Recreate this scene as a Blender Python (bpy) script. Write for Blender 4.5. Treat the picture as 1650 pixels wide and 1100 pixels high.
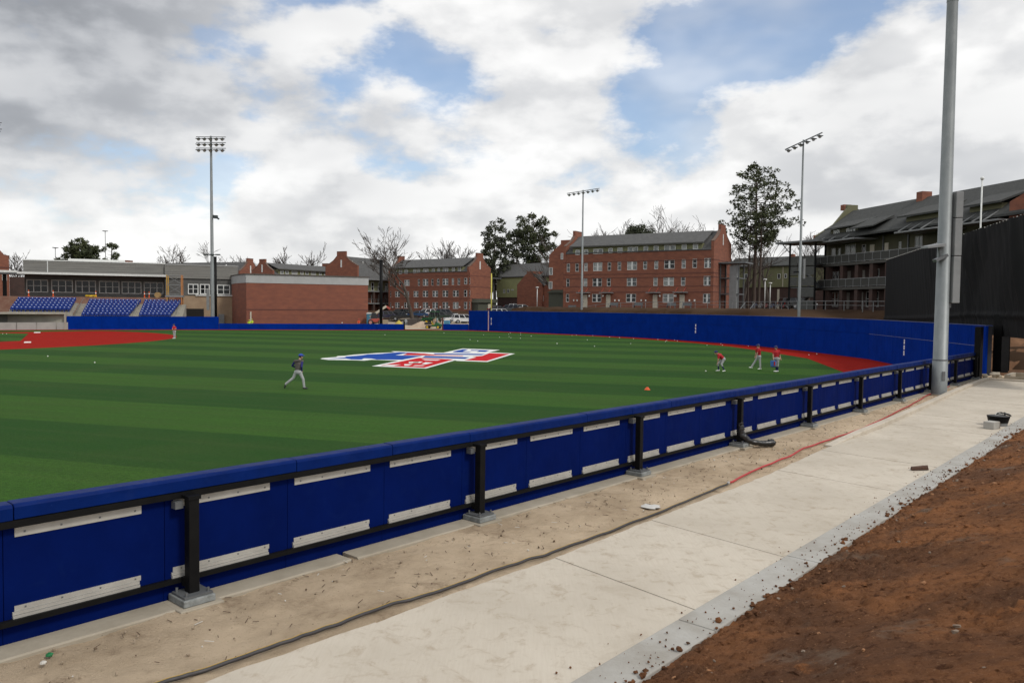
import bpy, bmesh, math, random
import numpy as np
from mathutils import Vector, Matrix, noise as mnoise

for o in list(bpy.data.objects):
    bpy.data.objects.remove(o)
SC = bpy.context.scene
COL = SC.collection
R_ = math.radians

# ------------------------------------------------------------------ camera
F_PX, CXP, CYP, EYE = 1240.0, 825.0, 550.0, 4.4      # focal length in photo pixels, image centre, eye height
PITCH, ROLL = math.atan(58.0 / F_PX), 0.0085
CAM_R = Matrix.Rotation(math.pi / 2 - PITCH, 3, 'X') @ Matrix.Rotation(ROLL, 3, 'Z')
cam = bpy.data.cameras.new('camera')
cam.sensor_width = 36.0
cam.lens = F_PX / 1650.0 * 36.0
cam.clip_start, cam.clip_end = 0.1, 20000.0
camo = bpy.data.objects.new('camera', cam)
camo.matrix_world = Matrix.Translation((0, 0, EYE)) @ CAM_R.to_4x4()
COL.objects.link(camo)
SC.camera = camo

# ------------------------------------------------------------------ sky, sun, exposure
SUN_EL, SUN_AZ = R_(46), R_(128)          # azimuth clockwise from +Y (the viewing direction)
SUN_DIR = Vector((math.sin(SUN_AZ) * math.cos(SUN_EL), math.cos(SUN_AZ) * math.cos(SUN_EL), math.sin(SUN_EL)))
world = bpy.data.worlds.new('World')
SC.world = world
world.use_nodes = True
wt = world.node_tree
wt.nodes.clear()


def wn(t, **kw):
    n = wt.nodes.new(t)
    for k, v in kw.items():
        setattr(n, k, v)
    return n


def wsock(n, i, v):
    if isinstance(v, bpy.types.NodeSocket):
        wt.links.new(v, n.inputs[i])
    else:
        n.inputs[i].default_value = v


def wm(op, a, b=0.0, c=0.0, clamp=False):
    n = wn('ShaderNodeMath', operation=op)
    n.use_clamp = clamp
    wsock(n, 0, a); wsock(n, 1, b)
    if op in ('MULTIPLY_ADD', 'SMOOTH_MIN'):
        wsock(n, 2, c)
    return n.outputs[0]


def wstep(v, lo, hi):
    n = wn('ShaderNodeMapRange', interpolation_type='SMOOTHSTEP')
    n.clamp = True
    wsock(n, 0, v); wsock(n, 1, lo); wsock(n, 2, hi); wsock(n, 3, 0.0); wsock(n, 4, 1.0)
    return n.outputs[0]


def px_dir(px, py):
    return (CAM_R @ Vector(((px - CXP) / F_PX, -(py - CYP) / F_PX, -1.0))).normalized()


tc = wn('ShaderNodeTexCoord')
DIR = tc.outputs['Generated']


def wnoise(scale, detail, rough, offset=(0, 0, 0), squash=2.4, distort=0.0):
    mp = wn('ShaderNodeMapping')
    mp.inputs['Location'].default_value = offset
    mp.inputs['Scale'].default_value = (1, 1, squash)
    wt.links.new(DIR, mp.inputs['Vector'])
    nz = wn('ShaderNodeTexNoise')
    nz.inputs['Scale'].default_value = scale
    nz.inputs['Detail'].default_value = detail
    nz.inputs['Roughness'].default_value = rough
    nz.inputs['Distortion'].default_value = distort
    wt.links.new(mp.outputs[0], nz.inputs['Vector'])
    return nz.outputs[0]


_sq = wn('ShaderNodeVectorMath', operation='MULTIPLY')
wt.links.new(DIR, _sq.inputs[0]); _sq.inputs[1].default_value = (1, 1, 1.7)


def blob(px, py, r, amp):
    """a soft lump of more (or less) cloud in one direction of the sky"""
    d = px_dir(px, py)
    vd = wn('ShaderNodeVectorMath', operation='DISTANCE')
    wt.links.new(_sq.outputs[0], vd.inputs[0]); vd.inputs[1].default_value = (d.x, d.y, d.z * 1.7)
    n = wn('ShaderNodeMapRange', interpolation_type='SMOOTHSTEP')
    wt.links.new(vd.outputs['Value'], n.inputs[0])
    for i, v in enumerate((r, 0.0, 0.0, amp)): n.inputs[i + 1].default_value = v
    return n.outputs[0]


def wsum(lst):
    out = lst[0]
    for b in lst[1:]:
        out = wm('ADD', out, b)
    return out


COVER = [blob(1120, 90, .17, -.27), blob(1050, 180, .13, -.20), blob(1230, 90, .13, -.17), blob(1400, 0, .17, -.22), blob(655, 80, .09, -.19), blob(560, 128, .10, -.17), blob(735, 135, .11, -.20),
         blob(330, 88, .10, -.13), blob(1110, 235, .09, -.15), blob(390, 275, .07, -.14), blob(110, 345, .07, -.12), blob(1475, 165, .06, -.20),
         blob(910, 30, .20, .10), blob(1420, 115, .14, .24), blob(1600, 110, .16, .20), blob(180, 60, .26, .10), blob(870, 190, .13, .30), blob(1330, 250, .18, .30)]
BIAS = wsum(COVER)
OFF = (3.1, 1.7, 0.6)
n_big = wnoise(6.6, 6.0, .57, OFF, 1.9)
n_up = wnoise(6.6, 3.0, .55, (OFF[0], OFF[1], OFF[2] + .06), 1.9)
sepd = wn('ShaderNodeSeparateXYZ'); wt.links.new(DIR, sepd.inputs[0])
lowbias = wm('MULTIPLY', wstep(sepd.outputs['Z'], .22, .0), .16)     # more cloud stacked up towards the horizon
dens = wsum([n_big, BIAS, lowbias, .105])
mask = wstep(dens, .385, .60)
edge = wm('SUBTRACT', n_big, n_up)                         # brighter where the cloud thins out above
lit = wstep(edge, -.14, .12)
n_soft = wnoise(5.5, 3.0, .5, (7.0, 2.0, 9.0), 2.4)
soft = wstep(n_soft, .34, .66)
DARK = wsum([blob(0, 0, .40, .40), blob(260, 20, .24, .10), blob(30, 215, .13, .10), blob(190, 268, .11, .13), blob(300, 300, .06, .08), blob(560, 298, .05, .09),
             blob(540, 230, .20, .07), blob(1420, 170, .11, .12), blob(1590, 205, .16, .12), blob(1380, 330, .2, .07)])
bright = wsum([.665, wm('MULTIPLY', lit, .20), wm('MULTIPLY', soft, .12)])
bright = wm('SUBTRACT', bright, DARK)
bright = wm('MAXIMUM', bright, .14)
bright = wm('MINIMUM', bright, 1.0)
veil = wm('MULTIPLY_ADD', soft, .34, .14)
mask = wm('MAXIMUM', mask, veil)
cr = wn('ShaderNodeMix', data_type='RGBA')
wt.links.new(wstep(bright, .25, .95), cr.inputs['Factor'])
cr.inputs[6].default_value = (.93, .965, 1.03, 1)
cr.inputs[7].default_value = (1.0, .995, .985, 1)
vsc = wn('ShaderNodeVectorMath', operation='SCALE')
wt.links.new(cr.outputs[2], vsc.inputs[0]); wt.links.new(bright, vsc.inputs['Scale'])
sky = wn('ShaderNodeTexSky', sky_type='NISHITA')
sky.sun_disc = False
sky.sun_elevation = SUN_EL
sky.sun_rotation = SUN_AZ
sky.air_density, sky.dust_density, sky.ozone_density = 1.0, 1.2, 2.0
bg_s = wn('ShaderNodeBackground'); bg_s.inputs['Strength'].default_value = 0.15
bg_c = wn('ShaderNodeBackground'); bg_c.inputs['Strength'].default_value = 1.0
wt.links.new(sky.outputs[0], bg_s.inputs['Color'])
wt.links.new(vsc.outputs[0], bg_c.inputs['Color'])
mxs = wn('ShaderNodeMixShader')
wt.links.new(wm('MULTIPLY', mask, .97), mxs.inputs[0])
wt.links.new(bg_s.outputs[0], mxs.inputs[1]); wt.links.new(bg_c.outputs[0], mxs.inputs[2])
world.cycles.sampling_method = 'MANUAL'
world.cycles.sample_map_resolution = 512
wo = wn('ShaderNodeOutputWorld')
wt.links.new(mxs.outputs[0], wo.inputs['Surface'])

sun = bpy.data.lights.new('sun', 'SUN')
sun.energy, sun.angle, sun.color = 1.5, R_(10), (1.0, .955, .89)
suno = bpy.data.objects.new('sun', sun)
suno.rotation_euler = (-SUN_DIR).to_track_quat('-Z', 'Y').to_euler()
suno.location = (0, 0, 80)
COL.objects.link(suno)

SC.view_settings.view_transform = 'Standard'
SC.view_settings.look = 'None'
SC.view_settings.exposure = 0.10
SC.view_settings.gamma = 1.0
SC.view_settings.use_curve_mapping = False
SC.cycles.max_bounces = 6
SC.cycles.use_denoising = True

# ------------------------------------------------------------------ helpers
def ray(px, py):
    return CAM_R @ Vector(((px - CXP) / F_PX, -(py - CYP) / F_PX, -1.0))


def at_y(px, py, Y):
    d = ray(px, py)
    return Vector((0, 0, EYE)) + d * (Y / d.y)


def at_z(px, py, z=0.0):
    d = ray(px, py)
    return Vector((0, 0, EYE)) + d * ((z - EYE) / d.z)


class MB:
    """collects polygons; build() links them as one mesh object"""
    def __init__(s):
        s.v, s.f, s.m = [], [], []

    def add(s, vs, fs, mi=0):
        b = len(s.v)
        s.v += [tuple(p) for p in vs]
        s.f += [tuple(i + b for i in f) for f in fs]
        s.m += [mi] * len(fs)
        return s

    def box(s, x0, y0, z0, x1, y1, z1, mi=0):
        if x0 > x1: x0, x1 = x1, x0
        if y0 > y1: y0, y1 = y1, y0
        if z0 > z1: z0, z1 = z1, z0
        return s.add([(x0, y0, z0), (x1, y0, z0), (x1, y1, z0), (x0, y1, z0), (x0, y0, z1), (x1, y0, z1), (x1, y1, z1), (x0, y1, z1)],
                     [(0, 3, 2, 1), (4, 5, 6, 7), (0, 1, 5, 4), (1, 2, 6, 5), (2, 3, 7, 6), (3, 0, 4, 7)], mi)

    def bar(s, p, q, w, h=None, mi=0, up=(0, 0, 1)):
        p, q = Vector(p), Vector(q)
        h = w if h is None else h
        d = (q - p).normalized()
        u = Vector(up)
        if abs(d.dot(u)) > .98: u = Vector((1, 0, 0))
        a = d.cross(u).normalized() * (w / 2)
        b = a.cross(d).normalized() * (h / 2)
        vs = [p - a - b, p + a - b, p + a + b, p - a + b, q - a - b, q + a - b, q + a + b, q - a + b]
        return s.add(vs, [(0, 1, 2, 3), (7, 6, 5, 4), (0, 4, 5, 1), (1, 5, 6, 2), (2, 6, 7, 3), (3, 7, 4, 0)], mi)

    def tube(s, pts, rad, n=8, mi=0, cap=True, sx=1.0):
        pts = [Vector(p) for p in pts]
        if not hasattr(rad, '__len__'): rad = [rad] * len(pts)
        vs, fs = [], []
        ref = None
        for i, p in enumerate(pts):
            d = (pts[min(i + 1, len(pts) - 1)] - pts[max(i - 1, 0)]).normalized()
            if ref is None:
                ref = d.orthogonal().normalized()
            a = (ref - d * ref.dot(d))
            a = a.normalized() if a.length > 1e-6 else d.orthogonal().normalized()
            ref = a
            b = d.cross(a)
            for k in range(n):
                t = 2 * math.pi * k / n
                vs.append(p + (a * math.cos(t) * sx + b * math.sin(t)) * rad[i])
        for i in range(len(pts) - 1):
            for k in range(n):
                k2 = (k + 1) % n
                fs.append((i * n + k, i * n + k2, (i + 1) * n + k2, (i + 1) * n + k))
        if cap:
            fs.append(tuple(range(n - 1, -1, -1)))
            fs.append(tuple((len(pts) - 1) * n + k for k in range(n)))
        return s.add(vs, fs, mi)

    def prism(s, poly, z0, z1, mi=0, top=None):
        n = len(poly)
        vs = [(x, y, z0) for x, y in poly] + [(x, y, z1) for x, y in (top or poly)]
        fs = [tuple(range(n - 1, -1, -1)), tuple(range(n, 2 * n))] + [(i, (i + 1) % n, n + (i + 1) % n, n + i) for i in range(n)]
        return s.add(vs, fs, mi)

    def extr(s, poly, axis, a0, a1, mi=0):
        """extrude a 2D polygon along axis: 'x' -> (y,z) profile, 'y' -> (x,z) profile"""
        n = len(poly)
        if axis == 'x':
            vs = [(a0, p, q) for p, q in poly] + [(a1, p, q) for p, q in poly]
        else:
            vs = [(p, a0, q) for p, q in poly] + [(p, a1, q) for p, q in poly]
        fs = [tuple(range(n - 1, -1, -1)), tuple(range(n, 2 * n))] + [(i, (i + 1) % n, n + (i + 1) % n, n + i) for i in range(n)]
        return s.add(vs, fs, mi)

    def quad(s, a, b, c, d, mi=0):
        return s.add([a, b, c, d], [(0, 1, 2, 3)], mi)

    def lump(s, c, r, seed=0, mi=0, sz=1.0, n=5, m=8, jit=.25):
        rnd = random.Random(seed)
        vs = [(c[0], c[1], c[2] - r * sz)]
        for i in range(1, n):
            th = math.pi * i / n - math.pi / 2
            for k in range(m):
                ph = 2 * math.pi * k / m
                q = r * (1 + rnd.uniform(-jit, jit))
                vs.append((c[0] + q * math.cos(th) * math.cos(ph), c[1] + q * math.cos(th) * math.sin(ph), c[2] + q * math.sin(th) * sz))
        vs.append((c[0], c[1], c[2] + r * sz))
        fs = [(0, 1 + (k + 1) % m, 1 + k) for k in range(m)]
        for i in range(n - 2):
            for k in range(m):
                fs.append((1 + i * m + k, 1 + i * m + (k + 1) % m, 1 + (i + 1) * m + (k + 1) % m, 1 + (i + 1) * m + k))
        L = len(vs) - 1
        b = 1 + (n - 2) * m
        fs += [(L, b + k, b + (k + 1) % m) for k in range(m)]
        return s.add(vs, fs, mi)

    def mesh(s, name, mats, smooth=False):
        me = bpy.data.meshes.new(name)
        me.from_pydata(s.v, [], s.f)
        for m in (mats if isinstance(mats, (list, tuple)) else [mats]):
            me.materials.append(m)
        if any(s.m): me.polygons.foreach_set('material_index', s.m)
        me.validate()
        bm = bmesh.new(); bm.from_mesh(me)
        if len(bm.faces) < 60000:
            bmesh.ops.recalc_face_normals(bm, faces=bm.faces)
        bm.to_mesh(me); bm.free()
        if smooth:
            me.polygons.foreach_set('use_smooth', [True] * len(me.polygons))
        me.update()
        return me

    def build(s, name, mats, parent=None, smooth=False, bevel=0.0, loc=None):
        o = bpy.data.objects.new(name, s.mesh(name, mats, smooth))
        COL.objects.link(o)
        o.parent = parent
        if loc is not None: o.location = loc
        if bevel:
            md = o.modifiers.new('bevel', 'BEVEL'); md.width = bevel; md.segments = 2; md.limit_method = 'ANGLE'
        return o


def tag(o, label=None, cat=None, group=None, kind=None):
    if label: o['label'] = label
    if cat: o['category'] = cat
    if group: o['group'] = group
    if kind: o['kind'] = kind
    return o


def thing(name, label, cat, loc=(0, 0, 0), rz=0.0, group=None, mat=None):
    o = bpy.data.objects.new(name, None)
    o.empty_display_size = .3
    if mat is not None: o.matrix_world = mat
    else:
        o.location = loc; o.rotation_euler = (0, 0, rz)
    COL.objects.link(o)
    return tag(o, label, cat, group)


def copy_obj(o, parent=None, name=None):
    c = o.copy()
    COL.objects.link(c)
    c.parent = parent
    return c


def copy_tree(o, parent=None):
    c = copy_obj(o, parent)
    for ch in o.children:
        copy_tree(ch, c)
    return c


# ------------------------------------------------------------------ materials
MATS = {}


def mat(name, c, rough=.7, c2=None, scale=4.0, metal=0.0, bump=0.0, bscale=None, detail=6.0, lo=.35, hi=.65, stretch=(1, 1, 1), spec=.5, island=0.0, coat=0.0, alpha=None, coords='obj', distort=0.0):
    if name in MATS: return MATS[name]
    m = bpy.data.materials.new(name)
    m.use_nodes = True
    nt = m.node_tree
    b = nt.nodes['Principled BSDF']
    b.inputs['Roughness'].default_value = rough
    b.inputs['Metallic'].default_value = metal
    b.inputs['Specular IOR Level'].default_value = spec
    if coat: b.inputs['Coat Weight'].default_value = coat
    b.inputs['Base Color'].default_value = (*c, 1)
    t = nt.nodes.new('ShaderNodeTexCoord')
    mp = nt.nodes.new('ShaderNodeMapping'); mp.inputs['Scale'].default_value = stretch
    if coords == 'obj': nt.links.new(t.outputs['Object'], mp.inputs[0])
    else:
        g0 = nt.nodes.new('ShaderNodeNewGeometry'); nt.links.new(g0.outputs['Position'], mp.inputs[0])
    out = None
    if c2 is not None:
        nz = nt.nodes.new('ShaderNodeTexNoise'); nz.inputs['Scale'].default_value = scale; nz.inputs['Detail'].default_value = detail
        nz.inputs['Roughness'].default_value = .62; nz.inputs['Distortion'].default_value = distort
        nt.links.new(mp.outputs[0], nz.inputs['Vector'])
        rp = nt.nodes.new('ShaderNodeMapRange'); rp.inputs[1].default_value = lo; rp.inputs[2].default_value = hi
        nt.links.new(nz.outputs[0], rp.inputs[0])
        mx = nt.nodes.new('ShaderNodeMix'); mx.data_type = 'RGBA'
        nt.links.new(rp.outputs[0], mx.inputs[0]); mx.inputs[6].default_value = (*c, 1); mx.inputs[7].default_value = (*c2, 1)
        out = mx.outputs[2]
    if island:
        g = nt.nodes.new('ShaderNodeNewGeometry')
        mr = nt.nodes.new('ShaderNodeMapRange'); mr.inputs[3].default_value = 1 - island; mr.inputs[4].default_value = 1 + island
        nt.links.new(g.outputs['Random Per Island'], mr.inputs[0])
        vs = nt.nodes.new('ShaderNodeVectorMath'); vs.operation = 'SCALE'
        if out is not None: nt.links.new(out, vs.inputs[0])
        else: vs.inputs[0].default_value = c
        nt.links.new(mr.outputs[0], vs.inputs['Scale'])
        out = vs.outputs[0]
    if out is not None: nt.links.new(out, b.inputs['Base Color'])
    if bump:
        n2 = nt.nodes.new('ShaderNodeTexNoise'); n2.inputs['Scale'].default_value = bscale or scale * 4; n2.inputs['Detail'].default_value = 8
        nt.links.new(mp.outputs[0], n2.inputs['Vector'])
        bp = nt.nodes.new('ShaderNodeBump'); bp.inputs['Strength'].default_value = bump; bp.inputs['Distance'].default_value = .03
        nt.links.new(n2.outputs[0], bp.inputs['Height']); nt.links.new(bp.outputs[0], b.inputs['Normal'])
    MATS[name] = m
    return m


def mnodes(m):
    return m.node_tree, m.node_tree.nodes['Principled BSDF']


brick = mat('brick', (.275, .104, .060), .95, (.17, .066, .045), .9, lo=.3, hi=.7, stretch=(1, 1, 2.5), bump=.15, bscale=12)
brick_new = mat('brick_new', (.262, .094, .056), .95, (.175, .066, .047), .55, lo=.3, hi=.72, stretch=(1, 1, 3.0), bump=.15, bscale=12)
brick_dark = mat('brick_dark', (.075, .042, .034), .9, (.05, .03, .025), 1.2)  # brick darkened for the shadow over the right-hand dormitory; other walls share it
course = mat('course', (.12, .045, .035), .85)
shingle = mat('shingle', (.105, .105, .103), .95, (.062, .062, .061), 1.6, lo=.3, hi=.7, stretch=(1, 1, 2), bump=.3, bscale=8)
shingle_dark = mat('shingle_dark', (.062, .064, .06), .92, (.03, .032, .031), 2.6, lo=.25, hi=.75, bump=.4, bscale=9)
green_side = mat('green_siding', (.20, .205, .10), .7, (.155, .16, .08), 1.2)
olive_side = mat('olive_siding', (.088, .085, .046), .8, (.066, .064, .036), 1.0)
white_p = mat('white_paint', (.72, .73, .70), .5, (.60, .61, .59), 3)
cream_p = mat('cream_paint', (.55, .50, .40), .55, (.47, .43, .34), 3)
grey_p = mat('grey_paint', (.235, .243, .243), .6, (.19, .197, .197), 2)
grey_siding = mat('grey_siding', (.20, .195, .175), .65, (.155, .15, .138), .8, stretch=(.3, .3, 3))
dark_siding = mat('dark_siding', (.10, .098, .092), .7, (.075, .074, .07), 1.0)
tan_p = mat('tan_stucco', (.37, .27, .175), .9, (.30, .21, .135), .5)
band_p = mat('grey_band', (.42, .425, .42), .55, (.36, .365, .36), .6)
glass_d = mat('glass_dark', (.008, .009, .010), .06, spec=.35)
glass_l = mat('glass_blind', (.30, .315, .30), .15, (.12, .135, .135), .5, lo=.42, hi=.6, spec=.5)
glass_m = mat('glass_mid', (.13, .145, .145), .1, (.02, .024, .026), .9, lo=.42, hi=.58, spec=.5)
black_m = mat('black_steel', (.006, .006, .0065), .5, (.009, .009, .009), 6, spec=.10)
steel = mat('galvanised', (.25, .268, .268), .5, (.195, .212, .214), 2.2, metal=.3, stretch=(1, 1, .5), bump=.05)
steel_d = mat('steel_dark', (.17, .18, .185), .5, (.12, .125, .13), 3, metal=.4)
lampg = mat('lamp_housing', (.045, .06, .06), .45, (.03, .04, .04), 5)
alu = mat('aluminium', (.47, .46, .425), .45, (.39, .38, .35), 4, metal=.25, bump=.03)
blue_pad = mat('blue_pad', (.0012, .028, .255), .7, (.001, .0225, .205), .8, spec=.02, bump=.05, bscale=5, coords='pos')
blue_near = mat('blue_pad_near', (.0011, .0085, .088), .7, (.0009, .0065, .068), 1.1, spec=.03, bump=.04, bscale=6, coords='pos')  # darker copy of the pad blue, shade on the near fence put into the colour
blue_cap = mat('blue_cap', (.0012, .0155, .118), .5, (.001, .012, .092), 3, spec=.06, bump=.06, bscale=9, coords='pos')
seat_blue = mat('seat_blue', (.003, .026, .20), .35, spec=.35)
concrete = mat('concrete', (.385, .34, .268), .95, (.30, .262, .20), 1.6, bump=.2, bscale=18, coords='pos')
concrete_l = mat('concrete_stand', (.38, .36, .30), .9, (.30, .28, .24), .7)
wood = mat('wood', (.09, .04, .022), .85, (.05, .024, .014), 12, stretch=(6, 1, 1))
red_c = mat('red_track', (.31, .014, .007), 1.0, (.22, .010, .006), .8, lo=.25, hi=.75, bump=.25, bscale=60, coords='pos', spec=.05)
rubber = mat('rubber', (.02, .02, .02), .8)
orange_p = mat('orange_plastic', (.65, .09, .01), .5)
yellow_p = mat('yellow_plastic', (.62, .42, .02), .5)
white_b = mat('ball_white', (.82, .82, .78), .6)
plastic_bk = mat('black_plastic_sheet', (.014, .014, .015), .32, spec=.6, bump=.5, bscale=10)
bark = mat('bark', (.085, .066, .052), .95, (.05, .04, .033), 2.5, stretch=(1, 1, .3))
bark_p = mat('bark_pine', (.085, .06, .045), .95, (.05, .037, .03), 2.5, stretch=(1, 1, .3))
needle = mat('needles', (.070, .082, .026), .7, (.034, .046, .017), .35, island=.35)
needle_d = mat('needles_dark', (.058, .068, .030), .75, (.026, .034, .017), .35, island=.35)


def vinyl(m, scuff, amount, vert=True):
    """wrinkles, pale scuffs and dust on a padded vinyl cover"""
    nt, b = mnodes(m)
    src = b.inputs['Base Color'].links[0].from_socket
    g = nt.nodes.new('ShaderNodeNewGeometry')
    n1 = nt.nodes.new('ShaderNodeTexNoise'); n1.inputs['Scale'].default_value = 2.2; n1.inputs['Detail'].default_value = 9; n1.inputs['Roughness'].default_value = .72; n1.inputs['Distortion'].default_value = 1.2
    nt.links.new(g.outputs['Position'], n1.inputs['Vector'])
    r1 = nt.nodes.new('ShaderNodeMapRange'); r1.inputs[1].default_value = .54; r1.inputs[2].default_value = .80; r1.inputs[4].default_value = amount
    nt.links.new(n1.outputs[0], r1.inputs[0])
    mx = nt.nodes.new('ShaderNodeMix'); mx.data_type = 'RGBA'
    nt.links.new(r1.outputs[0], mx.inputs[0]); nt.links.new(src, mx.inputs[6]); mx.inputs[7].default_value = (*scuff, 1)
    n2 = nt.nodes.new('ShaderNodeTexNoise'); n2.inputs['Scale'].default_value = 16; n2.inputs['Detail'].default_value = 7; n2.inputs['Roughness'].default_value = .7
    nt.links.new(g.outputs['Position'], n2.inputs['Vector'])
    r2 = nt.nodes.new('ShaderNodeMapRange'); r2.inputs[1].default_value = .66; r2.inputs[2].default_value = .76; r2.inputs[4].default_value = min(1, amount * 1.6)
    nt.links.new(n2.outputs[0], r2.inputs[0])
    m2 = nt.nodes.new('ShaderNodeMix'); m2.data_type = 'RGBA'
    nt.links.new(r2.outputs[0], m2.inputs[0]); nt.links.new(mx.outputs[2], m2.inputs[6]); m2.inputs[7].default_value = (*scuff, 1)
    nt.links.new(m2.outputs[2], b.inputs['Base Color'])
    bp = [n for n in nt.nodes if n.type == 'BUMP'][0]
    n3 = nt.nodes.new('ShaderNodeTexNoise'); n3.inputs['Scale'].default_value = 1.6; n3.inputs['Detail'].default_value = 3
    mp = nt.nodes.new('ShaderNodeMapping'); mp.inputs['Scale'].default_value = (1, 1, .35)
    nt.links.new(g.outputs['Position'], mp.inputs[0]); nt.links.new(mp.outputs[0], n3.inputs['Vector'])
    b2 = nt.nodes.new('ShaderNodeBump'); b2.inputs['Strength'].default_value = .5; b2.inputs['Distance'].default_value = .12
    nt.links.new(n3.outputs[0], b2.inputs['Height']); nt.links.new(bp.outputs[0], b2.inputs['Normal']); nt.links.new(b2.outputs[0], b.inputs['Normal'])


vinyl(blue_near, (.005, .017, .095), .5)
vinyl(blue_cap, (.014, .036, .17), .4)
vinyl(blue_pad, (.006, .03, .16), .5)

# ------------------------------------------------------------------ plan of the place (metres; camera at the origin, looking along +Y)
FO = Vector((7.49, 21.82, .8))                                  # a point on the near fence line
FANG = math.atan2(.7501, .6613)
FM = Matrix.Translation(FO) @ Matrix.Rotation(FANG, 4, 'Z') @ Matrix.Rotation(.0072, 4, 'Y')   # fence frame: x along the fence, +y towards the field


def fl(x, y, z=0.0):
    return FM @ Vector((x, y, z))


FMI = FM.inverted()


def fpix(px, py, z=0.0):
    """photo pixel -> fence frame point on the plane z"""
    o = FMI @ Vector((0, 0, EYE)); d = FMI.to_3x3() @ ray(px, py)
    k = (z - o.z) / d.z
    return o + d * k


WALL = [(-7.6, 134.6), (-4.2, 132.0), (3.5, 124.6), (10, 118.6), (16, 111.8), (21.2, 103.6), (25.4, 95), (28.2, 87), (29.9, 78.5), (31, 66.8), (28.1, 45.6)]
FOUL = [(-7.6, 134.6), (-13, 134.3), (-19.2, 134.0), (-50.2, 127.2), (-70.4, 121.4), (-86, 112), (-100, 100)]
fcorner = fl(27.6, .3)
FIELD = [tuple(p) for p in WALL] + [(fcorner.x, fcorner.y)] + [tuple(fl(s, .12)[:2]) for s in (20, 0, -20, -40)] + [(-60, -20), (-130, 20), (-130, 90), (-100, 100)] + FOUL[1:-1][::-1]


def in_poly(X, Y, poly):
    ins = np.zeros(X.shape, bool)
    n = len(poly)
    for i in range(n):
        x1, y1 = poly[i]; x2, y2 = poly[(i + 1) % n]
        c = ((y1 > Y) != (y2 > Y))
        xi = (x2 - x1) * (Y - y1) / ((y2 - y1) if y2 != y1 else 1e-9) + x1
        ins ^= c & (X < xi)
    return ins


def seg_dist(X, Y, pts):
    best = np.full(X.shape, 1e9)
    for (x1, y1), (x2, y2) in zip(pts[:-1], pts[1:]):
        dx, dy = x2 - x1, y2 - y1
        t = np.clip(((X - x1) * dx + (Y - y1) * dy) / (dx * dx + dy * dy), 0, 1)
        best = np.minimum(best, np.hypot(X - x1 - t * dx, Y - y1 - t * dy))
    return best


CTRL = np.array([(-90, 130, .3), (-60, 145, .3), (-45, 132, .05), (-30, 136, .05), (-30, 150, .5), (-20, 137, 0), (-12, 137, 0), (-8, 140, .1), (-15, 143, .15), (-22, 150, .5), (-10, 150, .8),
                 (-20, 165, 1.7), (-5, 165, 2.2), (-32, 200, 2.8), (-10, 183, 2.9), (-20, 190, 2.9), (5, 195, 3.3), (0, 150, 2.4), (4, 160, 3.2), (0, 142, .9),
                 (10, 150, 4.2), (33, 132, 4.2), (22, 140, 4.2), (46, 150, 4.2), (45, 110, 4.2), (43, 100, 4.2), (47, 82, 4.2), (36, 125, 4.2),
                 (37, 60, 2.3), (31, 42, .75), (33, 46, .9), (38, 46, 1.4), (40, 52, 2.0), (45, 60, 3.0), (30, 38, .7), (45, 40, 1.6), (60, 40, 2.5), (60, 70, 3.6),
                 (-100, 200, 3.5), (-60, 200, 3.5), (0, 240, 4.5), (80, 200, 4.5), (-150, 150, 2), (150, 100, 4.2), (120, 30, 3), (-160, 60, .5), (150, -20, 2)])


def terrain_z(X, Y):
    X, Y = np.asarray(X, float), np.asarray(Y, float)
    num = np.zeros(X.shape); den = np.zeros(X.shape)
    for x, y, z in CTRL:
        w = 1.0 / ((X - x) ** 2 + (Y - y) ** 2 + 4.0) ** 1.8
        num += w * z; den += w
    z = num / den
    dw = seg_dist(X, Y, WALL[2:-1])
    bank = 3.0 + 1.25 * np.clip((dw - 1.5) / 5.0, 0, 1)          # earth bank held behind the tall outfield wall
    behind = (dw < 14) & (Y > 66) & ~in_poly(X, Y, FIELD)
    z = np.where(behind, bank * np.clip((14 - dw) / 6, 0, 1) + z * (1 - np.clip((14 - dw) / 6, 0, 1)), z)
    return z


def tz(x, y):
    return float(terrain_z(np.array([x]), np.array([y]))[0])


def grid_mesh(name, X, Y, Z, m, parent=None, smooth=True):
    h, w = X.shape
    me = bpy.data.meshes.new(name)
    co = np.stack([X, Y, Z], -1).reshape(-1, 3)
    idx = np.arange(h * w).reshape(h, w)
    q = np.stack([idx[:-1, :-1], idx[:-1, 1:], idx[1:, 1:], idx[1:, :-1]], -1).reshape(-1, 4)
    me.from_pydata(co.tolist(), [], q.tolist())
    me.materials.append(m)
    if smooth: me.polygons.foreach_set('use_smooth', [True] * len(me.polygons))
    o = bpy.data.objects.new(name, me); COL.objects.link(o); o.parent = parent
    return o


# terrain sheet out to the horizon
earth = mat('earth', (.040, .022, .012), 1.0, (.072, .042, .024), .12, lo=.38, hi=.66, spec=.1, bump=.8, bscale=2.5, coords='pos', detail=10)
ax = np.concatenate([[-6000, -2500, -1000, -450, -250], np.arange(-180, 181, 2.5), [250, 450, 1000, 2500, 6000]])
ay = np.concatenate([[-6000, -2000, -500, -120], np.arange(-60, 281, 2.5), [360, 600, 1200, 3000, 6000]])
GX, GY = np.meshgrid(ax, ay)
GZ = terrain_z(GX, GY)
nearness = np.hypot(GX, GY)
GZ = np.where(nearness > 320, 4.0, GZ)
wob = np.array([mnoise.noise((x * .21, y * .21, 3.0)) for x, y in zip(GX.ravel(), GY.ravel())]).reshape(GX.shape)
GZ = GZ + np.where((GX > 29) & (GX < 75) & (GY > 42) & (GY < 60), wob * 1.2, wob * .05)
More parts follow.
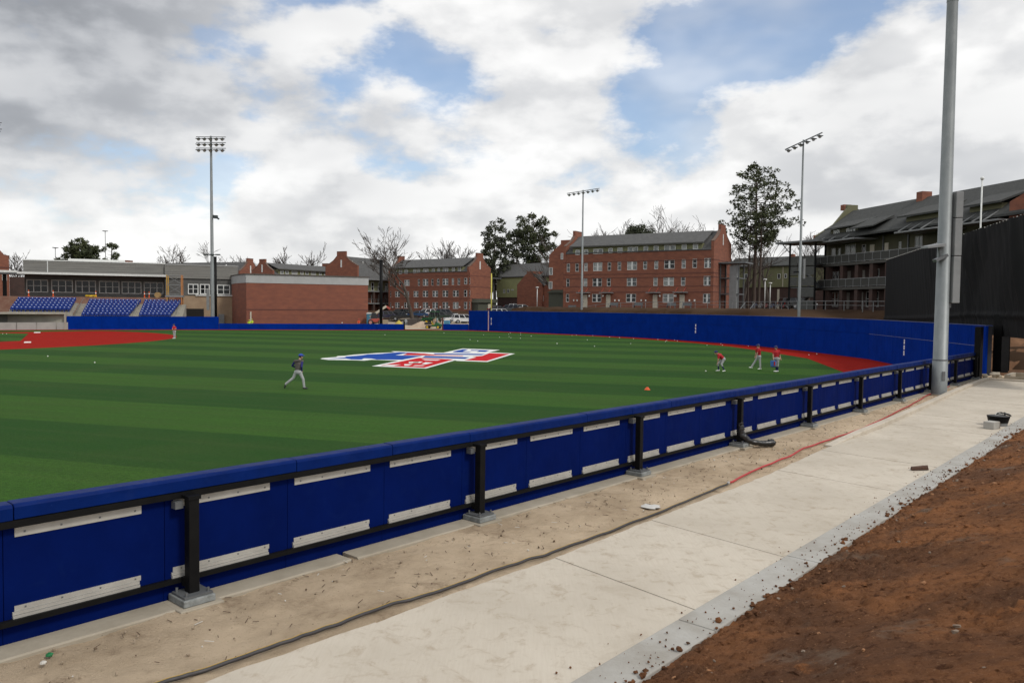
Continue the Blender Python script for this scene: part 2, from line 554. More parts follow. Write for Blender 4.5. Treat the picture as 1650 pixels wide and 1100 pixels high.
# the ground stays low in front of the black screen
gs = np.clip((GY - 84) / 12, 0, 1)
GZ = np.where((GY > 60) & (GY < 96) & (GX < 41 - (96 - GY) * .02) & (GX > 25), GZ * gs + np.minimum(GZ, 2.3) * (1 - gs), GZ)
low = in_poly(GX, GY, FIELD) | (seg_dist(GX, GY, FIELD + FIELD[:1]) < 2.6)
fs = (GX - FO.x) * math.cos(FANG) + (GY - FO.y) * math.sin(FANG)
ft = (GX - FO.x) * math.sin(FANG) - (GY - FO.y) * math.cos(FANG)
low |= (fs < 29.5) & (ft > -3) & (ft < 22) & (fs > -60)
GZ = np.where(low, -.9, GZ)
tag(grid_mesh('terrain', GX, GY, GZ, earth), 'bare earth and dirt around the ball field', kind='structure')

# ---- turf with its two-tone rolls
tm = bpy.data.materials.new('turf'); tm.use_nodes = True
nt, bs = mnodes(tm)
MATS['turf'] = tm


def N(nt, t, **kw):
    n = nt.nodes.new(t)
    for k, v in kw.items(): setattr(n, k, v)
    return n


def mth(nt, op, a, b=0.0, clamp=False):
    n = N(nt, 'ShaderNodeMath', operation=op); n.use_clamp = clamp
    for i, v in enumerate((a, b)):
        if isinstance(v, bpy.types.NodeSocket): nt.links.new(v, n.inputs[i])
        else: n.inputs[i].default_value = v
    return n.outputs[0]


def maprange(nt, v, a, b, c=0.0, d=1.0, smooth=True):
    n = N(nt, 'ShaderNodeMapRange')
    if smooth: n.interpolation_type = 'SMOOTHSTEP'
    nt.links.new(v, n.inputs[0])
    for i, q in enumerate((a, b, c, d)): n.inputs[i + 1].default_value = q
    return n.outputs[0]


def nnoise(nt, vec, scale, detail=6, rough=.6, dist=0.0):
    n = N(nt, 'ShaderNodeTexNoise'); n.inputs['Scale'].default_value = scale; n.inputs['Detail'].default_value = detail
    n.inputs['Roughness'].default_value = rough; n.inputs['Distortion'].default_value = dist
    nt.links.new(vec, n.inputs['Vector']); return n.outputs[0]


def nmix(nt, f, a, b):
    n = N(nt, 'ShaderNodeMix', data_type='RGBA')
    for i, v in ((0, f), (6, a), (7, b)):
        if isinstance(v, bpy.types.NodeSocket): nt.links.new(v, n.inputs[i])
        elif i == 0: n.inputs[0].default_value = v
        else: n.inputs[i].default_value = (*v, 1)
    return n.outputs[2]


geo = N(nt, 'ShaderNodeNewGeometry'); pos = geo.outputs['Position']
rot = N(nt, 'ShaderNodeMapping', vector_type='TEXTURE'); rot.inputs['Rotation'].default_value = (0, 0, math.atan2(-.30, .953))
nt.links.new(pos, rot.inputs[0])
sx = N(nt, 'ShaderNodeSeparateXYZ'); nt.links.new(rot.outputs[0], sx.inputs[0])
wavy = mth(nt, 'MULTIPLY', mth(nt, 'SUBTRACT', nnoise(nt, pos, .5, 4), .5), .22)
w = mth(nt, 'ADD', sx.outputs['Y'], wavy)
ph = mth(nt, 'FRACT', mth(nt, 'DIVIDE', mth(nt, 'ADD', w, -43.3 + 107.2), 10.72))
stripe = mth(nt, 'SUBTRACT', maprange(nt, ph, .493, .507), maprange(nt, ph, .986, 1.0))
ph2 = mth(nt, 'FRACT', mth(nt, 'DIVIDE', w, 2.68))
seam = maprange(nt, mth(nt, 'ABSOLUTE', mth(nt, 'SUBTRACT', ph2, .5)), .0, .12, 1.0, 0.0)
st2 = N(nt, 'ShaderNodeMapping'); st2.inputs['Scale'].default_value = (.06, 1.0, 1.0); nt.links.new(rot.outputs[0], st2.inputs[0])
streak = nnoise(nt, st2.outputs[0], 1.6, 8)
patch = nnoise(nt, pos, .16, 6)
fine = nnoise(nt, pos, 7.0, 12, .82)
col = nmix(nt, stripe, (.056, .140, .022), (.027, .088, .017))
col = nmix(nt, maprange(nt, streak, .35, .7, 0, .45), col, (.038, .088, .020))
col = nmix(nt, maprange(nt, patch, .42, .72, 0, .40), col, (.064, .105, .027))
col = nmix(nt, mth(nt, 'MULTIPLY', seam, .10), col, (.12, .14, .05))
col = nmix(nt, maprange(nt, fine, .38, .72, 0.0, .7), col, (.014, .036, .010))
blade = nnoise(nt, pos, 34, 4, .7)
col = nmix(nt, maprange(nt, blade, .34, .60, .62, 0.0), col, (.010, .026, .006))
col = nmix(nt, maprange(nt, blade, .58, .74, 0.0, .5), col, (.12, .20, .045))
nt.links.new(col, bs.inputs['Base Color'])
bs.inputs['Roughness'].default_value = .85; bs.inputs['Specular IOR Level'].default_value = .04
bp = N(nt, 'ShaderNodeBump'); bp.inputs['Strength'].default_value = .7; bp.inputs['Distance'].default_value = .03
nt.links.new(nnoise(nt, pos, 38, 6, .7), bp.inputs['Height']); nt.links.new(bp.outputs[0], bs.inputs['Normal'])


def sheet(name, poly, z, m, parent=None, label=None, kind='structure'):
    b = MB(); b.add([(x, y, z) for x, y in poly], [tuple(range(len(poly)))])
    o = b.build(name, m, parent)
    if o.data.polygons[0].normal.z < 0: o.data.flip_normals()
    if parent is None: tag(o, label, kind=kind)
    return o


sheet('turf', FIELD, 0.0, tm, label='striped green artificial turf of the outfield')
# red warning track along the walls (widths in metres at each wall vertex)
tw = [2.6, 2.6, 2.6, 2.7, 2.8, 3.0, 3.3, 3.8, 4.6, 5.2, 7.0]
trk = []
for i, (x, y) in enumerate(WALL):
    a = Vector(WALL[max(i - 1, 0)]); c = Vector(WALL[min(i + 1, len(WALL) - 1)])
    d = (c - a).normalized(); trk.append((x + d.y * tw[i], y - d.x * tw[i]))
poly = list(WALL) + [tuple(fl(27.4, .2)[:2]), tuple(fl(18, .2)[:2])] + trk[:-1][::-1]
fw = FOUL[1:]
ins = [(x + .45, y - 2.4) for x, y in FOUL]
poly = fw[::-1] + poly + ins[1:]
sheet('warning_track', poly, .004, red_c, label='red warning track along the outfield wall')
MND = Vector((-71.9, 87.3))                        # mound
arc = [(MND.x + 31 * math.cos(a), MND.y + 31 * math.sin(a)) for a in np.radians(np.linspace(-70, 72, 60))]
sheet('infield_skin', arc + [(-92, 92), (-100, 70)], .004, red_c, label='red infield skin around the bases')
gp = [at_z(46, 537.4), at_z(33, 549.2), at_z(0, 550.4)]
sheet('infield_grass', [tuple(p[:2]) for p in gp] + [(-76, 60), (-96, 88), (-80, 108)], .008, tm, label='green infield turf inside the base paths')

# ---- emblem painted on the turf
logo_w = mat('logo_white', (.74, .75, .73), .9, (.62, .64, .62), 3, bump=.4, bscale=40, coords='pos', spec=.05)
logo_b = mat('logo_blue', (.016, .07, .34), .9, (.012, .055, .28), 3, bump=.4, bscale=40, coords='pos', spec=.05)
logo_r = mat('logo_red', (.52, .020, .026), .9, (.44, .016, .02), 3, bump=.4, bscale=40, coords='pos', spec=.05)
LG = thing('field_emblem', 'huge red white and blue emblem painted on the centre field turf', 'emblem')


def lsheet(name, pts, z, m):
    P = [at_z(500 + x / 4.853, 550 + y / 4.853) for x, y in pts]
    sheet(name, [(p.x, p.y) for p in P], z, m, LG)


lsheet('white_outline', [(78, 136), (95, 130), (200, 122), (215, 114), (270, 112), (340, 103), (430, 97), (520, 90), (660, 85), (632, 77), (690, 77), (860, 84), (1040, 88), (1190, 55), (1482, 66), (1400, 84), (1600, 95), (1385, 160), (1150, 152), (1130, 148), (905, 211), (700, 203), (480, 193), (690, 150), (600, 147), (480, 143), (420, 150), (360, 147), (140, 144)], .004, logo_w)
lsheet('state_shape', [(118, 137), (280, 125), (270, 119), (400, 109), (450, 101), (540, 98), (695, 84), (870, 92), (750, 92), (665, 108), (880, 113), (830, 122), (720, 143), (520, 142), (480, 134), (420, 132), (400, 142), (320, 141), (280, 134)], .008, logo_b)
lsheet('blue_bar', [(960, 93), (1372, 98), (1335, 107), (975, 101)], .008, logo_b)
lsheet('blue_bar', [(900, 113), (1245, 124), (1210, 136), (875, 126)], .008, logo_b)
lsheet('red_letter', [(1400, 91), (1560, 97), (1378, 153), (1205, 147), (1300, 124), (1265, 119), (1345, 113)], .008, logo_r)
lsheet('red_bar', [(760, 91), (890, 95), (985, 105), (1200, 111), (1190, 115), (930, 110), (725, 107)], .008, logo_r)
lsheet('red_panel', [(550, 189), (850, 128), (1120, 141), (893, 205), (760, 199)], .008, logo_r)
for q in ([(600, 183), (712, 181), (680, 186), (650, 192), (560, 191)], [(770, 160), (880, 158), (860, 169), (770, 170)], [(870, 138), (1020, 144), (990, 150), (900, 148)], [(735, 178), (800, 178), (770, 190), (735, 190)], [(900, 163), (960, 166), (905, 180), (870, 176)], [(820, 186), (900, 187), (880, 192), (800, 192)]):
    lsheet('white_glyph', q, .012, logo_w)
lsheet('turf_gap', [(808, 163), (850, 161), (842, 167), (800, 168)], .016, tm)
for q in ([(1130, 76), (1190, 62), (1235, 63), (1190, 80), (1260, 84), (1240, 88), (1110, 85)], [(1260, 66), (1400, 70), (1370, 82), (1300, 80), (1320, 73), (1250, 72)]):
    lsheet('blue_glyph', q, .008, logo_b)

# ---- near ground: sand strip, footpath, kerbs, dirt bank (fence frame)
sand = bpy.data.materials.new('sand'); sand.use_nodes = True
nt, bs = mnodes(sand)
pos = N(nt, 'ShaderNodeNewGeometry').outputs['Position']
col = nmix(nt, maprange(nt, nnoise(nt, pos, .8, 8), .35, .68), (.60, .475, .335), (.43, .33, .225))
col = nmix(nt, maprange(nt, nnoise(nt, pos, 1.7, 10, .78, .5), .50, .72, 0, .75), col, (.20, .135, .085))
col = nmix(nt, maprange(nt, nnoise(nt, pos, 17, 6, .7), .56, .72, 0, .7), col, (.46, .37, .26))
col = nmix(nt, maprange(nt, nnoise(nt, pos, 42, 4, .7), .60, .72, 0, .7), col, (.13, .085, .05))
nt.links.new(col, bs.inputs['Base Color']); bs.inputs['Roughness'].default_value = 1.0; bs.inputs['Specular IOR Level'].default_value = .1
bp = N(nt, 'ShaderNodeBump'); bp.inputs['Strength'].default_value = 1.0; bp.inputs['Distance'].default_value = .035
nt.links.new(nnoise(nt, pos, 30, 12, .85), bp.inputs['Height']); nt.links.new(bp.outputs[0], bs.inputs['Normal'])

NEARF = thing('near_ground', 'sandy strip between fence and footpath', None, mat=FM)
NEARF['kind'] = 'structure'
xs = np.concatenate([np.arange(-27, 8, .05), np.arange(8, 33, .12)])
ys = np.arange(-2.35, .26, .045)
X, Y = np.meshgrid(xs, ys)
Z = np.array([.028 * mnoise.fractal((x * .9, y * .9, 0), .8, 2.0, 4) + .018 * mnoise.fractal((x * 3.1 + y, y * 2.2, 4), .8, 2.3, 4) + .010 * mnoise.fractal((x * 13, y * 13, 9), .6, 2.2, 2) for x, y in zip(X.ravel(), Y.ravel())]).reshape(X.shape)
Z -= .035
Z = np.where(Y > -.10, -.10, Z)
grid_mesh('sand', X, Y, Z, sand, NEARF)

path_m = bpy.data.materials.new('path_concrete'); path_m.use_nodes = True
nt, bs = mnodes(path_m)
pos = N(nt, 'ShaderNodeNewGeometry').outputs['Position']
oi = N(nt, 'ShaderNodeObjectInfo')
col = nmix(nt, maprange(nt, nnoise(nt, pos, .55, 8), .3, .7), (.58, .525, .44), (.49, .44, .365))
col = nmix(nt, mth(nt, 'MULTIPLY', oi.outputs['Random'], .25), col, (.40, .355, .285))
col = nmix(nt, maprange(nt, nnoise(nt, pos, 4.2, 9, .72, .6), .50, .70, 0, .70), col, (.35, .285, .21))
col = nmix(nt, maprange(nt, nnoise(nt, pos, 1.1, 10, .74, .8), .52, .70, 0, .42), col, (.37, .315, .245))
br_ = N(nt, 'ShaderNodeMapping'); br_.inputs['Rotation'].default_value = (0, 0, -FANG); br_.inputs['Scale'].default_value = (14, 1, 1); nt.links.new(pos, br_.inputs[0])
col = nmix(nt, maprange(nt, nnoise(nt, br_.outputs[0], 3.0, 6, .7), .35, .75, 0, .30), col, (.42, .36, .28))
col = nmix(nt, maprange(nt, nnoise(nt, pos, 7.5, 6, .6), .66, .76, 0, .7), col, (.24, .185, .13))
col = nmix(nt, maprange(nt, nnoise(nt, pos, 30, 4, .6), .66, .76, 0, .5), col, (.24, .20, .15))
nt.links.new(col, bs.inputs['Base Color']); bs.inputs['Roughness'].default_value = .92; bs.inputs['Specular IOR Level'].default_value = .15
bp = N(nt, 'ShaderNodeBump'); bp.inputs['Strength'].default_value = .25; bp.inputs['Distance'].default_value = .01
nt.links.new(nnoise(nt, pos, 45, 8, .7), bp.inputs['Height']); nt.links.new(bp.outputs[0], bs.inputs['Normal'])

WALK = thing('footpath', 'pale concrete footpath slabs beside the blue fence', None, mat=FM); WALK['kind'] = 'structure'


EDGE = [fpix(*q) for q in ((334, 1100), (500, 1041), (591, 1009), (760, 946), (900, 897.6), (1046, 840), (1154, 798), (1240, 764), (1320, 727))]
EDGE = sorted([(-30, 2.0)] + [(v.x, -v.y) for v in EDGE] + [(3.3, 1.9), (11.2, 1.5), (17.5, 1.1), (26.3, .78)])


def edge_t(s):
    return float(np.interp(s, [q[0] for q in EDGE], [q[1] for q in EDGE]))


joints = [-26, -22.6, -19.3, -16.1, -13.0, -10.4, -7.9, -4.9, -1.7, 1.5, 4.7, 7.9, 11.1, 14.3, 17.5, 20.7, 23.8, 26.6]
for i, (a, b) in enumerate(zip(joints[:-1], joints[1:])):
    sk = -.35                                                # joints run slightly askew, as laid
    gap_ = .006 if i == 3 else .003
    a2, b2 = a + gap_, b - gap_
    e0, e1 = edge_t(a), edge_t(b)
    m_ = MB(); dz = .006 * ((i * 7) % 3)
    nseg = 26
    pl = [(a2 + (b2 - a2) * k / nseg, -(edge_t(a + (b - a) * k / nseg)) + (.035 * mnoise.fractal(((a + (b - a) * k / nseg) * 1.9, 0, 31), .9, 2, 4))) for k in range(nseg + 1)]
    poly = [(b2 + sk, -4.66), (a2 + sk, -4.66)] + pl
    m_.prism(poly[::-1], -.16, .012 + dz)
    m_.build('slab', path_m, WALK, bevel=.006)
kerb_m = mat('kerb_concrete', (.40, .39, .36), .95, (.30, .28, .245), 1.7, bump=.2, bscale=25, coords='pos', detail=9)
KR = thing('path_kerb', 'grey concrete kerb band between footpath and dirt bank', None, mat=FM); KR['kind'] = 'structure'
kj = list(np.arange(-26, 27, 3.05))
for i, (a, b) in enumerate(zip(kj[:-1], kj[1:])):
    MB().box(a + .004, -5.12, -.2, b - .004, -4.668, .045 + .004 * (i % 3)).build('kerb_stone', kerb_m, KR, bevel=.012)
KL = thing('raised_kerb', 'raised concrete kerb along the far left edge of the footpath', None, mat=FM); KL['kind'] = 'structure'
ss = np.linspace(-.9, 26.6, 12)
for a, b in zip(ss[:-1], ss[1:]):
    m_ = MB(); h0, h1 = [.03 + .11 * min(1, max(0, (q + .9) / 3)) for q in (a, b)]
    ea, eb = edge_t(a), edge_t(b)
    m_.add([(a, -ea - .01, -.1), (b, -eb - .01, -.1), (b, -eb + .21, -.1), (a, -ea + .21, -.1), (a, -ea - .01, h0), (b, -eb - .01, h1), (b, -eb + .21, h1), (a, -ea + .21, h0)],
           [(0, 3, 2, 1), (4, 5, 6, 7), (0, 1, 5, 4), (1, 2, 6, 5), (2, 3, 7, 6), (3, 0, 4, 7)])
    m_.build('kerb_stone', path_m, KL, bevel=.02)
MB().box(26.62, -6, -.12, 26.9, -.6, .10).build('kerb_stone', path_m, KL, bevel=.02)

dirt = bpy.data.materials.new('dirt'); dirt.use_nodes = True
nt, bs = mnodes(dirt)
pos = N(nt, 'ShaderNodeNewGeometry').outputs['Position']
col = nmix(nt, maprange(nt, nnoise(nt, pos, .5, 8), .38, .62), (.30, .130, .056), (.15, .074, .041))
col = nmix(nt, maprange(nt, nnoise(nt, pos, .9, 6), .56, .70, 0, .9), col, (.205, .15, .11))
col = nmix(nt, maprange(nt, nnoise(nt, pos, 2.1, 6), .62, .70, 0, .8), col, (.36, .15, .06))
col = nmix(nt, maprange(nt, nnoise(nt, pos, 7, 8, .75), .48, .66, 0, .85), col, (.075, .030, .015))
col = nmix(nt, maprange(nt, nnoise(nt, pos, 26, 6, .75), .55, .68, 0, .7), col, (.36, .19, .10))
col = nmix(nt, maprange(nt, nnoise(nt, pos, 55, 4, .7), .58, .68, 0, .6), col, (.05, .02, .011))
nt.links.new(col, bs.inputs['Base Color']); bs.inputs['Roughness'].default_value = 1.0; bs.inputs['Specular IOR Level'].default_value = .1
bp = N(nt, 'ShaderNodeBump'); bp.inputs['Strength'].default_value = 1.0; bp.inputs['Distance'].default_value = .07
nt.links.new(nnoise(nt, pos, 16, 12, .78), bp.inputs['Height']); nt.links.new(bp.outputs[0], bs.inputs['Normal'])

xs = np.concatenate([np.arange(-32, -20, .12), np.arange(-20, -4, .036), np.arange(-4, 12, .07), np.arange(12, 30, .3)])
tt = np.concatenate([np.arange(0, 3.6, .036), np.arange(3.6, 8, .12), np.arange(8, 16.1, .8)])
X, T = np.meshgrid(xs, tt)


def rough_(x, t):
    # broken crumbly soil by the kerb, wheel-smoothed patches further in
    q = mnoise.noise((x * .45, t * .6, 21)) * 1.2 + .55 + max(0, .8 - t) * .8
    return min(1.4, max(.5, q + .1))


def rut_(x, t):
    w = t - 2.5 - .25 * mnoise.noise((x * .3, 0, 8))
    q = min(abs(w), abs(w - 1.3))
    return max(0.0, 1 - (q / .2) ** 2) * (.6 + .3 * math.sin(x * 28 + t * 6))


def bank_z(x, t):
    rise = 1.25 * (lambda q: q * q * (3 - 2 * q))(min(1.0, max(0.0, (t + .9) / 5.2))) - .12
    lump = .07 * mnoise.fractal((x * .7, t * .9, 2), .9, 2.0, 3) + rough_(x, t) * (.06 * abs(mnoise.fractal((x * 2.6, t * 3.2, 5), .8, 2.1, 3)) + .045 * abs(mnoise.noise((x * 7, t * 7, 1))) + .042 * abs(mnoise.noise((x * 14, t * 14, 7))) + .030 * mnoise.noise((x * 25, t * 25, 3))) - .03 * rut_(x, t)
    return rise + lump * min(1, t / .35 + .35)


def bank_edge(x):
    return 5.03 + .07 * mnoise.fractal((x * 1.3, 0, 11), .9, 2, 3) + .05 * mnoise.noise((x * 6, 2, 3))


eg = np.array([bank_edge(x) for x in xs])
Z = np.array([bank_z(x, t) for x, t in zip(X.ravel(), T.ravel())]).reshape(X.shape)
Yb = -(np.broadcast_to(eg, X.shape) + T)
Z[0, :] = .02
BANK = thing('dirt_bank', 'freshly turned red brown dirt bank', None, mat=FM); BANK['kind'] = 'structure'
grid_mesh('soil', X, Yb, Z, dirt, BANK)
# loose clods and crumbs on and below the bank
rnd = random.Random(5)
cl = MB(); st = MB()
for i in range(1700):
    x = rnd.uniform(-18, 6); t = abs(rnd.gauss(0, 1.4)) if i % 3 else rnd.uniform(-.05, .35)
    if t > 4.5: continue
    big = i % 22 == 0
    r = rnd.choice([.007, .008, .01, .012, .015, .018, .022, .034]) * rnd.uniform(.6, 1.2) * (2.6 if big else 1)
    z = bank_z(x, t) if t > .1 else .06
    cl.lump((x, -(5.03 + t), z + r * .25), r, i, sz=rnd.uniform(.5, .8), n=4, m=6, jit=.5, mi=rnd.choice([0, 0, 0, 0, 0, 0, 1, 2]) if t > .2 else 0)
for i in range(420):                                                 # crumbs scattered over kerb and footpath edge
    x = rnd.uniform(-18, 8); t = 5.0 - abs(rnd.gauss(0, .24))
    r = rnd.choice([.003, .004, .005, .006, .008, .012])
    cl.lump((x, -t, (.055 if t > 4.67 else .022) + r * .4), r, i, n=3, m=5, jit=.4)
tag(cl.build('soil_clods', [dirt, mat('clod_ochre', (.30, .15, .07), 1.0), mat('clod_grey', (.22, .165, .12), 1.0)], None), 'brown soil clods strewn over the dirt bank and its kerb', 'soil', kind='stuff').matrix_world = FM
for i in range(800):
    x = rnd.uniform(-19, 16); t = rnd.uniform(.35, 1.95); r = rnd.choice([.005, .007, .009, .013, .018]) * rnd.uniform(.7, 1.2)
    st.lump((x, -t, -.02 + r * .3), r, i, n=3, m=5, jit=.4, mi=rnd.choice([0, 0, 0, 0, 0, 0, 0, 0, 0, 1, 4, 4, 4]))
for i in range(320):
    x = rnd.uniform(-19, 12); t = rnd.uniform(.35, 1.95); a = rnd.uniform(0, 3.14); L = rnd.uniform(.03, .10)
    st.bar((x, -t, -.01), (x + L * math.cos(a), -t + L * math.sin(a), .0), .008, .005, mi=rnd.choice([3, 3, 3, 3, 4, 1]))
peb = mat('pebble', (.30, .24, .17), .9); peb_l = mat('pebble_pale', (.55, .53, .48), .9); peb_r = mat('pebble_red', (.25, .08, .04), .9); twig = mat('twig', (.10, .065, .04), .9)
tag(st.build('sand_litter', [peb, peb_l, peb_r, twig, mat('pebble_dark', (.14, .10, .065), .95)], None), 'pebbles and twigs littering the sand by the fence', 'litter', kind='stuff').matrix_world = FM

# rough churned ground beyond the fence corner
xs = np.arange(26.5, 52, .28); ys = np.arange(43.5, 70, .28)
X, Y = np.meshgrid(xs, ys)
Z = terrain_z(X, Y)
bump_ = np.array([.42 * mnoise.fractal((x * .45, y * .45, 17), .9, 2, 4) + .16 * abs(mnoise.noise((x * 1.7, y * 1.7, 5))) + .07 * mnoise.noise((x * 4, y * 4, 2)) for x, y in zip(X.ravel(), Y.ravel())]).reshape(X.shape)
Z = np.minimum(Z, 2.4) + bump_ + .12
bad = in_poly(X, Y, FIELD) | (seg_dist(X, Y, WALL[-3:]) < .6)
Z = np.where(bad | (Y < 45), -.6, Z)
fs2 = (X - FO.x) * math.cos(FANG) + (Y - FO.y) * math.sin(FANG)
Z = np.where(fs2 < 31.5, np.minimum(Z, .1), Z)
Z = np.where((Y < 49) & (X < 36), np.minimum(Z, .62 + .12 * bump_), Z)
rough_m = mat('churned_dirt', (.21, .115, .065), 1.0, (.085, .045, .026), .55, lo=.35, hi=.62, spec=.1, bump=1.0, bscale=4, coords='pos', detail=12)
tag(grid_mesh('rough_ground', X, Y, Z, rough_m), 'churned brown dirt beyond the fence corner', kind='structure')

# ------------------------------------------------------------------ near padded fence
FEN = thing('padded_fence', 'low blue padded fence with black posts in the foreground', 'fence', mat=FM)
TOP = 1.44
PS = [-17.14 - 4.85 + 4.85 * k for k in range(0, 11)]                # post stations
S0, S1 = -25.4, 27.5


def cap_profile():
    return [(-.085, TOP - .158), (-.085, TOP - .034), (-.072, TOP - .010), (-.045, TOP), (.13, TOP), (.155, TOP - .010), (.165, TOP - .034), (.165, TOP - .158)]


cs = S0
k = 0
while cs < S1 - .1:                                                   # vinyl covered cap pieces
    L = 1.62 if k % 3 else 3.24
    e = min(cs + L, S1)
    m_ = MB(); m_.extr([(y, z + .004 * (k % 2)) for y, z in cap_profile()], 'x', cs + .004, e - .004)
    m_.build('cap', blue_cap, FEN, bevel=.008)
    cs = e; k += 1
MB().box(S0, -.075, TOP - .235, S1, .0, TOP - .162).build('top_rail', black_m, FEN)
MB().box(S0, -.055, .205, S1, .0, .262).build('bottom_rail', black_m, FEN)
i = 0
s = -18.99 - 1.617 * 4
while s < S1 - .2:
    e = min(s + 1.613, S1)
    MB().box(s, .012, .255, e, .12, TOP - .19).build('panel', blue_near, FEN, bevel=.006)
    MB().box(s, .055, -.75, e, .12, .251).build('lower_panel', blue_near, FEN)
    if e - s > 1.2:
        a = s + .10
        up = MB(); up.box(a, .002, TOP - .350, a + 1.25, .0118, TOP - .258)
        for h in (.08, .42, .80, 1.17): up.box(a + h, -.003, TOP - .315, a + h + .018, .002, TOP - .297, 1)
        up.build('upper_strip', [alu, steel_d], FEN)
        lo = MB(); lo.box(a - .01, .002, .330, a + 1.24, .0118, .385); lo.box(a - .03, -.010, .296, a + 1.22, .0118, .328); lo.box(a - .03, -.026, .264, a + 1.22, .0118, .292)
        for h in (.08, .42, .80, 1.17): lo.box(a + h, -.003, .352, a + h + .016, .002, .368, 1)
        lo.build('lower_strip', [alu, steel_d], FEN)
    s += 1.617; i += 1
gal = mat('grout', (.27, .285, .28), .8, (.16, .17, .165), 8, bump=.4, bscale=30)
for q, s in enumerate(PS):
    if s > S1: break
    po = MB(); po.box(s - .062, -.235, .10, s + .062, -.112, TOP - .22).build('post', black_m, FEN, bevel=.008)
    MB().box(s - .075, -.25, TOP - .235, s + .075, -.02, TOP - .195).build('top_bracket', black_m, FEN); MB().box(s - .07, -.115, .17, s + .07, -.056, .275).build('lower_bracket', black_m, FEN)
    MB().box(s - .17, -.12, TOP - .345, s - .075, -.02, TOP - .262).build('clip', steel_d, FEN)
    ba = MB(); ba.box(s - .17, -.34, .09, s + .17, -.02, .115)
    for bx_, by_ in ((-.13, -.30), (.13, -.30), (-.13, -.06), (.13, -.06)): ba.tube([(s + bx_, by_, .11), (s + bx_, by_, .16)], .016, 6)
    ba.build('base_plate', steel_d, FEN)
    MB().box(s - .19, -.37, .005, s + .19, .03, .088).build('grout_pad', gal, FEN, bevel=.012)
    MB().box(s - .26, -.44, -.2, s + .26, .02, .004).build('footing', concrete, FEN, bevel=.01)
GB = thing('grade_beam', 'long low concrete beam under the near blue fence', 'beam', mat=FM)
bj = [-25.5, -21, -14.95, -10.2, -5.6, -.9, 4.2, 9.2, 14.4, 19.4, 24.2, 27.6]
for a, b in zip(bj[:-1], bj[1:]):
    g = .10 if abs(a + 14.95) < .01 else .004
    m_ = MB(); n = 16
    vs, fs_ = [], []
    for kk in range(n + 1):
        x = a + g + (b - a - g - .004) * kk / n
        j = .012 * mnoise.noise((x * 2.2, 0, 0)); jz = .010 * mnoise.noise((x * 3.1, 5, 0))
        vs += [(x, .045, -.25), (x, -.31 + j, -.25), (x, -.31 + j, -.018 + jz), (x, -.29 + j, -.002 + jz), (x, .045, .0)]
    for kk in range(n):
        for c in range(4): fs_.append((kk * 5 + c, kk * 5 + c + 1, kk * 5 + 5 + c + 1, kk * 5 + 5 + c))
    fs_ += [tuple(range(5)), tuple(n * 5 + c for c in range(5))]
    m_.add(vs, fs_); m_.build('beam_length', concrete, GB)

# ------------------------------------------------------------------ tall outfield wall
WH = 3.42
OW = thing('outfield_wall', 'tall dark blue padded outfield wall with stacked white numbers', 'wall', (WALL[0][0], WALL[0][1], 0))
wp = [Vector((x - WALL[0][0], y - WALL[0][1])) for x, y in WALL]


def wall_pads(root, pts, z0, zm, z1, w, m, thick=.12, capm=None):
    """pads along a polyline; the padded face is on the right of the walking direction"""
    for a, b in zip(pts[:-1], pts[1:]):
        L = (b - a).length; d = (b - a) / L; nrm = Vector((-d.y, d.x))
        n = max(1, round(L / w))
        for k in range(n):
            p, q = a + d * (L * k / n + .008), a + d * (L * (k + 1) / n - .008)
            rows = [(z0, zm - .006), (zm + .006, z1)] if zm else [(z0, z1)]
            for ri, (u, v) in enumerate(rows):
                MB().prism([tuple(p), tuple(q), tuple(q + nrm * thick), tuple(p + nrm * thick)], u, v).build('pad' if ri == 0 else 'upper_pad', m, root, bevel=.012)
        bm_ = MB()
        bm_.prism([tuple(a + nrm * (thick + .002)), tuple(b + nrm * (thick + .002)), tuple(b + nrm * (thick + .22)), tuple(a + nrm * (thick + .22))], 0, z1 - .02)
        bm_.build('backing', mat('backing_dark', (.02, .022, .03), .8), root)
        if capm:
            MB().prism([tuple(a - nrm * .012), tuple(b - nrm * .012), tuple(b + nrm * (thick + .24)), tuple(a + nrm * (thick + .24))], z1 + .002, z1 + .045).build('top_cap', capm, root)


cap_l = mat('wall_cap', (.05, .08, .24), .4, (.04, .06, .19), 2)
wall_pads(OW, wp, .0, 2.2, WH, 1.9, blue_pad, capm=cap_l)
# a thin pale ledge between the two rows where the wall turns towards the corner
a, b = wp[9], wp[10]
d = (b - a).normalized(); nn = Vector((-d.y, d.x))
MB().prism([tuple(a - nn * .01), tuple(a + (b - a) * .97 - nn * .01), tuple(a + (b - a) * .97), tuple(a)], 2.185, 2.215).build('ledge', mat('ledge', (.13, .15, .24), .5), OW)


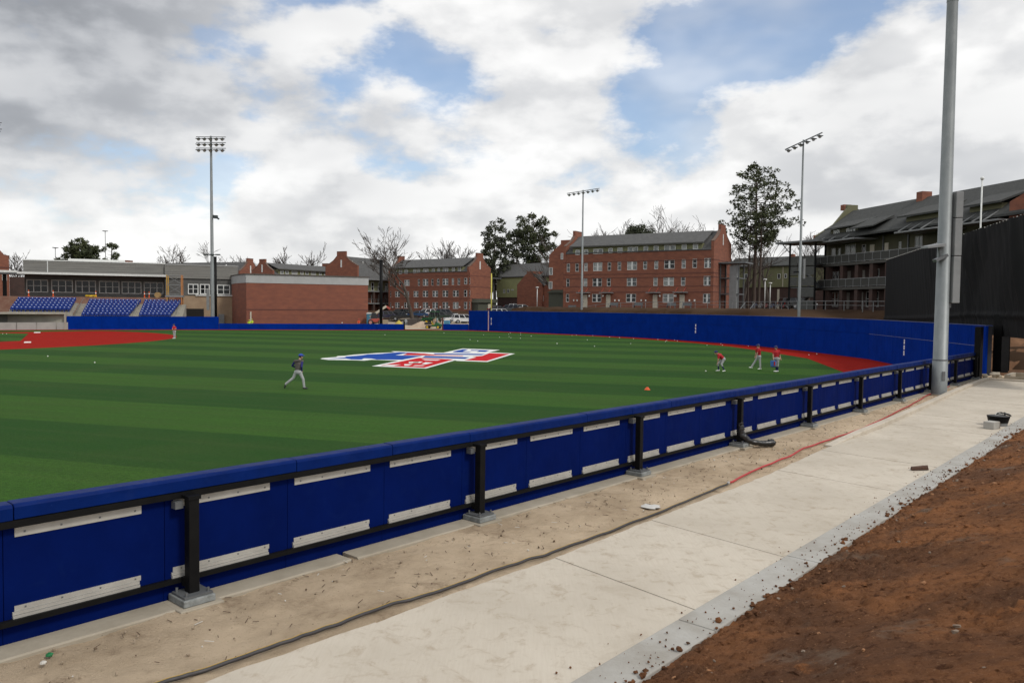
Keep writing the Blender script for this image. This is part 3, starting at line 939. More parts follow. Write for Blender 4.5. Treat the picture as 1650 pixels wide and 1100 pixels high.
def digits(text, root, px, py0, py1, wallseg, m, wratio=.62):
    """stacked painted numerals as raised strokes on the wall face"""
    SEG = {'0': 'abcdef', '1': 'bc', '3': 'abgcd', '5': 'afgcd', '7': 'abc', '8': 'abcdefg', '4': 'fgbc', '2': 'abged', '6': 'afgedc'}
    a, b = Vector(WALL[wallseg]), Vector(WALL[wallseg + 1])
    d2 = (b - a).normalized(); nr = Vector((d2.y, -d2.x))
    rr = ray(px, (py0 + py1) / 2)
    kk = (a.x * nr.x + a.y * nr.y) / (rr.x * nr.x + rr.y * nr.y)
    c = Vector((rr.x * kk, rr.y * kk))
    zz = lambda py: EYE + ray(px, py).z / ray(px, py).y * c.y
    zt, zb = zz(py0), zz(py1)
    hgt = (zt - zb) / (len(text) + .3 * (len(text) - 1))
    w = hgt * wratio; t = hgt * .25
    for i, ch in enumerate(text):
        z1 = zt - i * hgt * 1.3; z0 = z1 - hgt; zm = (z0 + z1) / 2
        rects = {'a': (-w / 2, z1 - t, w / 2, z1), 'd': (-w / 2, z0, w / 2, z0 + t), 'g': (-w / 2, zm - t / 2, w / 2, zm + t / 2), 'f': (-w / 2, zm, -w / 2 + t, z1), 'e': (-w / 2, z0, -w / 2 + t, zm), 'b': (w / 2 - t, zm, w / 2, z1), 'c': (w / 2 - t, z0, w / 2, zm)}
        b_ = MB()
        segs = SEG[ch]
        for si, sg in enumerate(segs):
            x0, q0, x1, q1 = rects[sg]
            if ch == '1': x0, x1 = -t / 2, t / 2
            o = c - Vector(WALL[0]) + nr * (.006 + si * .0008)
            p, q = o + d2 * x0, o + d2 * x1
            b_.prism([tuple(p), tuple(q), tuple(q - nr * .02), tuple(p - nr * .02)], q0, q1)
        b_.build('numeral', m, root)


num_w = mat('numeral_white', (.78, .79, .80), .6)
digits('315', OW, 791.6, 512.0, 523.0, 1, num_w, .66)
digits('350', OW, 1120.9, 522.2, 536.4, 5, num_w, .62)
digits('380', OW, 1456.9, 546.8, 572.2, 9, num_w, .62)
# black steel end posts in the corner and the foul line on the wall
for s_, y_ in ((26.9, -.16), (27.9, -.05)):
    e = fl(s_, y_)
    tag(MB().box(-.15, -.15, -.1, .15, .15, WH - e.z + .02).build('corner_post', black_m, None, loc=(e.x, e.y, e.z)),
        'black steel post %s in the fence corner' % ('left of the pair' if s_ < 27.5 else 'right of the pair, by the wall end'), 'post', 'posts in the fence corner').rotation_euler = (0, 0, FANG)
p = Vector(WALL[1]); d2 = (Vector(WALL[2]) - p).normalized(); nr = Vector((d2.y, -d2.x)); q = p + nr * .012 + d2 * .2
MB().prism([tuple(q - d2 * .11 - Vector(WALL[0])), tuple(q + d2 * .11 - Vector(WALL[0])), tuple(q + d2 * .11 - nr * .03 - Vector(WALL[0])), tuple(q - d2 * .11 - nr * .03 - Vector(WALL[0]))], 0, WH + .04).build('foul_line_strip', mat('foul_strip', (.62, .45, .45), .6), OW)
fpp = at_y(791.5, 500, 133.4)
FP = thing('foul_pole', 'yellow foul pole behind the blue wall', 'pole', (fpp.x, 133.4, 0))
MB().tube([(0, 0, 0), (0, 0, 9.9)], .085, 10).build('pole', mat('foul_yellow', (.58, .52, .09), .6), FP, smooth=True)
MB().box(.088, -.02, 4.6, .15, .02, 9.6).build('screen', mat('foul_screen', (.40, .36, .10), .6), FP)

# ------------------------------------------------------------------ blue walls along the foul side
def wall_thing(name, label, a, b, z1, w=2.4, m=blue_pad, zm=None):
    a, b = Vector(a), Vector(b)
    o = thing(name, label, 'wall', (a.x, a.y, 0))
    wall_pads(o, [Vector((0, 0)), b - a], 0, zm, z1, w, m, .12, None)
    return o


def foul_at(px):
    """where the sight line of a pixel column meets the foul side wall line"""
    r = ray(px, 531); best = None
    for (x1, y1), (x2, y2) in zip(FOUL[:-1], FOUL[1:]):
        den = r.x * (y2 - y1) - r.y * (x2 - x1)
        k = (x1 * (y2 - y1) - y1 * (x2 - x1)) / den
        t = ((r.x * k - x1) * (x2 - x1) + (r.y * k - y1) * (y2 - y1)) / ((x2 - x1) ** 2 + (y2 - y1) ** 2)
        if 0 <= t <= 1: best = (r.x * k, r.y * k)
    return best


wall_thing('foul_wall', 'low blue padded wall between field emblem gap and brick building', foul_at(353), foul_at(650.5), 1.0)
wall_thing('foul_wall', 'short low blue wall right of the utility vehicle', foul_at(714), (-7.62, 134.6), 1.06, 1.6)
TW = wall_thing('backstop_wall', 'higher blue padded wall below the blue stadium seats', foul_at(107.5), foul_at(352.5), 2.12, 2.6)
ga, gb = Vector(foul_at(309)), Vector(foul_at(326)); rt = Vector((TW.location.x, TW.location.y))
dd = (gb - ga).normalized(); nq = Vector((dd.y, -dd.x))
for g in (ga, gb): MB().prism([tuple(g - rt + nq * .02 - dd * .05), tuple(g - rt + nq * .02 + dd * .05), tuple(g - rt - nq * .01 + dd * .05), tuple(g - rt - nq * .01 - dd * .05)], .02, 2.14).build('gate_edge', black_m, TW)
g = (ga + gb) / 2 - rt
MB().prism([tuple(g + nq * .03 - dd * .18), tuple(g + nq * .03 + dd * .18), tuple(g - nq * .01 + dd * .18), tuple(g - nq * .01 - dd * .18)], 1.35, 1.75).build('gate_sign', white_b, TW)
for px_, d_ in ((651.2, 0), (713, 0)):
    e = foul_at(px_)
    tag(MB().box(-.12, -.12, 0, .12, .12, 1.5 if px_ < 680 else 2.2).build('gate_post', mat('rust_post', (.10, .035, .025), .7) if px_ > 680 else black_m, None, loc=(e[0], e[1] + .15, 0)),
        'dark post on the left side of the wall gap' if px_ < 680 else 'rust red post on the right side of the wall gap', 'post', 'posts of the gap in the low wall')

# ------------------------------------------------------------------ light towers and poles
def light_tower(name, label, px, Y, ztop, z0, r0, r1, rows, cols, barw, rowgap, yaw, dz=0.0, drv=None, q=1.0):
    base = at_y(px, 500, Y)
    t = thing(name, label, 'light pole', (base.x, Y, z0))
    h = ztop - z0
    segs = [0, h * .33, h * .331, h * .66, h * .661, h]
    rr = [r0 - (r0 - r1) * q / h + (.012 if i in (1, 3) else 0) for i, q in enumerate(segs)]
    MB().tube([(0, 0, q) for q in segs], rr, 14, cap=False).build('pole', steel, t, smooth=True)
    for r in range(rows):
        z = h - .15 - r * rowgap
        c, s = math.cos(yaw), math.sin(yaw)
        L = barw / 2
        MB().bar((-L * c, -L * s, z - dz * -1 / 2 * 0 - dz / 2), (L * c, L * s, z + dz / 2), .10, .10).build('crossarm', steel_d, t)
        for k in range(cols):
            u = -L + barw * (k + .5) / cols
            if cols % 2 == 0 or True:
                x, y, zz = u * c, u * s, z + dz * u / barw
                f = MB()
                f.bar((x, y, zz - .02), (x, y, zz - .32 * q), .05, .05, 0)
                ox, oy = s * .0, -c * .0
                # shallow visored bowl hanging under the arm
                f.tube([(x - .05 * q, y - .05 * q, zz - .28 * q), (x, y - .08 * q, zz - .33 * q), (x, y - .30 * q, zz - .45 * q), (x, y - .36 * q, zz - .48 * q)], [.12 * q, .20 * q, .25 * q, .24 * q], 9, 0)
                f.box(x - .40 * q, y - .62 * q, zz - .40 * q, x + .40 * q, y - .08 * q, zz - .33 * q, 0)
                f.tube([(x, y - .362 * q, zz - .482 * q), (x, y - .372 * q, zz - .488 * q)], [.21 * q, .20 * q], 9, 1)
                f.build('floodlight', [lampg, mat('lamp_lens', (.55, .56, .55), .2)], t)
    if drv:
        for (za, zb, off, w) in drv:
            MB().box(off - w / 2, -.25, za, off + w / 2, .05, zb).build('driver_box', grey_p, t, bevel=.02)
    return t


A = light_tower('light_tower', 'tall floodlight tower with three lamp rows beside the tan building', 342.6, 128.6, 31.9, 0, .32, .17, 3, 5, 4.9, .92, 0, drv=[(3.2, 6.6, -.72, .42)])
MB().bar((-.9, 0, 12.4), (.9, 0, 12.4), .10).build('crossarm', steel_d, A)
for dx in (-1.0, 0, 1.0):
    MB().box(dx - .35, -.35, 12.3, dx + .35, .1, 12.5).build('floodlight', lampg, A)
sp = MB(); sp.box(.35, -.3, 18.4, .95, .3, 18.9); sp.bar((.2, 0, 18.9), (1.2, 0, 18.3), .3, .25); sp.build('speaker', lampg, A)
light_tower('light_tower', 'floodlight pole rising behind the wall before the long brick dormitory', 937.2, 124.0, 22.9, 3, .185, .10, 1, 7, 5.2, .9, R_(-8), dz=.75, q=.8)
T3 = light_tower('light_tower', 'floodlight pole beside the tall pine with tilted lamp row', 1287.5, 82.6, 22.2, 3, .155, .085, 1, 6, 3.9, .9, R_(-40), dz=1.3, q=.7, drv=[(4.5, 6.6, .38, .2)])
MB().bar((-.7, 0, 5.2), (.1, 0, 5.25), .08, .14).build('crossarm', black_m, T3)
light_tower('light_tower', 'floodlight bank entering the picture at the left edge', -17, 118, 31.5, 0, .32, .17, 2, 5, 5.0, .95, 0)
# near galvanised pole
NP = fpix(1513, 636, -.02)
npw = fl(NP.x, NP.y, NP.z)
P4 = thing('light_pole', 'huge galvanised light pole standing beside the footpath', 'light pole', (npw.x, npw.y, npw.z - .1))
MB().tube([(0, 0, 0), (0, 0, 1.62), (0, 0, 1.63), (0, 0, 17.0)], [.31, .302, .288, .215], 32, cap=False).build('pole', steel, P4, smooth=True)
MB().tube([(0, 0, 16.9), (0, 0, 24)], [.226, .19], 32, cap=False).build('upper_pole', steel, P4, smooth=True)
for z in (3.9, 7.1): MB().box(.22, -.06, z, .36, .06, z + .3).build('strap', steel_d, P4)
for k, (za, zb) in enumerate(((4.1, 6.10), (6.13, 7.72), (7.75, 8.85))):
    MB().box(.27 + .012 * k, -.30, za, .585 + .01 * k, .12, zb).build('driver_box', grey_p, P4, bevel=.02)
MB().box(-.07, -.325, .75, .07, -.285, 1.15).build('hand_hole', steel_d, P4, bevel=.01)
MB().tube([(0, 0, 1.60), (0, 0, 1.66)], .306, 32, cap=False).build('weld_collar', steel_d, P4, smooth=True)
MB().tube([(0, 0, .0), (0, 0, .14)], .40, 24).build('base_collar', concrete, P4)
MB().bar((-.5, -.2, 5.9), (.0, -.2, 6.15), .3, .12).build('bracket_arm', steel_d, P4)
fo2 = MB(); fo2.add([(-.95, -.5, 6.5), (-.2, -.5, 6.62), (-.05, .3, 6.72), (-.85, .3, 6.55), (-.95, -.5, 6.42), (-.2, -.5, 6.5), (-.05, .3, 6.6), (-.85, .3, 6.45)],
                   [(0, 1, 2, 3), (7, 6, 5, 4), (0, 4, 5, 1), (1, 5, 6, 2), (2, 6, 7, 3), (3, 7, 4, 0)])
fo2.build('floodlight', grey_p, P4)
MB().tube([(-.25, -.1, 6.5), (-.18, -.15, 5.95)], .07, 8).build('lamp_arm', steel_d, P4)


def simple_pole(name, label, px, pyt, Y, z0, r, m, cat='pole', ball=False, n=10, r1=None):
    b = at_y(px, 500, Y); zt = at_y(px, pyt, Y).z
    t = thing(name, label, cat, (b.x, Y, z0))
    MB().tube([(0, 0, 0), (0, 0, zt - z0)], [r, r1 or r], n).build('pole', m, t, smooth=True)
    if ball: MB().lump((0, 0, zt - z0 + r * 2), r * 2.4, 0, jit=0, n=6, m=10).build('finial', m, t, smooth=True)
    else: MB().tube([(0, 0, zt - z0), (0, 0, zt - z0 + .06)], r * 1.15, n).build('pole_cap', m, t)
    return t


simple_pole('net_pole', 'black net pole right of the brick box building', 614, 420, 136.2, 0, .28, black_m)
simple_pole('net_pole', 'black net pole hugging the tall left floodlight tower', 347.2, 414, 131.5, 0, .28, black_m)
simple_pole('flag_pole', 'white flagpole standing before the dark roof at the right', 1575, 290, 62, 2.5, .06, white_p, 'flagpole', True)
for px_, pt, Y_, lb in ((171.5, 373, 330, 'distant high mast lamp over the left pines'), (91, 400, 300, 'tiny distant mast left of the round pine')):
    q = simple_pole('mast_lamp', lb, px_, pt, Y_, 3, .28 if px_ > 100 else .16, grey_p, 'lamp', r1=.12)
    zt = at_y(px_, pt, Y_).z - 3
    hm = MB()
    for k in range(8): hm.bar((0, 0, zt), (1.1 * math.cos(k * .785), 1.1 * math.sin(k * .785), zt + .25), .3, .2)
    hm.build('lamp_head', steel_d, q)

# ------------------------------------------------------------------ batter's eye: black tarp on a steel frame
BA, BB = Vector((41.2, 85.2)), Vector((26.0, 34.5))
BE = thing('batters_eye', 'big black tarp screen stretched above the dirt at the right', 'screen', (BA.x, BA.y, 0))
dv = (BB - BA); LBE = dv.length; dv /= LBE
nx = Vector((-dv.y, dv.x))                                        # towards the houses
tarp = mat('tarp', (.010, .010, .0105), .8, (.013, .013, .0135), .6, spec=.12, bump=.25, bscale=5)
nu, nz_ = 460, 64
us = np.linspace(0, LBE, nu); vs_ = np.linspace(0, 1, nz_)
U, V = np.meshgrid(us, vs_)
ztop = 9.75 + 0.05 * np.abs(np.sin(U * math.pi / 1.2)) * -1
zlow = np.interp(U, [0, 20, 34, LBE], [1.9, 2.3, 2.8, 2.8])
Zt = zlow + V * (ztop - zlow)
wr = np.array([(abs(mnoise.noise((u * .95 + v * 3.4, v * .35, 3))) + .5 * abs(mnoise.noise((u * 2.1 + v * 5.2, v * .5, 9)))) * (.35 + max(0, mnoise.noise((u * .22, v * 1.4, 40)) * 1.6 + .35)) for u, v in zip(U.ravel(), V.ravel())]).reshape(U.shape)
amp = np.interp(U, [0, 18, 26, 34, LBE], [.03, .06, .40, .55, .5])
sagw = wr * amp + .10 * np.exp(-((V - .18) / .02) ** 2)
XX = dv.x * U - nx.x * sagw; YY = dv.y * U - nx.y * sagw
grid_mesh('tarp', XX, YY, Zt, tarp, BE)
for q, u in enumerate(np.linspace(.3, LBE - 1, 9)):
    p = dv * u + nx * .55
    zb = tz(BA.x + p.x, BA.y + p.y) - .4
    MB().box(-.25, -.25, zb, .25, .25, 9.4).build('steel_column', black_m, BE, loc=(p.x, p.y, 0)).rotation_euler = (0, 0, math.atan2(dv.y, dv.x))
pv = at_y(1612.5, 570, 46.5)
MB().box(-.29, -.29, -.6, .29, .29, 3.2).build('front_column', black_m, BE, loc=(pv.x - BA.x, 46.5 - BA.y, .9)).rotation_euler = (0, 0, .3)
gr = MB()
for u in np.arange(.3, LBE, .62): gr.lump((dv.x * u - nx.x * .03, dv.y * u - nx.y * .03, 9.74), .045, int(u * 7), n=3, m=5, jit=.1)
gr.build('grommet_row', alu, BE)['kind'] = 'stuff'

# ------------------------------------------------------------------ buildings
class Fr:
    """a facade frame: u runs along the facade, v into the building, z up (world height)"""
    def __init__(s, name, label, pxl, dl, pxr, dr, cat='building'):
        a, b = at_y(pxl, 490, dl), at_y(pxr, 490, dr)
        s.a, s.b = Vector((a.x, dl)), Vector((b.x, dr))
        s.d = (s.b - s.a); s.L = s.d.length; s.d = s.d / s.L
        s.n = Vector((-s.d.y, s.d.x))
        s.root = thing(name, label, cat, (s.a.x, s.a.y, 0), math.atan2(s.d.y, s.d.x))

    def fp(s, px, py, v=0.0):
        r = ray(px, py); o = s.a + s.n * v
        k = (o.dot(s.n)) / (r.x * s.n.x + r.y * s.n.y)
        p = Vector((r.x * k, r.y * k)) - s.a
        return p.dot(s.d), EYE + r.z * k

    def u(s, px, v=0.0):
        return s.fp(px, 490, v)[0]

    def z(s, px, py, v=0.0):
        return s.fp(px, py, v)[1]


def window(root, u0, z0, u1, z1, kind='s', v=0.0, fm=white_p, pm=glass_d, cols=None, rows=2, fw=.09, name='window', rec=0.0):
    v = v + rec
    f = MB(); a, b = v - .085, v - .003
    if kind == 'd' and cols is None: cols = 2
    cols = cols or 1
    f.box(u0, a, z0, u0 + fw, b, z1); f.box(u1 - fw, a, z0, u1, b, z1)
    f.box(u0 + fw, a, z0, u1 - fw, b, z0 + fw); f.box(u0 + fw, a, z1 - fw, u1 - fw, b, z1)
    mw = .32 if kind == 'd' else fw * .9
    for c in range(1, cols):
        x = u0 + (u1 - u0) * c / cols
        f.box(x - mw / 2, a - .02, z0 + fw, x + mw / 2, b, z1 - fw)
    if rows > 1:
        zm = z0 + (z1 - z0) * .52
        for c in range(cols):
            xa = u0 + (u1 - u0) * c / cols + (fw if c == 0 else mw / 2); xb = u0 + (u1 - u0) * (c + 1) / cols - (fw if c == cols - 1 else mw / 2)
            f.box(xa, a + .012, zm - .04, xb, b, zm + .04)
    o = f.build(name, fm, root)
    pn = MB(); pn.box(u0 + .02, v - .045, z0 + .02, u1 - .02, v - .030, z1 - .02)
    pn.build('pane', pm, o)
    return o


def dorm(fr, D, zb, ze, zdorm, zr, zs, zc, ud=None, gl=True, gr=True, wallm=brick, roofm=shingle, dormm=green_side, cw=.9, courses=(), rects=None):
    L, rt = fr.L, fr.root
    w = MB(); w.box(.1, 0 if not rects else REC + .004, zb, L - .1, D, ze); w.build('wall', wallm, rt)
    if rects: facade(rt, .1, L - .1, zb, ze, rects, wallm)
    for i, (has, u) in enumerate(((gl, 0), (gr, L))):
        if not has: continue
        h = D / 2; cw = D * .14
        prof = [(-.06, zb), (-.06, zs), (h * .25, zs + (zr - zs) * .26), (h * .5, zs + (zr - zs) * .55), (h - cw, zs + (zr - zs) * .98), (h - cw, zc), (h + cw, zc), (h + cw, zs + (zr - zs) * .98), (h * 1.5, zs + (zr - zs) * .55), (h * 1.75, zs + (zr - zs) * .26), (D + .06, zs), (D + .06, zb)]
        g = MB(); a, b = (-.28, .22) if i == 0 else (L - .22, L + .28)
        g.extr(prof, 'x', a, b); gw = g.build('gable_wall', wallm, rt)
        for (y0, z0), (y1, z1) in zip(prof[1:-1], prof[2:-1]):
            if abs(y1 - y0) > .05: MB().bar(((a + b) / 2, y0, z0 + .05), ((a + b) / 2, y1, z1 + .05), .56, .10).build('coping', mat('coping', (.13, .085, .065), .9), gw)
        zz = zs - .35
        sl = MB()
        xo = -.30 if i == 0 else L + .30
        sl.box(xo - .02, h - .22, zz, xo + .02, h + .22, zz + 1.9); sl.build('slit_window', white_p, gw)
        for c in courses:
            MB().box(a - .03, -.09, c, b + .03, D + .09, c + .12).build('string_course', course, gw)
    r = MB(); h = D / 2
    r.extr([(-.12, ze - .02), (-.12, ze + .14), (h, zr), (D + .12, ze + .14), (D + .12, ze - .02), (h, zr - .3)], 'x', .24, L - .24)
    ro = r.build('roof', roofm, rt)
    if ud:
        u0, u1 = ud
        q = MB(); q.extr([(-.5, zdorm - .10), (-.5, zdorm + .10), (h - .1, zr + .06), (h - .1, zr - .1)], 'x', u0 - .45, u1 + .45); q.build('dormer_roof', roofm, rt)
        q = MB(); q.box(u0, .02, ze + .003, u1, h * .7, zdorm - .05); q.build('dormer_wall', dormm, rt)
        q = MB(); q.box(u0 - .45, -.56, zdorm - .16, u1 + .45, -.502, zdorm + .06); q.build('fascia', mat('fascia', (.07, .07, .06), .7), rt)
    for c in courses:
        MB().box(.24, -.03, c, L - .24, 0.0, c + .10).build('string_course', course, rt)
    for i in range(4):
        u = L * (.12 + .24 * i)
        q = MB(); zq = ze + (zr - ze) * .72; q.tube([(u, h * .72, zq - .1), (u, h * .72, zq + .45)], .16, 8); q.build('roof_vent', white_p, rt, smooth=True)
    return ro


rn = random.Random(3)
REC = .16


def facade(root, u0, u1, z0, z1, rects, m):
    """brick front built around its window openings, with reveals"""
    us = sorted({u0, u1} | {r[0] for r in rects} | {r[2] for r in rects}); zs = sorted({z0, z1} | {r[1] for r in rects} | {r[3] for r in rects})
    b = MB()
    for i in range(len(us) - 1):
        for j in range(len(zs) - 1):
            cu, cz = (us[i] + us[i + 1]) / 2, (zs[j] + zs[j + 1]) / 2
            if any(r[0] < cu < r[2] and r[1] < cz < r[3] for r in rects): continue
            b.quad((us[i], 0, zs[j]), (us[i + 1], 0, zs[j]), (us[i + 1], 0, zs[j + 1]), (us[i], 0, zs[j + 1]))
    for r in rects:
        a, c, d, e = r
        b.quad((a, 0, c), (a, 0, e), (a, REC, e), (a, REC, c)); b.quad((d, 0, c), (d, REC, c), (d, REC, e), (d, 0, e))
        b.quad((a, 0, e), (d, 0, e), (d, REC, e), (a, REC, e)); b.quad((a, 0, c), (a, REC, c), (d, REC, c), (d, 0, c))
    b.build('front_wall', m, root)


def win_rects(fr, tab, ox, oy, sc):
    out = []
    for t in tab:
        x0, y0, x1, y1 = t[:4]; pxm = ox + (x0 + x1) / 2 / sc
        out.append((fr.u(ox + x0 / sc), fr.z(pxm, oy + y1 / sc), fr.u(ox + x1 / sc), fr.z(pxm, oy + y0 / sc)))
    return out




def wins(fr, tab, ox, oy, sc, **kw):
    for t in tab:
        x0, y0, x1, y1 = t[:4]; kind = t[4] if len(t) > 4 else 's'
        u0, u1 = fr.u(ox + x0 / sc, kw.get('v', 0)), fr.u(ox + x1 / sc, kw.get('v', 0))
        pxm = ox + (x0 + x1) / 2 / sc
        z1, z0 = fr.z(pxm, oy + y0 / sc, kw.get('v', 0)), fr.z(pxm, oy + y1 / sc, kw.get('v', 0))
        k2 = dict(kw)
        if 'pm' not in k2: k2['pm'] = rn.choice([glass_d, glass_d, glass_m, glass_m, glass_l])
        window(fr.root, u0, z0, u1, z1, kind, **k2)


# ---- long brick dormitory in the middle
M = Fr('brick_dormitory', 'long three storey red brick dormitory right of centre with dormer strip', 909.5, 148, 1146.3, 133)
zx = lambda x: 860 + x / 4.583
zy = lambda y: 330 + y / 4.583
mzb, mze = 3.9, M.z(zx(1250), zy(333)); mzd = M.z(zx(1230), zy(278)); mzr = 4.4 + (494.7 - 373) / 1240 * 138.5
Dm = 10.4
TAB_M = [(303, 433, 329, 493), (368, 430, 394, 491), (434, 425, 502, 489, 'd'), (541, 424, 567, 486), (614, 421, 641, 484), (685, 416, 758, 481, 'd'), (803, 412, 832, 477), (884, 409, 914, 475), (957, 406, 1035, 472, 'd'), (1086, 402, 1117, 470), (1166, 398, 1199, 466), (1252, 393, 1313, 466, 'd'), (240, 433, 264, 495),
         (365, 543, 393, 605), (432, 541, 500, 604, 'd'), (537, 540, 566, 602), (684, 536, 757, 602, 'd'), (880, 533, 912, 600), (954, 531, 1032, 598, 'd'), (1083, 531, 1116, 597), (1250, 524, 1310, 596, 'd'), (238, 546, 262, 608),
         (430, 657, 498, 718, 'd'), (680, 656, 754, 719, 'd'), (951, 656, 1032, 722, 'd'), (1248, 655, 1308, 726, 'd'), (236, 657, 260, 718)]
dorm(M, Dm, mzb, mze, mzd, mzr, M.z(1146.3, zy(268)), mzr + .95, (M.u(zx(283)), M.u(zx(1232))), courses=[M.z(1100, zy(y), 0) for y in (410, 506, 535, 602, 645)], rects=win_rects(M, TAB_M, 860, 330, 4.583))
wins(M, TAB_M, 860, 330, 4.583, rec=REC)
wins(M, [(305, 333, 335, 370), (368, 330, 398, 366), (437, 326, 470, 363), (473, 325, 508, 361), (547, 320, 577, 358), (614, 316, 650, 355), (689, 312, 724, 352), (728, 310, 764, 350), (806, 306, 839, 346), (880, 303, 916, 342), (958, 299, 998, 338), (1002, 297, 1041, 336), (1086, 292, 1123, 332), (1168, 287, 1206, 328)], 860, 330, 4.583, pm=glass_l, rows=1)
for x0, x1, y0, y1 in ((365, 396, 662, 742), (534, 566, 662, 752), (879, 913, 662, 752), (1077, 1113, 660, 760)):
    u0, u1 = M.u(zx(x0)), M.u(zx(x1)); zt = M.z(zx(x0), zy(y0))
    dr = MB().box(u0, -.07, mzb + .1, u1, -.003, zt).build('door', cream_p, M.root)
    MB().box(u0 + .1, -.12, mzb + 1.2, u0 + .2, -.072, mzb + 1.35).build('handle', steel_d, dr)
    ca = MB(); ca.box(u0 - .8, -1.5, zt + .25, u1 + .6, -.02, zt + .40)
    cn = ca.build('door_canopy', grey_p, M.root)
    sr = MB()
    for u in (u0 - .4, u1 + .2): sr.bar((u, -1.35, zt + .42), (u, -.05, zt + 1.2), .08, .08)
    sr.build('tie_rod', mat('red_steel', (.30, .05, .035), .6), cn)
for x in (297, 322, 410, 513, 600, 630, 795, 828, 930, 1040, 1050, 1150, 1188):
    u = M.u(zx(x)); z = M.z(zx(x), zy(705 if x not in (410, 513, 930, 1040, 1050) else 672))
    MB().box(u - .11, -.16, z - .16, u + .11, -.003, z + .16).build('wall_vent', white_b, M.root)
# rear wing seen left of the facade
wv = 12.0
w0, w1 = M.u(884, wv), M.u(914, wv)
q = MB(); zt_ = M.z(884, zy(372), wv); zc_ = M.z(900, zy(262), wv)
prof = [(w0, mzb), (w0, zt_), (w0 + (w1 - w0) * .35, zt_ + (zc_ - zt_) * .45), (w0 + (w1 - w0) * .62, zc_ - .8), (w0 + (w1 - w0) * .62, zc_), (w0 + (w1 - w0) * 1.1, zc_), (w0 + (w1 - w0) * 1.1, zc_ - .8), (w1 + 3.2, zt_), (w1 + 3.2, mzb)]
q.extr(prof, 'y', wv, wv + .5); q.build('wing_wall', brick, M.root)
q = MB(); q.box(w0 + .05, wv + .5, mzb, w1 + 3, wv + 8, zt_ - .2); q.build('wing_side', brick, M.root)
q = MB(); um = w0 + (w1 - w0) * .86; q.extr([(w0 + .1, zt_ - .1), (um, zc_ - .9), (w1 + 3, zt_ - .1)], 'y', wv + .5, wv + 8); q.build('wing_roof', shingle, M.root)
wins(M, [(197, 357, 214, 403), (112, 463, 138, 518), (111, 566, 136, 620)], 860, 330, 4.583, v=wv, rows=1, pm=glass_l)
q = MB(); q.box(M.u(884, 9), 9, mzb, M.u(908, 9), 9.3, M.z(895, zy(650), 9)); q.extr([(M.u(882, 9), M.z(895, zy(650), 9)), (M.u(890, 9), M.z(895, zy(628), 9)), (M.u(910, 9), M.z(895, zy(628), 9)), (M.u(912, 9), M.z(895, zy(650), 9))], 'y', 8.6, 11.9)
q.build('entry_porch', mat('porch_green', (.07, .075, .055), .8), M.root)
# stair tower glued to the right gable
q = MB()
u0 = M.L + .4
for a, b in ((3.5, 0), (6.8, 0), (3.5, 3.2), (6.8, 3.2)): q.box(u0 + b - .1, a - .1, 3.9, u0 + b + .1, a + .1, 11.9)
q.build('stair_post', steel_d, M.root)
MB().box(u0 + 1.7, 3.2, 3.9, u0 + 2.9, 4.2, 11.6).build('stair_panel', grey_p, M.root)
for z in (6.6, 9.4): MB().box(u0, 3.4, z, u0 + 3.3, 7, z + .18).build('stair_landing', steel_d, M.root)
MB().box(u0 - .2, 2.6, 12.0, u0 + 4.6, 7.6, 12.25).build('stair_canopy', steel_d, M.root)

# ---- second dormitory left of the foul pole
D2 = Fr('brick_dormitory', 'three storey red brick dormitory behind the bare tree and parked cars', 627.5, 200, 754, 185)
yx = lambda x: 600 + x / 5.237
yy = lambda y: 330 + y / 5.237
e2 = D2.z(yx(700), yy(566)); d2z = D2.z(yx(750), yy(520)); r2 = 4.4 + (491 - 415) / 1240 * 189
TAB_D2 = [(183, 637, 203, 683), (225, 637, 243, 683), (268, 632, 313, 683, 'd'), (383, 628, 400, 683), (424, 626, 471, 683, 'd'), (497, 625, 515, 681), (543, 624, 565, 680), (591, 622, 640, 678, 'd'), (668, 620, 688, 676), (717, 619, 740, 675), (772, 615, 822, 671, 'd'),
          (190, 730, 232, 778, 'd'), (266, 729, 310, 778, 'd'), (346, 727, 388, 777, 'd'), (424, 725, 470, 777, 'd'), (506, 724, 553, 777, 'd'), (591, 722, 639, 776, 'd'), (678, 721, 728, 775, 'd'), (771, 718, 822, 775, 'd'),
          (190, 823, 230, 870, 'd'), (266, 822, 308, 871, 'd'), (350, 822, 388, 872, 'd'), (424, 821, 470, 873, 'd'), (506, 821, 553, 874, 'd'), (591, 820, 640, 875, 'd'), (678, 820, 727, 877, 'd'), (771, 818, 822, 880, 'd'),
          (144, 640, 158, 685), (144, 728, 158, 778), (144, 822, 158, 868)]
dorm(D2, 8.6, 2.0, e2, d2z, r2, D2.z(754, yy(525)), r2 + 1.0, (D2.u(yx(172)), D2.u(yx(758))), courses=[D2.z(740, yy(y)) for y in (600, 694, 792)], rects=win_rects(D2, TAB_D2, 600, 330, 5.237))
wins(D2, TAB_D2, 600, 330, 5.237, rec=REC)
wins(D2, [(180, 555, 205, 585), (225, 552, 250, 583), (272, 549, 300, 580), (345, 545, 372, 577), (381, 543, 403, 575), (428, 541, 450, 573), (452, 540, 474, 572), (503, 536, 525, 569), (551, 533, 571, 567), (594, 531, 617, 565), (619, 530, 641, 564), (672, 527, 695, 562), (722, 525, 747, 560)], 600, 330, 5.237, pm=glass_l, rows=1)
q = MB(); q.box(D2.L + .3, 1.2, 2.0, D2.L + 2.2, 8.4, 5.0); q.extr([(.9, 5.0), (1.3, 5.9), (8.2, 5.9), (8.7, 5.0)], 'x', D2.L + .3, D2.L + 2.6); q.build('entry_porch', MATS['porch_green'], D2.root)
MB().box(D2.L + 2.22, 5.0, 2.2, D2.L + 2.3, 6.1, 4.7).build('door', cream_p, D2.root)
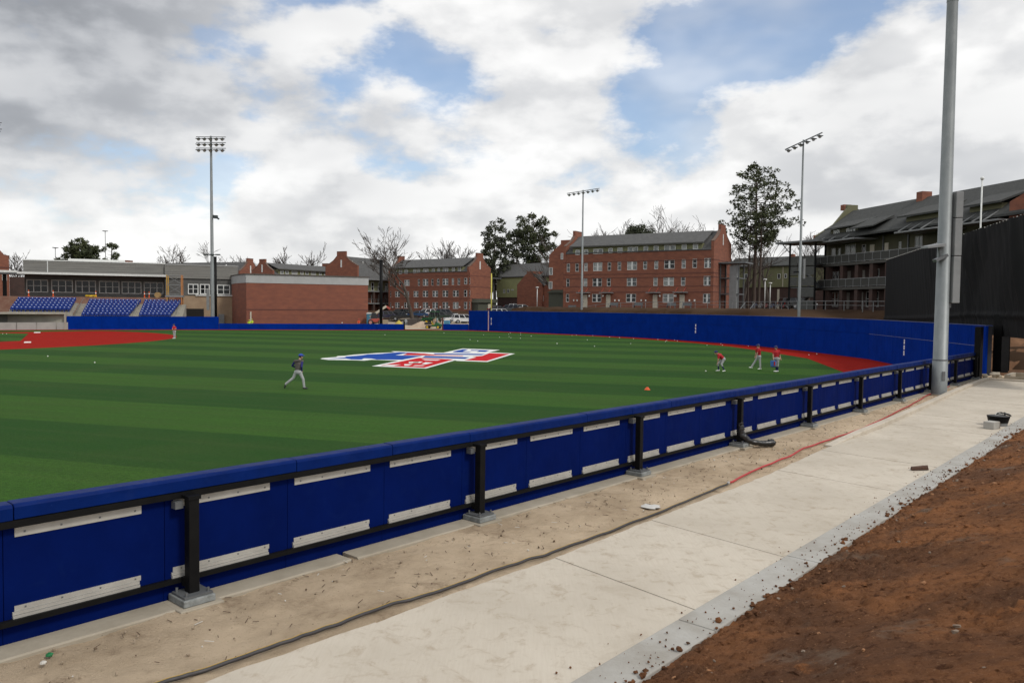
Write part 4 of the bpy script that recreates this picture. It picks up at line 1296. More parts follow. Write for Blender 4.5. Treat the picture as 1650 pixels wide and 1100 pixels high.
for x in (173, 253, 408, 482, 575, 648, 738):
    u = D2.u(yx(x)); MB().box(u - .13, -.16, D2.z(yx(x), yy(868)), u + .13, -.003, D2.z(yx(x), yy(856))).build('wall_vent', white_b, D2.root)

# ---- balcony dormitory between them and the brick box
D1 = Fr('balcony_dormitory', 'dormitory with dark balconies and brick gable above the brick box building', 577, 196, 646, 212)
r1 = 4.4 + (490 - 416) / 1240 * 206; e1 = D1.z(600, 450)
dorm(D1, 10.5, 2.0, e1, e1 + .3, r1, D1.z(577, 428), r1 + 1.1, None, gr=False, wallm=brick)
q = MB(); q.box(1.0, -1.9, e1 - .25, D1.L - .5, -.02, e1 + .02); q.build('porch_roof', grey_p, D1.root)
for z in (e1 - 3.3, e1 - 6.4):
    bl = MB().box(1.0, -2.0, z, D1.L - .5, -.02, z + .25).build('balcony', grey_p, D1.root)
    rl = MB()
    for u in np.arange(1.0, D1.L - .5, .9): rl.box(u - .03, -1.98, z + .25, u + .03, -1.92, z + 1.3)
    rl.box(1.0, -1.99, z + 1.25, D1.L - .5, -1.91, z + 1.32); rl.build('railing', steel_d, bl)
for u in np.arange(1.2, D1.L - .4, 2.9): MB().box(u - .3, -1.9, 2.0, u + .3, -1.3, e1 - 3.3).build('pier', brick_dark, D1.root)
for u in np.arange(2.3, D1.L - 1.5, 2.9):
    for z in (e1 - 2.9, e1 - 6.0): window(D1.root, u, z, u + 1.1, z + 2.1, 's', 0, white_p, glass_d)
MB().box(1.0, -.015, e1 - 3.2, D1.L - .6, 0, e1 - .3).build('siding', green_side, D1.root)

# ---- two roofs further left
D0 = Fr('brick_dormitory', 'distant dormitory roof with pale dormer windows above the brick box', 441, 190, 541, 208)
r0 = 4.4 + (489 - 425) / 1240 * 195; e0 = D0.z(460, 443)
dorm(D0, 7.6, 2.0, e0, D0.z(460, 434), r0, D0.z(441, 436), r0 + .8, (1.5, D0.L - .2), courses=[])
wins(D0, [(452, 436, 457, 441.5), (460, 436.4, 465, 441.8), (470, 436.6, 479, 442), (484, 437, 489, 442.3), (492, 437.3, 497, 442.6), (501, 437.6, 509, 443), (514, 438.2, 518, 443.3), (522, 438.5, 526, 443.6), (530, 438.8, 538, 444)], 0, 0, 1.0, pm=glass_l, rows=1)
D00 = Fr('brick_dormitory', 'distant long grey roof with brick gable just left of the brick box', 190, 215, 386, 200)
r00 = 4.4 + (488 - 421.5) / 1240 * 203
dorm(D00, 8.0, 2.0, r00 - 4.2, r00 - 4, r00, r00 - 2.6, r00 + .8, None, courses=[])
LB = Fr('brick_building', 'brick gabled building cut by the left picture edge', -86, 146.5, 16, 152)
q = MB(); zl = LB.z(16, 412); q.extr([(0, .2), (0, zl + 1), (LB.L * .45, LB.z(0, 399) + 1.2), (LB.u(0), LB.z(0, 401)), (LB.u(8), LB.z(8, 410)), (LB.L, zl), (LB.L, .2)], 'y', 0, 9); q.build('wall', brick, LB.root)
MB().box(LB.L - 1.2, -.06, LB.z(12, 452), LB.L - .4, -.003, LB.z(12, 443)).build('window', white_p, LB.root)
MB().box(LB.L + .02, .6, .2, LB.L + 5.2, 3.0, LB.z(30, 446)).build('low_wing', brick_dark, LB.root)
MB().box(LB.L - .1, -.05, zl - .2, LB.L + .1, 9.05, zl + .06).build('coping', course, LB.root)
MB().box(LB.u(-40), -.04, LB.z(10, 432), LB.L + .03, 0, LB.z(10, 430)).build('string_course', course, LB.root)

# ---- green sided house with brick gable beyond the foul pole
D3 = Fr('sided_house', 'green sided house with brick gable beyond the yellow foul pole', 800, 214, 833, 208)
ez = D3.z(820, 447); rz3 = D3.z(820, 441, 5) ; zb3 = 2.6
MB().box(0, 0, D3.z(820, 479), D3.L + 12, 9, ez).build('wall', mat('lime_siding', (.30, .31, .14), .75, (.25, .26, .12), .8), D3.root)
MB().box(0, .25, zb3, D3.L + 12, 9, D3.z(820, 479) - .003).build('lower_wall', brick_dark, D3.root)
MB().extr([(-.6, ez), (-.6, ez + .2), (4.5, ez + 3.9), (9.6, ez + .2), (9.6, ez)], 'x', -3, D3.L + 20).build('roof', shingle, D3.root)
g0, g1 = D3.u(833, -3), D3.u(873, -3)
gm = (D3.u(849, -3) + D3.u(856, -3)) / 2
MB().extr([(g0, zb3), (g0, D3.z(833, 459, -3)), (D3.u(845, -3), D3.z(845, 444, -3)), (D3.u(848.5, -3), D3.z(848, 441, -3)), (D3.u(848.5, -3), D3.z(848, 437, -3)), (D3.u(858, -3), D3.z(858, 437, -3)), (D3.u(858, -3), D3.z(858, 443, -3)), (g1, D3.z(873, 459, -3)), (g1, zb3)], 'y', -3, 4).build('gable_wall', brick, D3.root)
MB().extr([(g1 + .003, zb3), (g1 + .003, D3.z(873, 459, -2.5)), (g1 + 7, D3.z(873, 459, -2.5)), (g1 + 7, zb3)], 'y', -2.4, 4).build('side_wall', brick, D3.root)
wins(D3, [(883, 447, 912, 508), (943, 447, 978, 500), (1005, 447, 1045, 466)], 720, 420, 9.706, rows=1)
wins(D3, [(1436, 543, 1512, 632, 'd')], 720, 420, 9.706, v=-2.42)
for xa, za, xb, zb_, nm in ((g0 - .4, D3.z(833, 459, -3) - .25, D3.u(848.5, -3), D3.z(848, 441, -3) + .1, 'gable_roof'), (D3.u(858, -3), D3.z(858, 443, -3) + .1, g1 + .4, D3.z(873, 459, -3) - .25, 'gable_roof')):
    MB().extr([(xa, za), (xb, zb_), (xb, zb_ + .22), (xa, za + .22)], 'y', -2.75, 4.1).build(nm, shingle, D3.root)
STA = MB()
for dx, dy in ((0, 0), (2.6, 0), (0, 2.6), (2.6, 2.6)): STA.box(dx - .12, dy - 6 - .12, zb3, dx + .12, dy - 6 + .12, D3.z(803, 449, -6))
STA.build('stair_post', steel_d, D3.root)
MB().box(.6, -6.1, zb3, 2.1, -5.9, D3.z(803, 453, -6)).build('stair_panel', grey_p, D3.root)
MB().box(-1.2, -7, D3.z(803, 448.6, -6), 4.6, -2.4, D3.z(803, 447, -6)).build('stair_canopy', steel_d, D3.root)

# ---- green building between the pine trunks
G = Fr('sided_house', 'olive sided house behind the pine trunks', 1176, 196, 1345, 178)
ez = G.z(1220, 430); 
MB().box(0, 0, G.z(1220, 463), G.L, 9, ez).build('wall', mat('sage_siding', (.17, .175, .085), .75, (.14, .145, .07), .8), G.root)
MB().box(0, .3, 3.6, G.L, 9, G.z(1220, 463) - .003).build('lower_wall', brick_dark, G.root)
MB().extr([(-.6, ez), (-.6, ez + .2), (4.5, ez + 2.6), (9.6, ez + .2), (9.6, ez)], 'x', -1, G.L + 1).build('roof', shingle_dark, G.root)
wins(G, [(1199, 441, 1203.5, 449), (1252, 441, 1256.5, 449), (1263, 441, 1267, 448)], 0, 0, 1.0, rows=1)
MB().box(G.u(1260), -.05, G.z(1260, 462), G.u(1261), -.003, G.z(1260, 430)).build('downpipe', cream_p, G.root)
MB().box(G.u(1252), -.05, 3.6, G.u(1255), .29, G.z(1252, 466)).build('door', cream_p, G.root)
MB().box(G.u(1261), 3.5, ez, G.u(1267), 4.6, G.z(1264, 410, 4)).build('chimney', brick, G.root)

# ---- balcony dormitory at the right, its shadow put into dark wall colours
RB = Fr('balcony_dormitory', 'dark dormitory with balconies and big shingle roof at the right', 1312, 108.7, 1700, 71.5)
rt = RB.root; L = RB.L; gz0 = 3.9; f1, f2, f3, ev, rg = 4.3, 7.15, 10.35, 13.7, 18.2
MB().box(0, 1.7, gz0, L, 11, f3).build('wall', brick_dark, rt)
MB().box(0, 1.6, f3 + .003, L, 11, ev).build('upper_wall', olive_side, rt)
MB().extr([(-.9, ev - .1), (-.9, ev + .12), (5.6, rg), (12, ev + .12), (12, ev - .1), (5.6, rg - .3)], 'x', .15, L + .2).build('roof', shingle_dark, rt)
MB().extr([(-.2, ev - .3), (-.2, ev + .75), (2.7, ev + 2.5), (4.7, rg + .3), (4.7, rg + .8), (6.4, rg + .8), (6.4, rg + .3), (11.5, ev + .8), (11.5, ev - .3)], 'x', -.25, .14).build('gable_parapet', mat('parapet_olive', (.13, .125, .065), .7), rt)
MB().box(-.28, -.25, ev - .3, .0, .1, ev + .9).build('parapet_end', brick, rt)
MB().box(RB.u(1352, 5) - .3, 5.0, rg + .2, RB.u(1352, 5) + .5, 6.2, rg + 1.0).build('chimney', brick, rt)
uch = RB.u(1480, 5.2); MB().box(uch - .5, 4.8, rg - .6, uch + .5, 6.2, rg + .65).build('chimney', brick, rt)
for sl, nm in ((f3, 'upper_balcony'), (f2, 'balcony')):
    b_ = MB().box(.1 if sl == f3 else 1.0, -.4, sl - .32, L, 1.6, sl).build(nm, mat('balcony_dark', (.06, .058, .05), .7), rt)
    rr = MB()
    for u in np.arange(.2 if sl == f3 else 1.2, L, 1.55): rr.box(u - .03, -.37, sl + .002, u + .03, -.31, sl + 1.1)
    rr.box(.15 if sl == f3 else 1.0, -.375, sl + 1.06, L, -.305, sl + 1.14); rr.box(.15 if sl == f3 else 1.0, -.365, sl + .1, L, -.315, sl + .15)
    rr.build('railing', grey_p, b_)
    sc_ = MB().box(.2 if sl == f3 else 1.0, -.33, sl + .16, L, -.32, sl + 1.04)
    sc_.build('balustrade_mesh', mat('mesh_dark', (.045, .045, .04), .8), b_)
for px_ in (1332, 1355, 1379, 1403, 1428): 
    u = RB.u(px_, -.2); MB().box(u - .32, -.28, gz0, u + .32, .4, f3 - .33).build('pier', brick_dark, rt)
for a, b in ((1300, 1382),):
    MB().box(RB.u(1312), -2.0, ev - .55, RB.u(1384, -1), 1.5, ev - .35).build('balcony_canopy', grey_p, rt)
    tr = MB()
    for px_ in (1322, 1340, 1362): u = RB.u(px_, -1); tr.bar((u, -1.7, ev - .34), (u, .6, ev + .9), .12, .12)
    tr.build('tie_rod', grey_p, rt)
q = MB(); q.extr([(-1.2, ev + .8), (-1.2, ev + .95), (1.8, ev + 2.3), (1.8, ev + 2.1)], 'x', RB.u(1378, 0), RB.u(1416, 0)); q.build('shed_dormer', shingle_dark, rt)
q = MB(); q.box(RB.u(1334), .1, ev + .12, RB.u(1378), 3.0, ev + 1.35); q.build('dormer_wall', olive_side, rt)
for a, b in ((1341, 1350), (1361, 1375)): window(rt, RB.u(a, .1), ev + .2, RB.u(b, .1), ev + 1.2, 's', .1, white_p, glass_l, cols=3, rows=1)
q = MB(); q.extr([(-.6, ev + 1.3), (-.6, ev + 1.45), (3.4, ev + 2.8), (3.4, ev + 2.6)], 'x', RB.u(1331), RB.u(1380)); q.build('dormer_roof', shingle_dark, rt)
for a, b, zlo, zhi, pm in ((1338, 1345, f3 + .15, f3 + 2.35, glass_l), (1348.5, 1353, f3 + .15, f3 + 2.3, glass_l), (1360, 1377, f3 + .3, f3 + 2.6, glass_l), (1387, 1393, f3 + .2, f3 + 2.4, glass_d), (1446, 1450, f3 + 1.4, f3 + 2.2, glass_l), (1472, 1484, f3 + .3, f3 + 2.6, glass_l)):
    window(rt, RB.u(a, 1.6), zlo, RB.u(b, 1.6), zhi, 's', 1.6, mat('frame_grey', (.42, .42, .40), .6), pm, cols=2 if b - a > 10 else 1)
for a, b, s_ in ((1399.5, 1406.5, f3), (1423, 1429, f3), (1362, 1369, f1), (1386, 1391, f1), (1364, 1370, f2), (1387, 1393, f2)):
    v_ = 1.6 if s_ == f3 else 1.7
    MB().box(RB.u(a, v_), v_ - .06, s_ + .02, RB.u(b, v_), v_ - .003, s_ + 2.25).build('door', cream_p if s_ == f3 else mat('door_grey', (.22, .20, .18), .7), rt)
for a, b, s_ in ((1341, 1351, f1), (1341, 1351, f2), (1396, 1416, f1), (1400, 1416, f2)):
    window(rt, RB.u(a, 1.7), s_ + .3, RB.u(b, 1.7), s_ + 2.3, 'd', 1.7, MATS['frame_grey'], glass_d)
for px_ in (1420, 1460): u = RB.u(px_, 1.5); MB().box(u - .08, 1.45, f3, u + .08, 1.58, ev).build('downpipe', steel_d, rt)
for a, b in ((1444, 1512), (1545, 1612)):
    MB().box(RB.u(a, -1.6), -2.2, ev - .6, RB.u(b, -1.6), 1.5, ev - .42).build('balcony_canopy', grey_p, rt)
    MB().box(RB.u(a + 12, .3), .3, ev + .25, RB.u(b - 4, .3), 3.4, ev + 1.5).build('dormer_wall', mat('parapet_olive', (.19, .18, .09)), rt)
    q = MB(); q.extr([(-.5, ev + 1.4), (-.5, ev + 1.6), (4.0, ev + 3.2), (4.0, ev + 3.0)], 'x', RB.u(a + 6, .3), RB.u(b + 4, .3)); q.build('shed_dormer', shingle_dark, rt)
    for k in range(3): u = RB.u(a + 10 + 18 * k, -1); MB().bar((u, -1.9, ev - .4), (u, .6, ev + 1.0), .10, .10).build('tie_rod', grey_p, rt)
q = MB(); ub = RB.u(1622, -.4); q.extr([(ub, f3), (ub, RB.z(1622, 326, -.4)), (ub + 1.4, RB.z(1632, 316, -.4)), (ub + 3.2, RB.z(1645, 302, -.4)), (ub + 7, RB.z(1645, 300, -.4) + 1.4), (ub + 9, f3)], 'y', -.5, 5); q.build('brick_gable', brick, rt)
# stair tower at its far corner
ST = Fr('stair_tower', 'open steel stair tower with flat canopy beside the dark dormitory', 1271, 107, 1312, 104.5)
rt = ST.root; L = ST.L
for a in (0.0, L):
    for b in (0.0, 3.2): MB().box(a - .10, b - .10, 3.9, a + .10, b + .10, 13.2).build('column', black_m, rt)
cn = MB(); cn.add([(-1.5, -1.4, 13.4), (L + 1.0, -1.4, 13.55), (L + 1.0, 4.6, 13.75), (-1.5, 4.6, 13.55), (-1.5, -1.4, 13.15), (L + 1.0, -1.4, 13.3), (L + 1, 4.6, 13.5), (-1.5, 4.6, 13.3)], [(0, 1, 2, 3), (7, 6, 5, 4), (0, 4, 5, 1), (1, 5, 6, 2), (2, 6, 7, 3), (3, 7, 4, 0)])
cn.build('canopy', steel_d, rt)
mesh_p = mat('mesh_panel', (.085, .088, .08), .7, (.06, .062, .058), 3)
for i, z in enumerate((4.2, 5.9, 7.4, 8.9, 10.2)):
    MB().box(L * .32, -.03, z, L - .11, .03, z + 1.22).build('mesh_panel', mesh_p, rt)
    if i > 1: MB().box(.11, -.03, z, L * .30, .03, z + 1.22).build('mesh_panel', mesh_p, rt)
    MB().box(.1, -.06, z - .14, L - .1, .06, z - .06).build('cross_rail', black_m, rt)
for z in (7.1, 10.3): MB().box(0, .1, z, L, 3.2, z + .18).build('landing', steel_d, rt)
MB().bar((.3, 1.2, 4.0), (L - .3, 1.2, 7.1), 1.0, .18).build('stair_flight', steel_d, rt)
MB().bar((L - .3, 2.4, 7.2), (.3, 2.4, 10.3), 1.0, .18).build('stair_flight', steel_d, rt)
MB().bar((-1.1, 0, 13.2), (0, 0, 11.9), .09, .09).build('canopy_brace', steel_d, rt)

# ---- brick box building
BX = Fr('brick_box_building', 'windowless brick box building with pale grey band on top', 397, 139, 593, 150)
zt = BX.z(397, 442); zbnd = BX.z(397, 455.5)
MB().box(0, 0, 0, BX.L, 14, zbnd).build('wall', brick_new, BX.root)
MB().box(-.06, -.06, zbnd + .003, BX.L + .1, 14, zt).build('band', band_p, BX.root)
MB().box(-.22, -.22, zt + .003, BX.L + .28, 14.1, zt + .16).build('coping', mat('coping_dark', (.09, .075, .065), .7), BX.root)
MB().box(-.02, -.03, BX.z(450, 499.6), BX.L + .02, -.001, BX.z(450, 498)).build('string_course', course, BX.root)
MB().box(.6, -.12, .3, .85, -.002, BX.z(404, 502)).build('downpipe', cream_p, BX.root)
ra = at_y(383.5, 490, 143)
dx_, dy_ = ra.x - BX.a.x, 143 - BX.a.y
lu, lv = dx_ * BX.d.x + dy_ * BX.d.y, dx_ * BX.n.x + dy_ * BX.n.y
MB().prism([(lu, lv), (-.003, 0), (-.003, 12), (lu, 12)], 0, zbnd).build('side_wall', brick_new, BX.root)
MB().prism([(lu - .05, lv - .05), (-.065, -.06), (-.065, 12), (lu - .05, 12)], zbnd + .003, zt).build('side_band', band_p, BX.root)
MB().prism([(lu - .2, lv - .2), (-.23, -.22), (-.23, 12), (lu - .2, 12)], zt + .003, zt + .16).build('side_coping', MATS['coping_dark'], BX.root)

# ---- press box and grandstand
PB = Fr('press_box', 'grey sided press box with dark window band above the stadium seats', 38.5, 135, 383, 150)
rt = PB.root; L = PB.L
kx = lambda x: x / 4.125
ky = lambda y: 360 + y / 4.125
ztop = PB.z(100, ky(252)); zcan = PB.z(100, ky(332)); zfl = PB.z(200, ky(492))
um = PB.u(kx(1097))


def lap(u0, u1, z0, z1, v, m, name, step=.42):
    n = max(1, round((z1 - z0) / step)); h = (z1 - z0) / n
    for k in range(n):
        b = MB(); b.extr([(v - .05, z0 + k * h + .003), (v - .02, z0 + (k + 1) * h), (v + .03, z0 + (k + 1) * h), (v + .03, z0 + k * h + .003)], 'x', u0, u1); b.build(name, m, rt)


MB().box(0, .04, zcan, L, 11, ztop - .1).build('core', dark_siding, rt)
lap(0, PB.u(kx(320)) - .06, zcan + .1, ztop, 0, grey_siding, 'siding_board')
lap(PB.u(kx(320)) + .06, um, zcan + .1, ztop - .05, 0, grey_siding, 'siding_board')
lap(um + .02, L, PB.z(330, ky(368)), ztop - .15, -.5, grey_siding, 'siding_board')
MB().box(um + .02, -.46, PB.z(330, ky(368)), L, .03, ztop - .2).build('siding_core', dark_siding, rt)
MB().box(PB.u(kx(318)), -.09, zcan, PB.u(kx(324)), -.052, ztop).build('joint_trim', white_p, rt)
MB().box(-.1, -.12, ztop + .003, um + .1, 11, ztop + .2).build('roof_edge', white_p, rt)
MB().box(um + .1, -.62, ztop - .14, L + .1, 11, ztop + .04).build('roof_edge', mat('edge_grey', (.34, .34, .33), .6), rt)
MB().box(PB.u(kx(450)), 2, ztop + .2, PB.u(kx(455)) + 9, 6, ztop + .62).build('roof_parapet', white_p, rt)
zb_ = 0
MB().box(0, 1.3, zfl - .3, um, 10, zcan - .003).build('window_wall', dark_siding, rt)
lap(0, um, zfl - .2, PB.z(200, ky(466)), 1.28, dark_siding, 'siding_board', .3)
MB().box(-.6, -2.6, zcan - .34, PB.u(kx(1105), -2), 1.25, zcan + .02).build('canopy', steel_d, rt)
MB().box(-.6, -2.68, zcan - .30, PB.u(kx(1105), -2), -2.603, zcan + .06).build('canopy_fascia', white_p, rt)
MB().box(PB.u(-80, -2), -2.4, PB.z(20, ky(336), -2), -.62, 2.2, PB.z(20, ky(322), -2)).build('side_canopy', steel_d, rt)
MB().box(PB.u(-80, -2), -2.48, PB.z(20, ky(326), -2), -.62, -2.403, PB.z(20, ky(312), -2)).build('side_fascia', white_p, rt)
for px_ in (6.5, 9.8): u = PB.u(px_, -1.4); MB().box(u - .14, -1.5, .5, u + .14, -1.2, PB.z(20, ky(337), -2)).build('canopy_column', black_m, rt)
wins(PB, [(178, 372, 323, 458), (343, 375, 487, 460), (503, 379, 640, 462), (660, 382, 796, 466), (810, 386, 942, 468), (957, 390, 1088, 470)], 0, 360, 4.125, v=1.22, cols=3, pm=glass_d, fm=mat('mullion', (.40, .40, .38), .6), fw=.15)
MB().box(um + .02, -.3, PB.z(330, ky(480)), L - .02, 8, PB.z(330, ky(368)) - .003).build('right_wall', dark_siding, rt)
wins(PB, [(1250, 402, 1320, 470), (1330, 403, 1395, 471), (1443, 408, 1530, 473)], 0, 360, 4.125, v=-.32, cols=2, pm=glass_d, fw=.16)
tzz = PB.z(330, ky(482))
MB().box(PB.u(kx(1212), -.9), -.9, 0, PB.u(kx(1603), -.9), 8, tzz).build('tan_wall', tan_p, rt)
MB().box(PB.u(kx(1300), -.9), -1.12, tzz + .003, PB.u(kx(1600), -.9) + .2, 8, tzz + .2).build('coping', white_p, rt)
MB().box(PB.u(kx(1225), -.95), -.96, 0, PB.u(kx(1355), -.95), -.903, PB.z(310, ky(566), -.95)).build('tunnel_shade', mat('opening_shade', (.012, .010, .009), .9), rt)  # near-black sheet on the wall, standing in for the shade inside the opening
MB().box(PB.u(kx(1455), -1.5), -1.6, 0, PB.u(kx(1490), -1.5), -.95, PB.z(355, ky(602), -1.5)).build('utility_cabinet', grey_p, rt)
# concourse behind the seats
MB().box(-12, -6.2, 0, um + 1.5, 1.2, zfl).build('concourse', mat('concourse_brick', (.20, .095, .065), .9, (.26, .155, .11), 1.2), rt)

# seating banks, one thing each
a_, b_ = Vector(foul_at(107.5)), Vector(foul_at(352.5))
sd = (b_ - a_).normalized(); sang = math.atan2(sd.y, sd.x)


def seat_mesh():
    m = MB()
    m.extr([(.30, .42), (.34, .86), (.38, .90), (.42, .86), (.37, .42)], 'x', -.27, .27)      # back
    m.extr([(-.02, .40), (.0, .46), (.30, .44), (.30, .38)], 'x', -.24, .24)                     # pan
    m.box(-.25, .02, .25, -.21, .36, .62); m.box(.21, .02, .25, .25, .36, .62)                   # arms
    m.box(-.06, .10, .02, .06, .30, .38)                                                       # stand
    m.box(-.09, .322, .72, .09, .332, .82, 1)                                                  # small pale plate on the back
    return m.mesh('seat', [seat_blue, mat('seat_plate', (.55, .62, .78), .3)])


SEAT = seat_mesh()


def bank(label, px0, px1, rows, z_first, v0, slope_r=0.0):
    p0, p1 = Vector(foul_at(px0)), Vector(foul_at(px1))
    t = thing('seating_bank', label, 'seats', (p0.x, p0.y, 0), sang, 'stadium seating banks')
    W = (p1 - p0).length
    for r in range(rows):
        z = z_first + .36 * r; v = v0 + .82 * r
        w_r = W + .16 * r * slope_r
        MB().box(-.25, v - .10, 0 if r == 0 else z - .45, w_r + .25, v + .72, z).build('tier', concrete_l, t)
        n = int(w_r / .60)
        for c in range(n):
            o = bpy.data.objects.new('seat', SEAT); COL.objects.link(o); o.parent = t
            o.location = (.32 + c * (w_r - .5) / max(1, n - 1) * .985, v + .12, z + .002)
    return t


bank('blue stadium seats above the concrete dugout at far left', 6, 109, 5, 2.75, 2.6)
bank('middle blue seating bank between the two stair aisles', 127, 205, 7, 1.85, 1.2, 1.0)
bank('right blue seating bank beside the yellow scaffold', 221, 273, 7, 1.85, 1.2, 1.0)
for lb, px0, px1 in (('pale concrete stair aisle left of the middle seats', 111, 126), ('pale concrete stair aisle right of the middle seats', 206, 220), ('pale concrete stair at the right end of the seats', 274, 292)):
    p0, p1 = Vector(foul_at(px0)), Vector(foul_at(px1)); W = (p1 - p0).length
    t = thing('aisle_stair', lb, 'stair', (p0.x, p0.y, 0), sang, 'concrete stairs in the grandstand')
    for r in range(14): MB().box(.05, 1.1 + .41 * r, 0, W - .05, 1.1 + .41 * (r + 1) - .002, 1.75 + .18 * r).build('step', concrete_l, t)
    MB().bar((W * .5, 1.2, 2.6), (W * .5, 6.4, 5.0), .05).build('handrail', steel_d, t)
# dugout
p0, p1 = Vector(foul_at(-40)), Vector(foul_at(107))
t = thing('dugout', 'open concrete dugout below the leftmost blue seats', 'dugout', (p0.x, p0.y, 0), math.atan2(p1.y - p0.y, p1.x - p0.x)); W = (p1 - p0).length
MB().box(0, -.2, 2.42, W, 3.2, 2.70).build('roof_slab', concrete_l, t)
MB().box(0, 2.9, 0, W, 3.2, 2.418).build('back_wall', mat('dugout_grey', (.24, .24, .22), .9, (.18, .18, .165), .6), t)
MB().box(W - .3, -.2, 0, W, 2.898, 2.418).build('end_wall', concrete_l, t)
u = 0
while u < W - 1:
    MB().box(u + .03, -.06, .02, u + 2.57, .04, 1.15).build('rail_panel', mat('dugout_panel', (.36, .36, .33), .85, (.30, .30, .28), .8), t); u += 2.62
# scaffold beside the press box
SB = at_y(281, 500, 131.5)
SCF = thing('scaffold_tower', 'yellow and orange scaffold tower leaning by the press box', 'scaffold', (SB.x, 131.5, 0), .25)
hgt = at_y(281, 443, 131.5).z
yel = mat('scaffold_yellow', (.52, .33, .05), .6, (.42, .20, .06), 2)
for x in (-1.15, 1.15):
    for y in (0, 1.4):
        MB().tube([(x, y, 2.9 if y else 2.1), (x, y, hgt)], .085, 6).build('upright', yel if x < 0 else mat('scaffold_orange', (.50, .20, .06), .6), SCF)
for z in (hgt - .1, hgt - 1.7, hgt - 3.3):
    for y in (0, 1.4): MB().tube([(-1.15, y, z), (1.15, y, z)], .05, 6).build('ledger', grey_p, SCF)
for z in (hgt - 3.2, hgt - 1.6):
    MB().tube([(-1.15, 0, z), (1.15, 0, z + 1.4)], .035, 5).build('brace', grey_p, SCF); MB().tube([(1.15, 1.4, z), (-1.15, 1.4, z + 1.4)], .035, 5).build('brace', grey_p, SCF)
MB().box(-1.4, -.1, hgt - 3.75, 1.4, 1.5, hgt - 3.45).build('deck', grey_p, SCF)
# traffic delineators and bits on the concourse
for i, px_ in enumerate((46.5, 86, 154.7, 233, 240.5)):
    b = at_y(px_, ky(490), 132 + i * 1.3)
    zz = PB.z(px_, ky(490), 0)
    p = PB.a + PB.d * PB.u(px_, -3) + PB.n * -3
    c = thing('traffic_delineator', 'orange and white traffic delineator on the concourse, %s' % ['leftmost of five', 'second from the left', 'beside the yellow heap', 'fourth from the left', 'rightmost by the spool'][i], 'delineator', (p.x, p.y, zfl), 0, 'delineators on the concourse')
    MB().tube([(0, 0, 0), (0, 0, .08), (0, 0, .09), (0, 0, 1.05), (0, 0, 1.1)], [.2, .18, .09, .07, .05], 10).build('body', orange_p, c)
    MB().tube([(0, 0, .62), (0, 0, .82)], [.098, .094], 10).build('reflective_band', white_b, c)
p = PB.a + PB.d * PB.u(147, -3.4) + PB.n * -3.4
yh = MB(); [yh.lump((.35 * k - .7, .1 * (k % 2), .18), .3, k, sz=.6) for k in range(5)]
tag(yh.build('material_heap', yellow_p, None, loc=(p.x, p.y, zfl)), 'yellow heap of material before the press box windows', 'heap')
p = PB.a + PB.d * PB.u(254.5, -3.4) + PB.n * -3.4
sp = MB(); sp.tube([(0, -.3, .5), (0, -.24, .5)], .5, 16); sp.tube([(0, .24, .5), (0, .3, .5)], .5, 16); sp.tube([(0, -.24, .5), (0, .24, .5)], .26, 12, 1)
tag(sp.build('cable_spool', [mat('spool_wood', (.36, .24, .10), .8), steel_d], None, loc=(p.x, p.y, zfl)), 'small wooden cable spool beside the scaffold', 'spool')

# ------------------------------------------------------------------ trees
def bare_tree(label, px, Y, pyt, spread=.42, seed=1, lean=0.0, levels=5, trunk_r=None, z0=None, group=None, fork=.3, thin=1.0):
    rnd = random.Random(seed)
    b = at_y(px, 495, Y); z0 = tz(b.x, Y) - .3 if z0 is None else z0
    H = at_y(px, pyt, Y).z - z0
    t = thing('bare_tree', label, 'tree', (b.x, Y, z0), 0, group)
    tr, cr = MB(), MB()
    r0 = trunk_r or H * .024; tmin = .00019 * Y

    def grow(p, d, L, r, lv):
        n = 4 if lv < 3 else 3
        pts, rad = [p.copy()], [r]
        q = p.copy(); dd = d.copy()
        for i in range(n):
            dd = (dd + Vector((rnd.gauss(0, .16), rnd.gauss(0, .16), rnd.gauss(.03, .10)))).normalized()
            q = q + dd * (L / n); pts.append(q.copy()); rad.append(max(tmin, r * (1 - .5 * (i + 1) / n)))
        (tr if lv < 2 else cr).tube(pts, rad, 7 if lv == 0 else 5 if lv < 3 else 3, cap=False)
        if lv >= levels: return
        kids = rnd.choice([3, 4, 4, 5]) if lv < 3 else rnd.choice([2, 3, 3])
        for k in range(kids):
            f = rnd.uniform(fork if lv == 0 else .25, 1.0) if k else 1.0
            i = min(n - 1, int(f * n)); w = f * n - i
            bp = pts[i].lerp(pts[i + 1], w) if i < n else pts[-1]
            ax = Vector((rnd.gauss(0, 1), rnd.gauss(0, 1), rnd.gauss(0, .4))).normalized()
            ang = spread * rnd.uniform(.6, 1.7) * (.45 if k == 0 else 1.0)
            nd = (dd + ax * math.tan(min(1.2, ang))).normalized()
            if nd.z < -.1: nd.z = abs(nd.z) * .3
            grow(bp, nd.normalized(), L * rnd.uniform(.52, .78), max(tmin, rad[i] * rnd.uniform(.48, .70)), lv + 1)

    grow(Vector((0, 0, 0)), Vector((lean, 0, 1)).normalized(), H * .40, r0 * thin, 0)
    # scale so that the tips reach the wanted height
    top = max(v[2] for v in cr.v)
    f = H / top
    for m in (tr, cr): m.v = [(x * f, y * f, z * f) for x, y, z in m.v]
    tr.build('trunk', bark, t, smooth=True)
    cr.build('crown', bark, t)
    return t


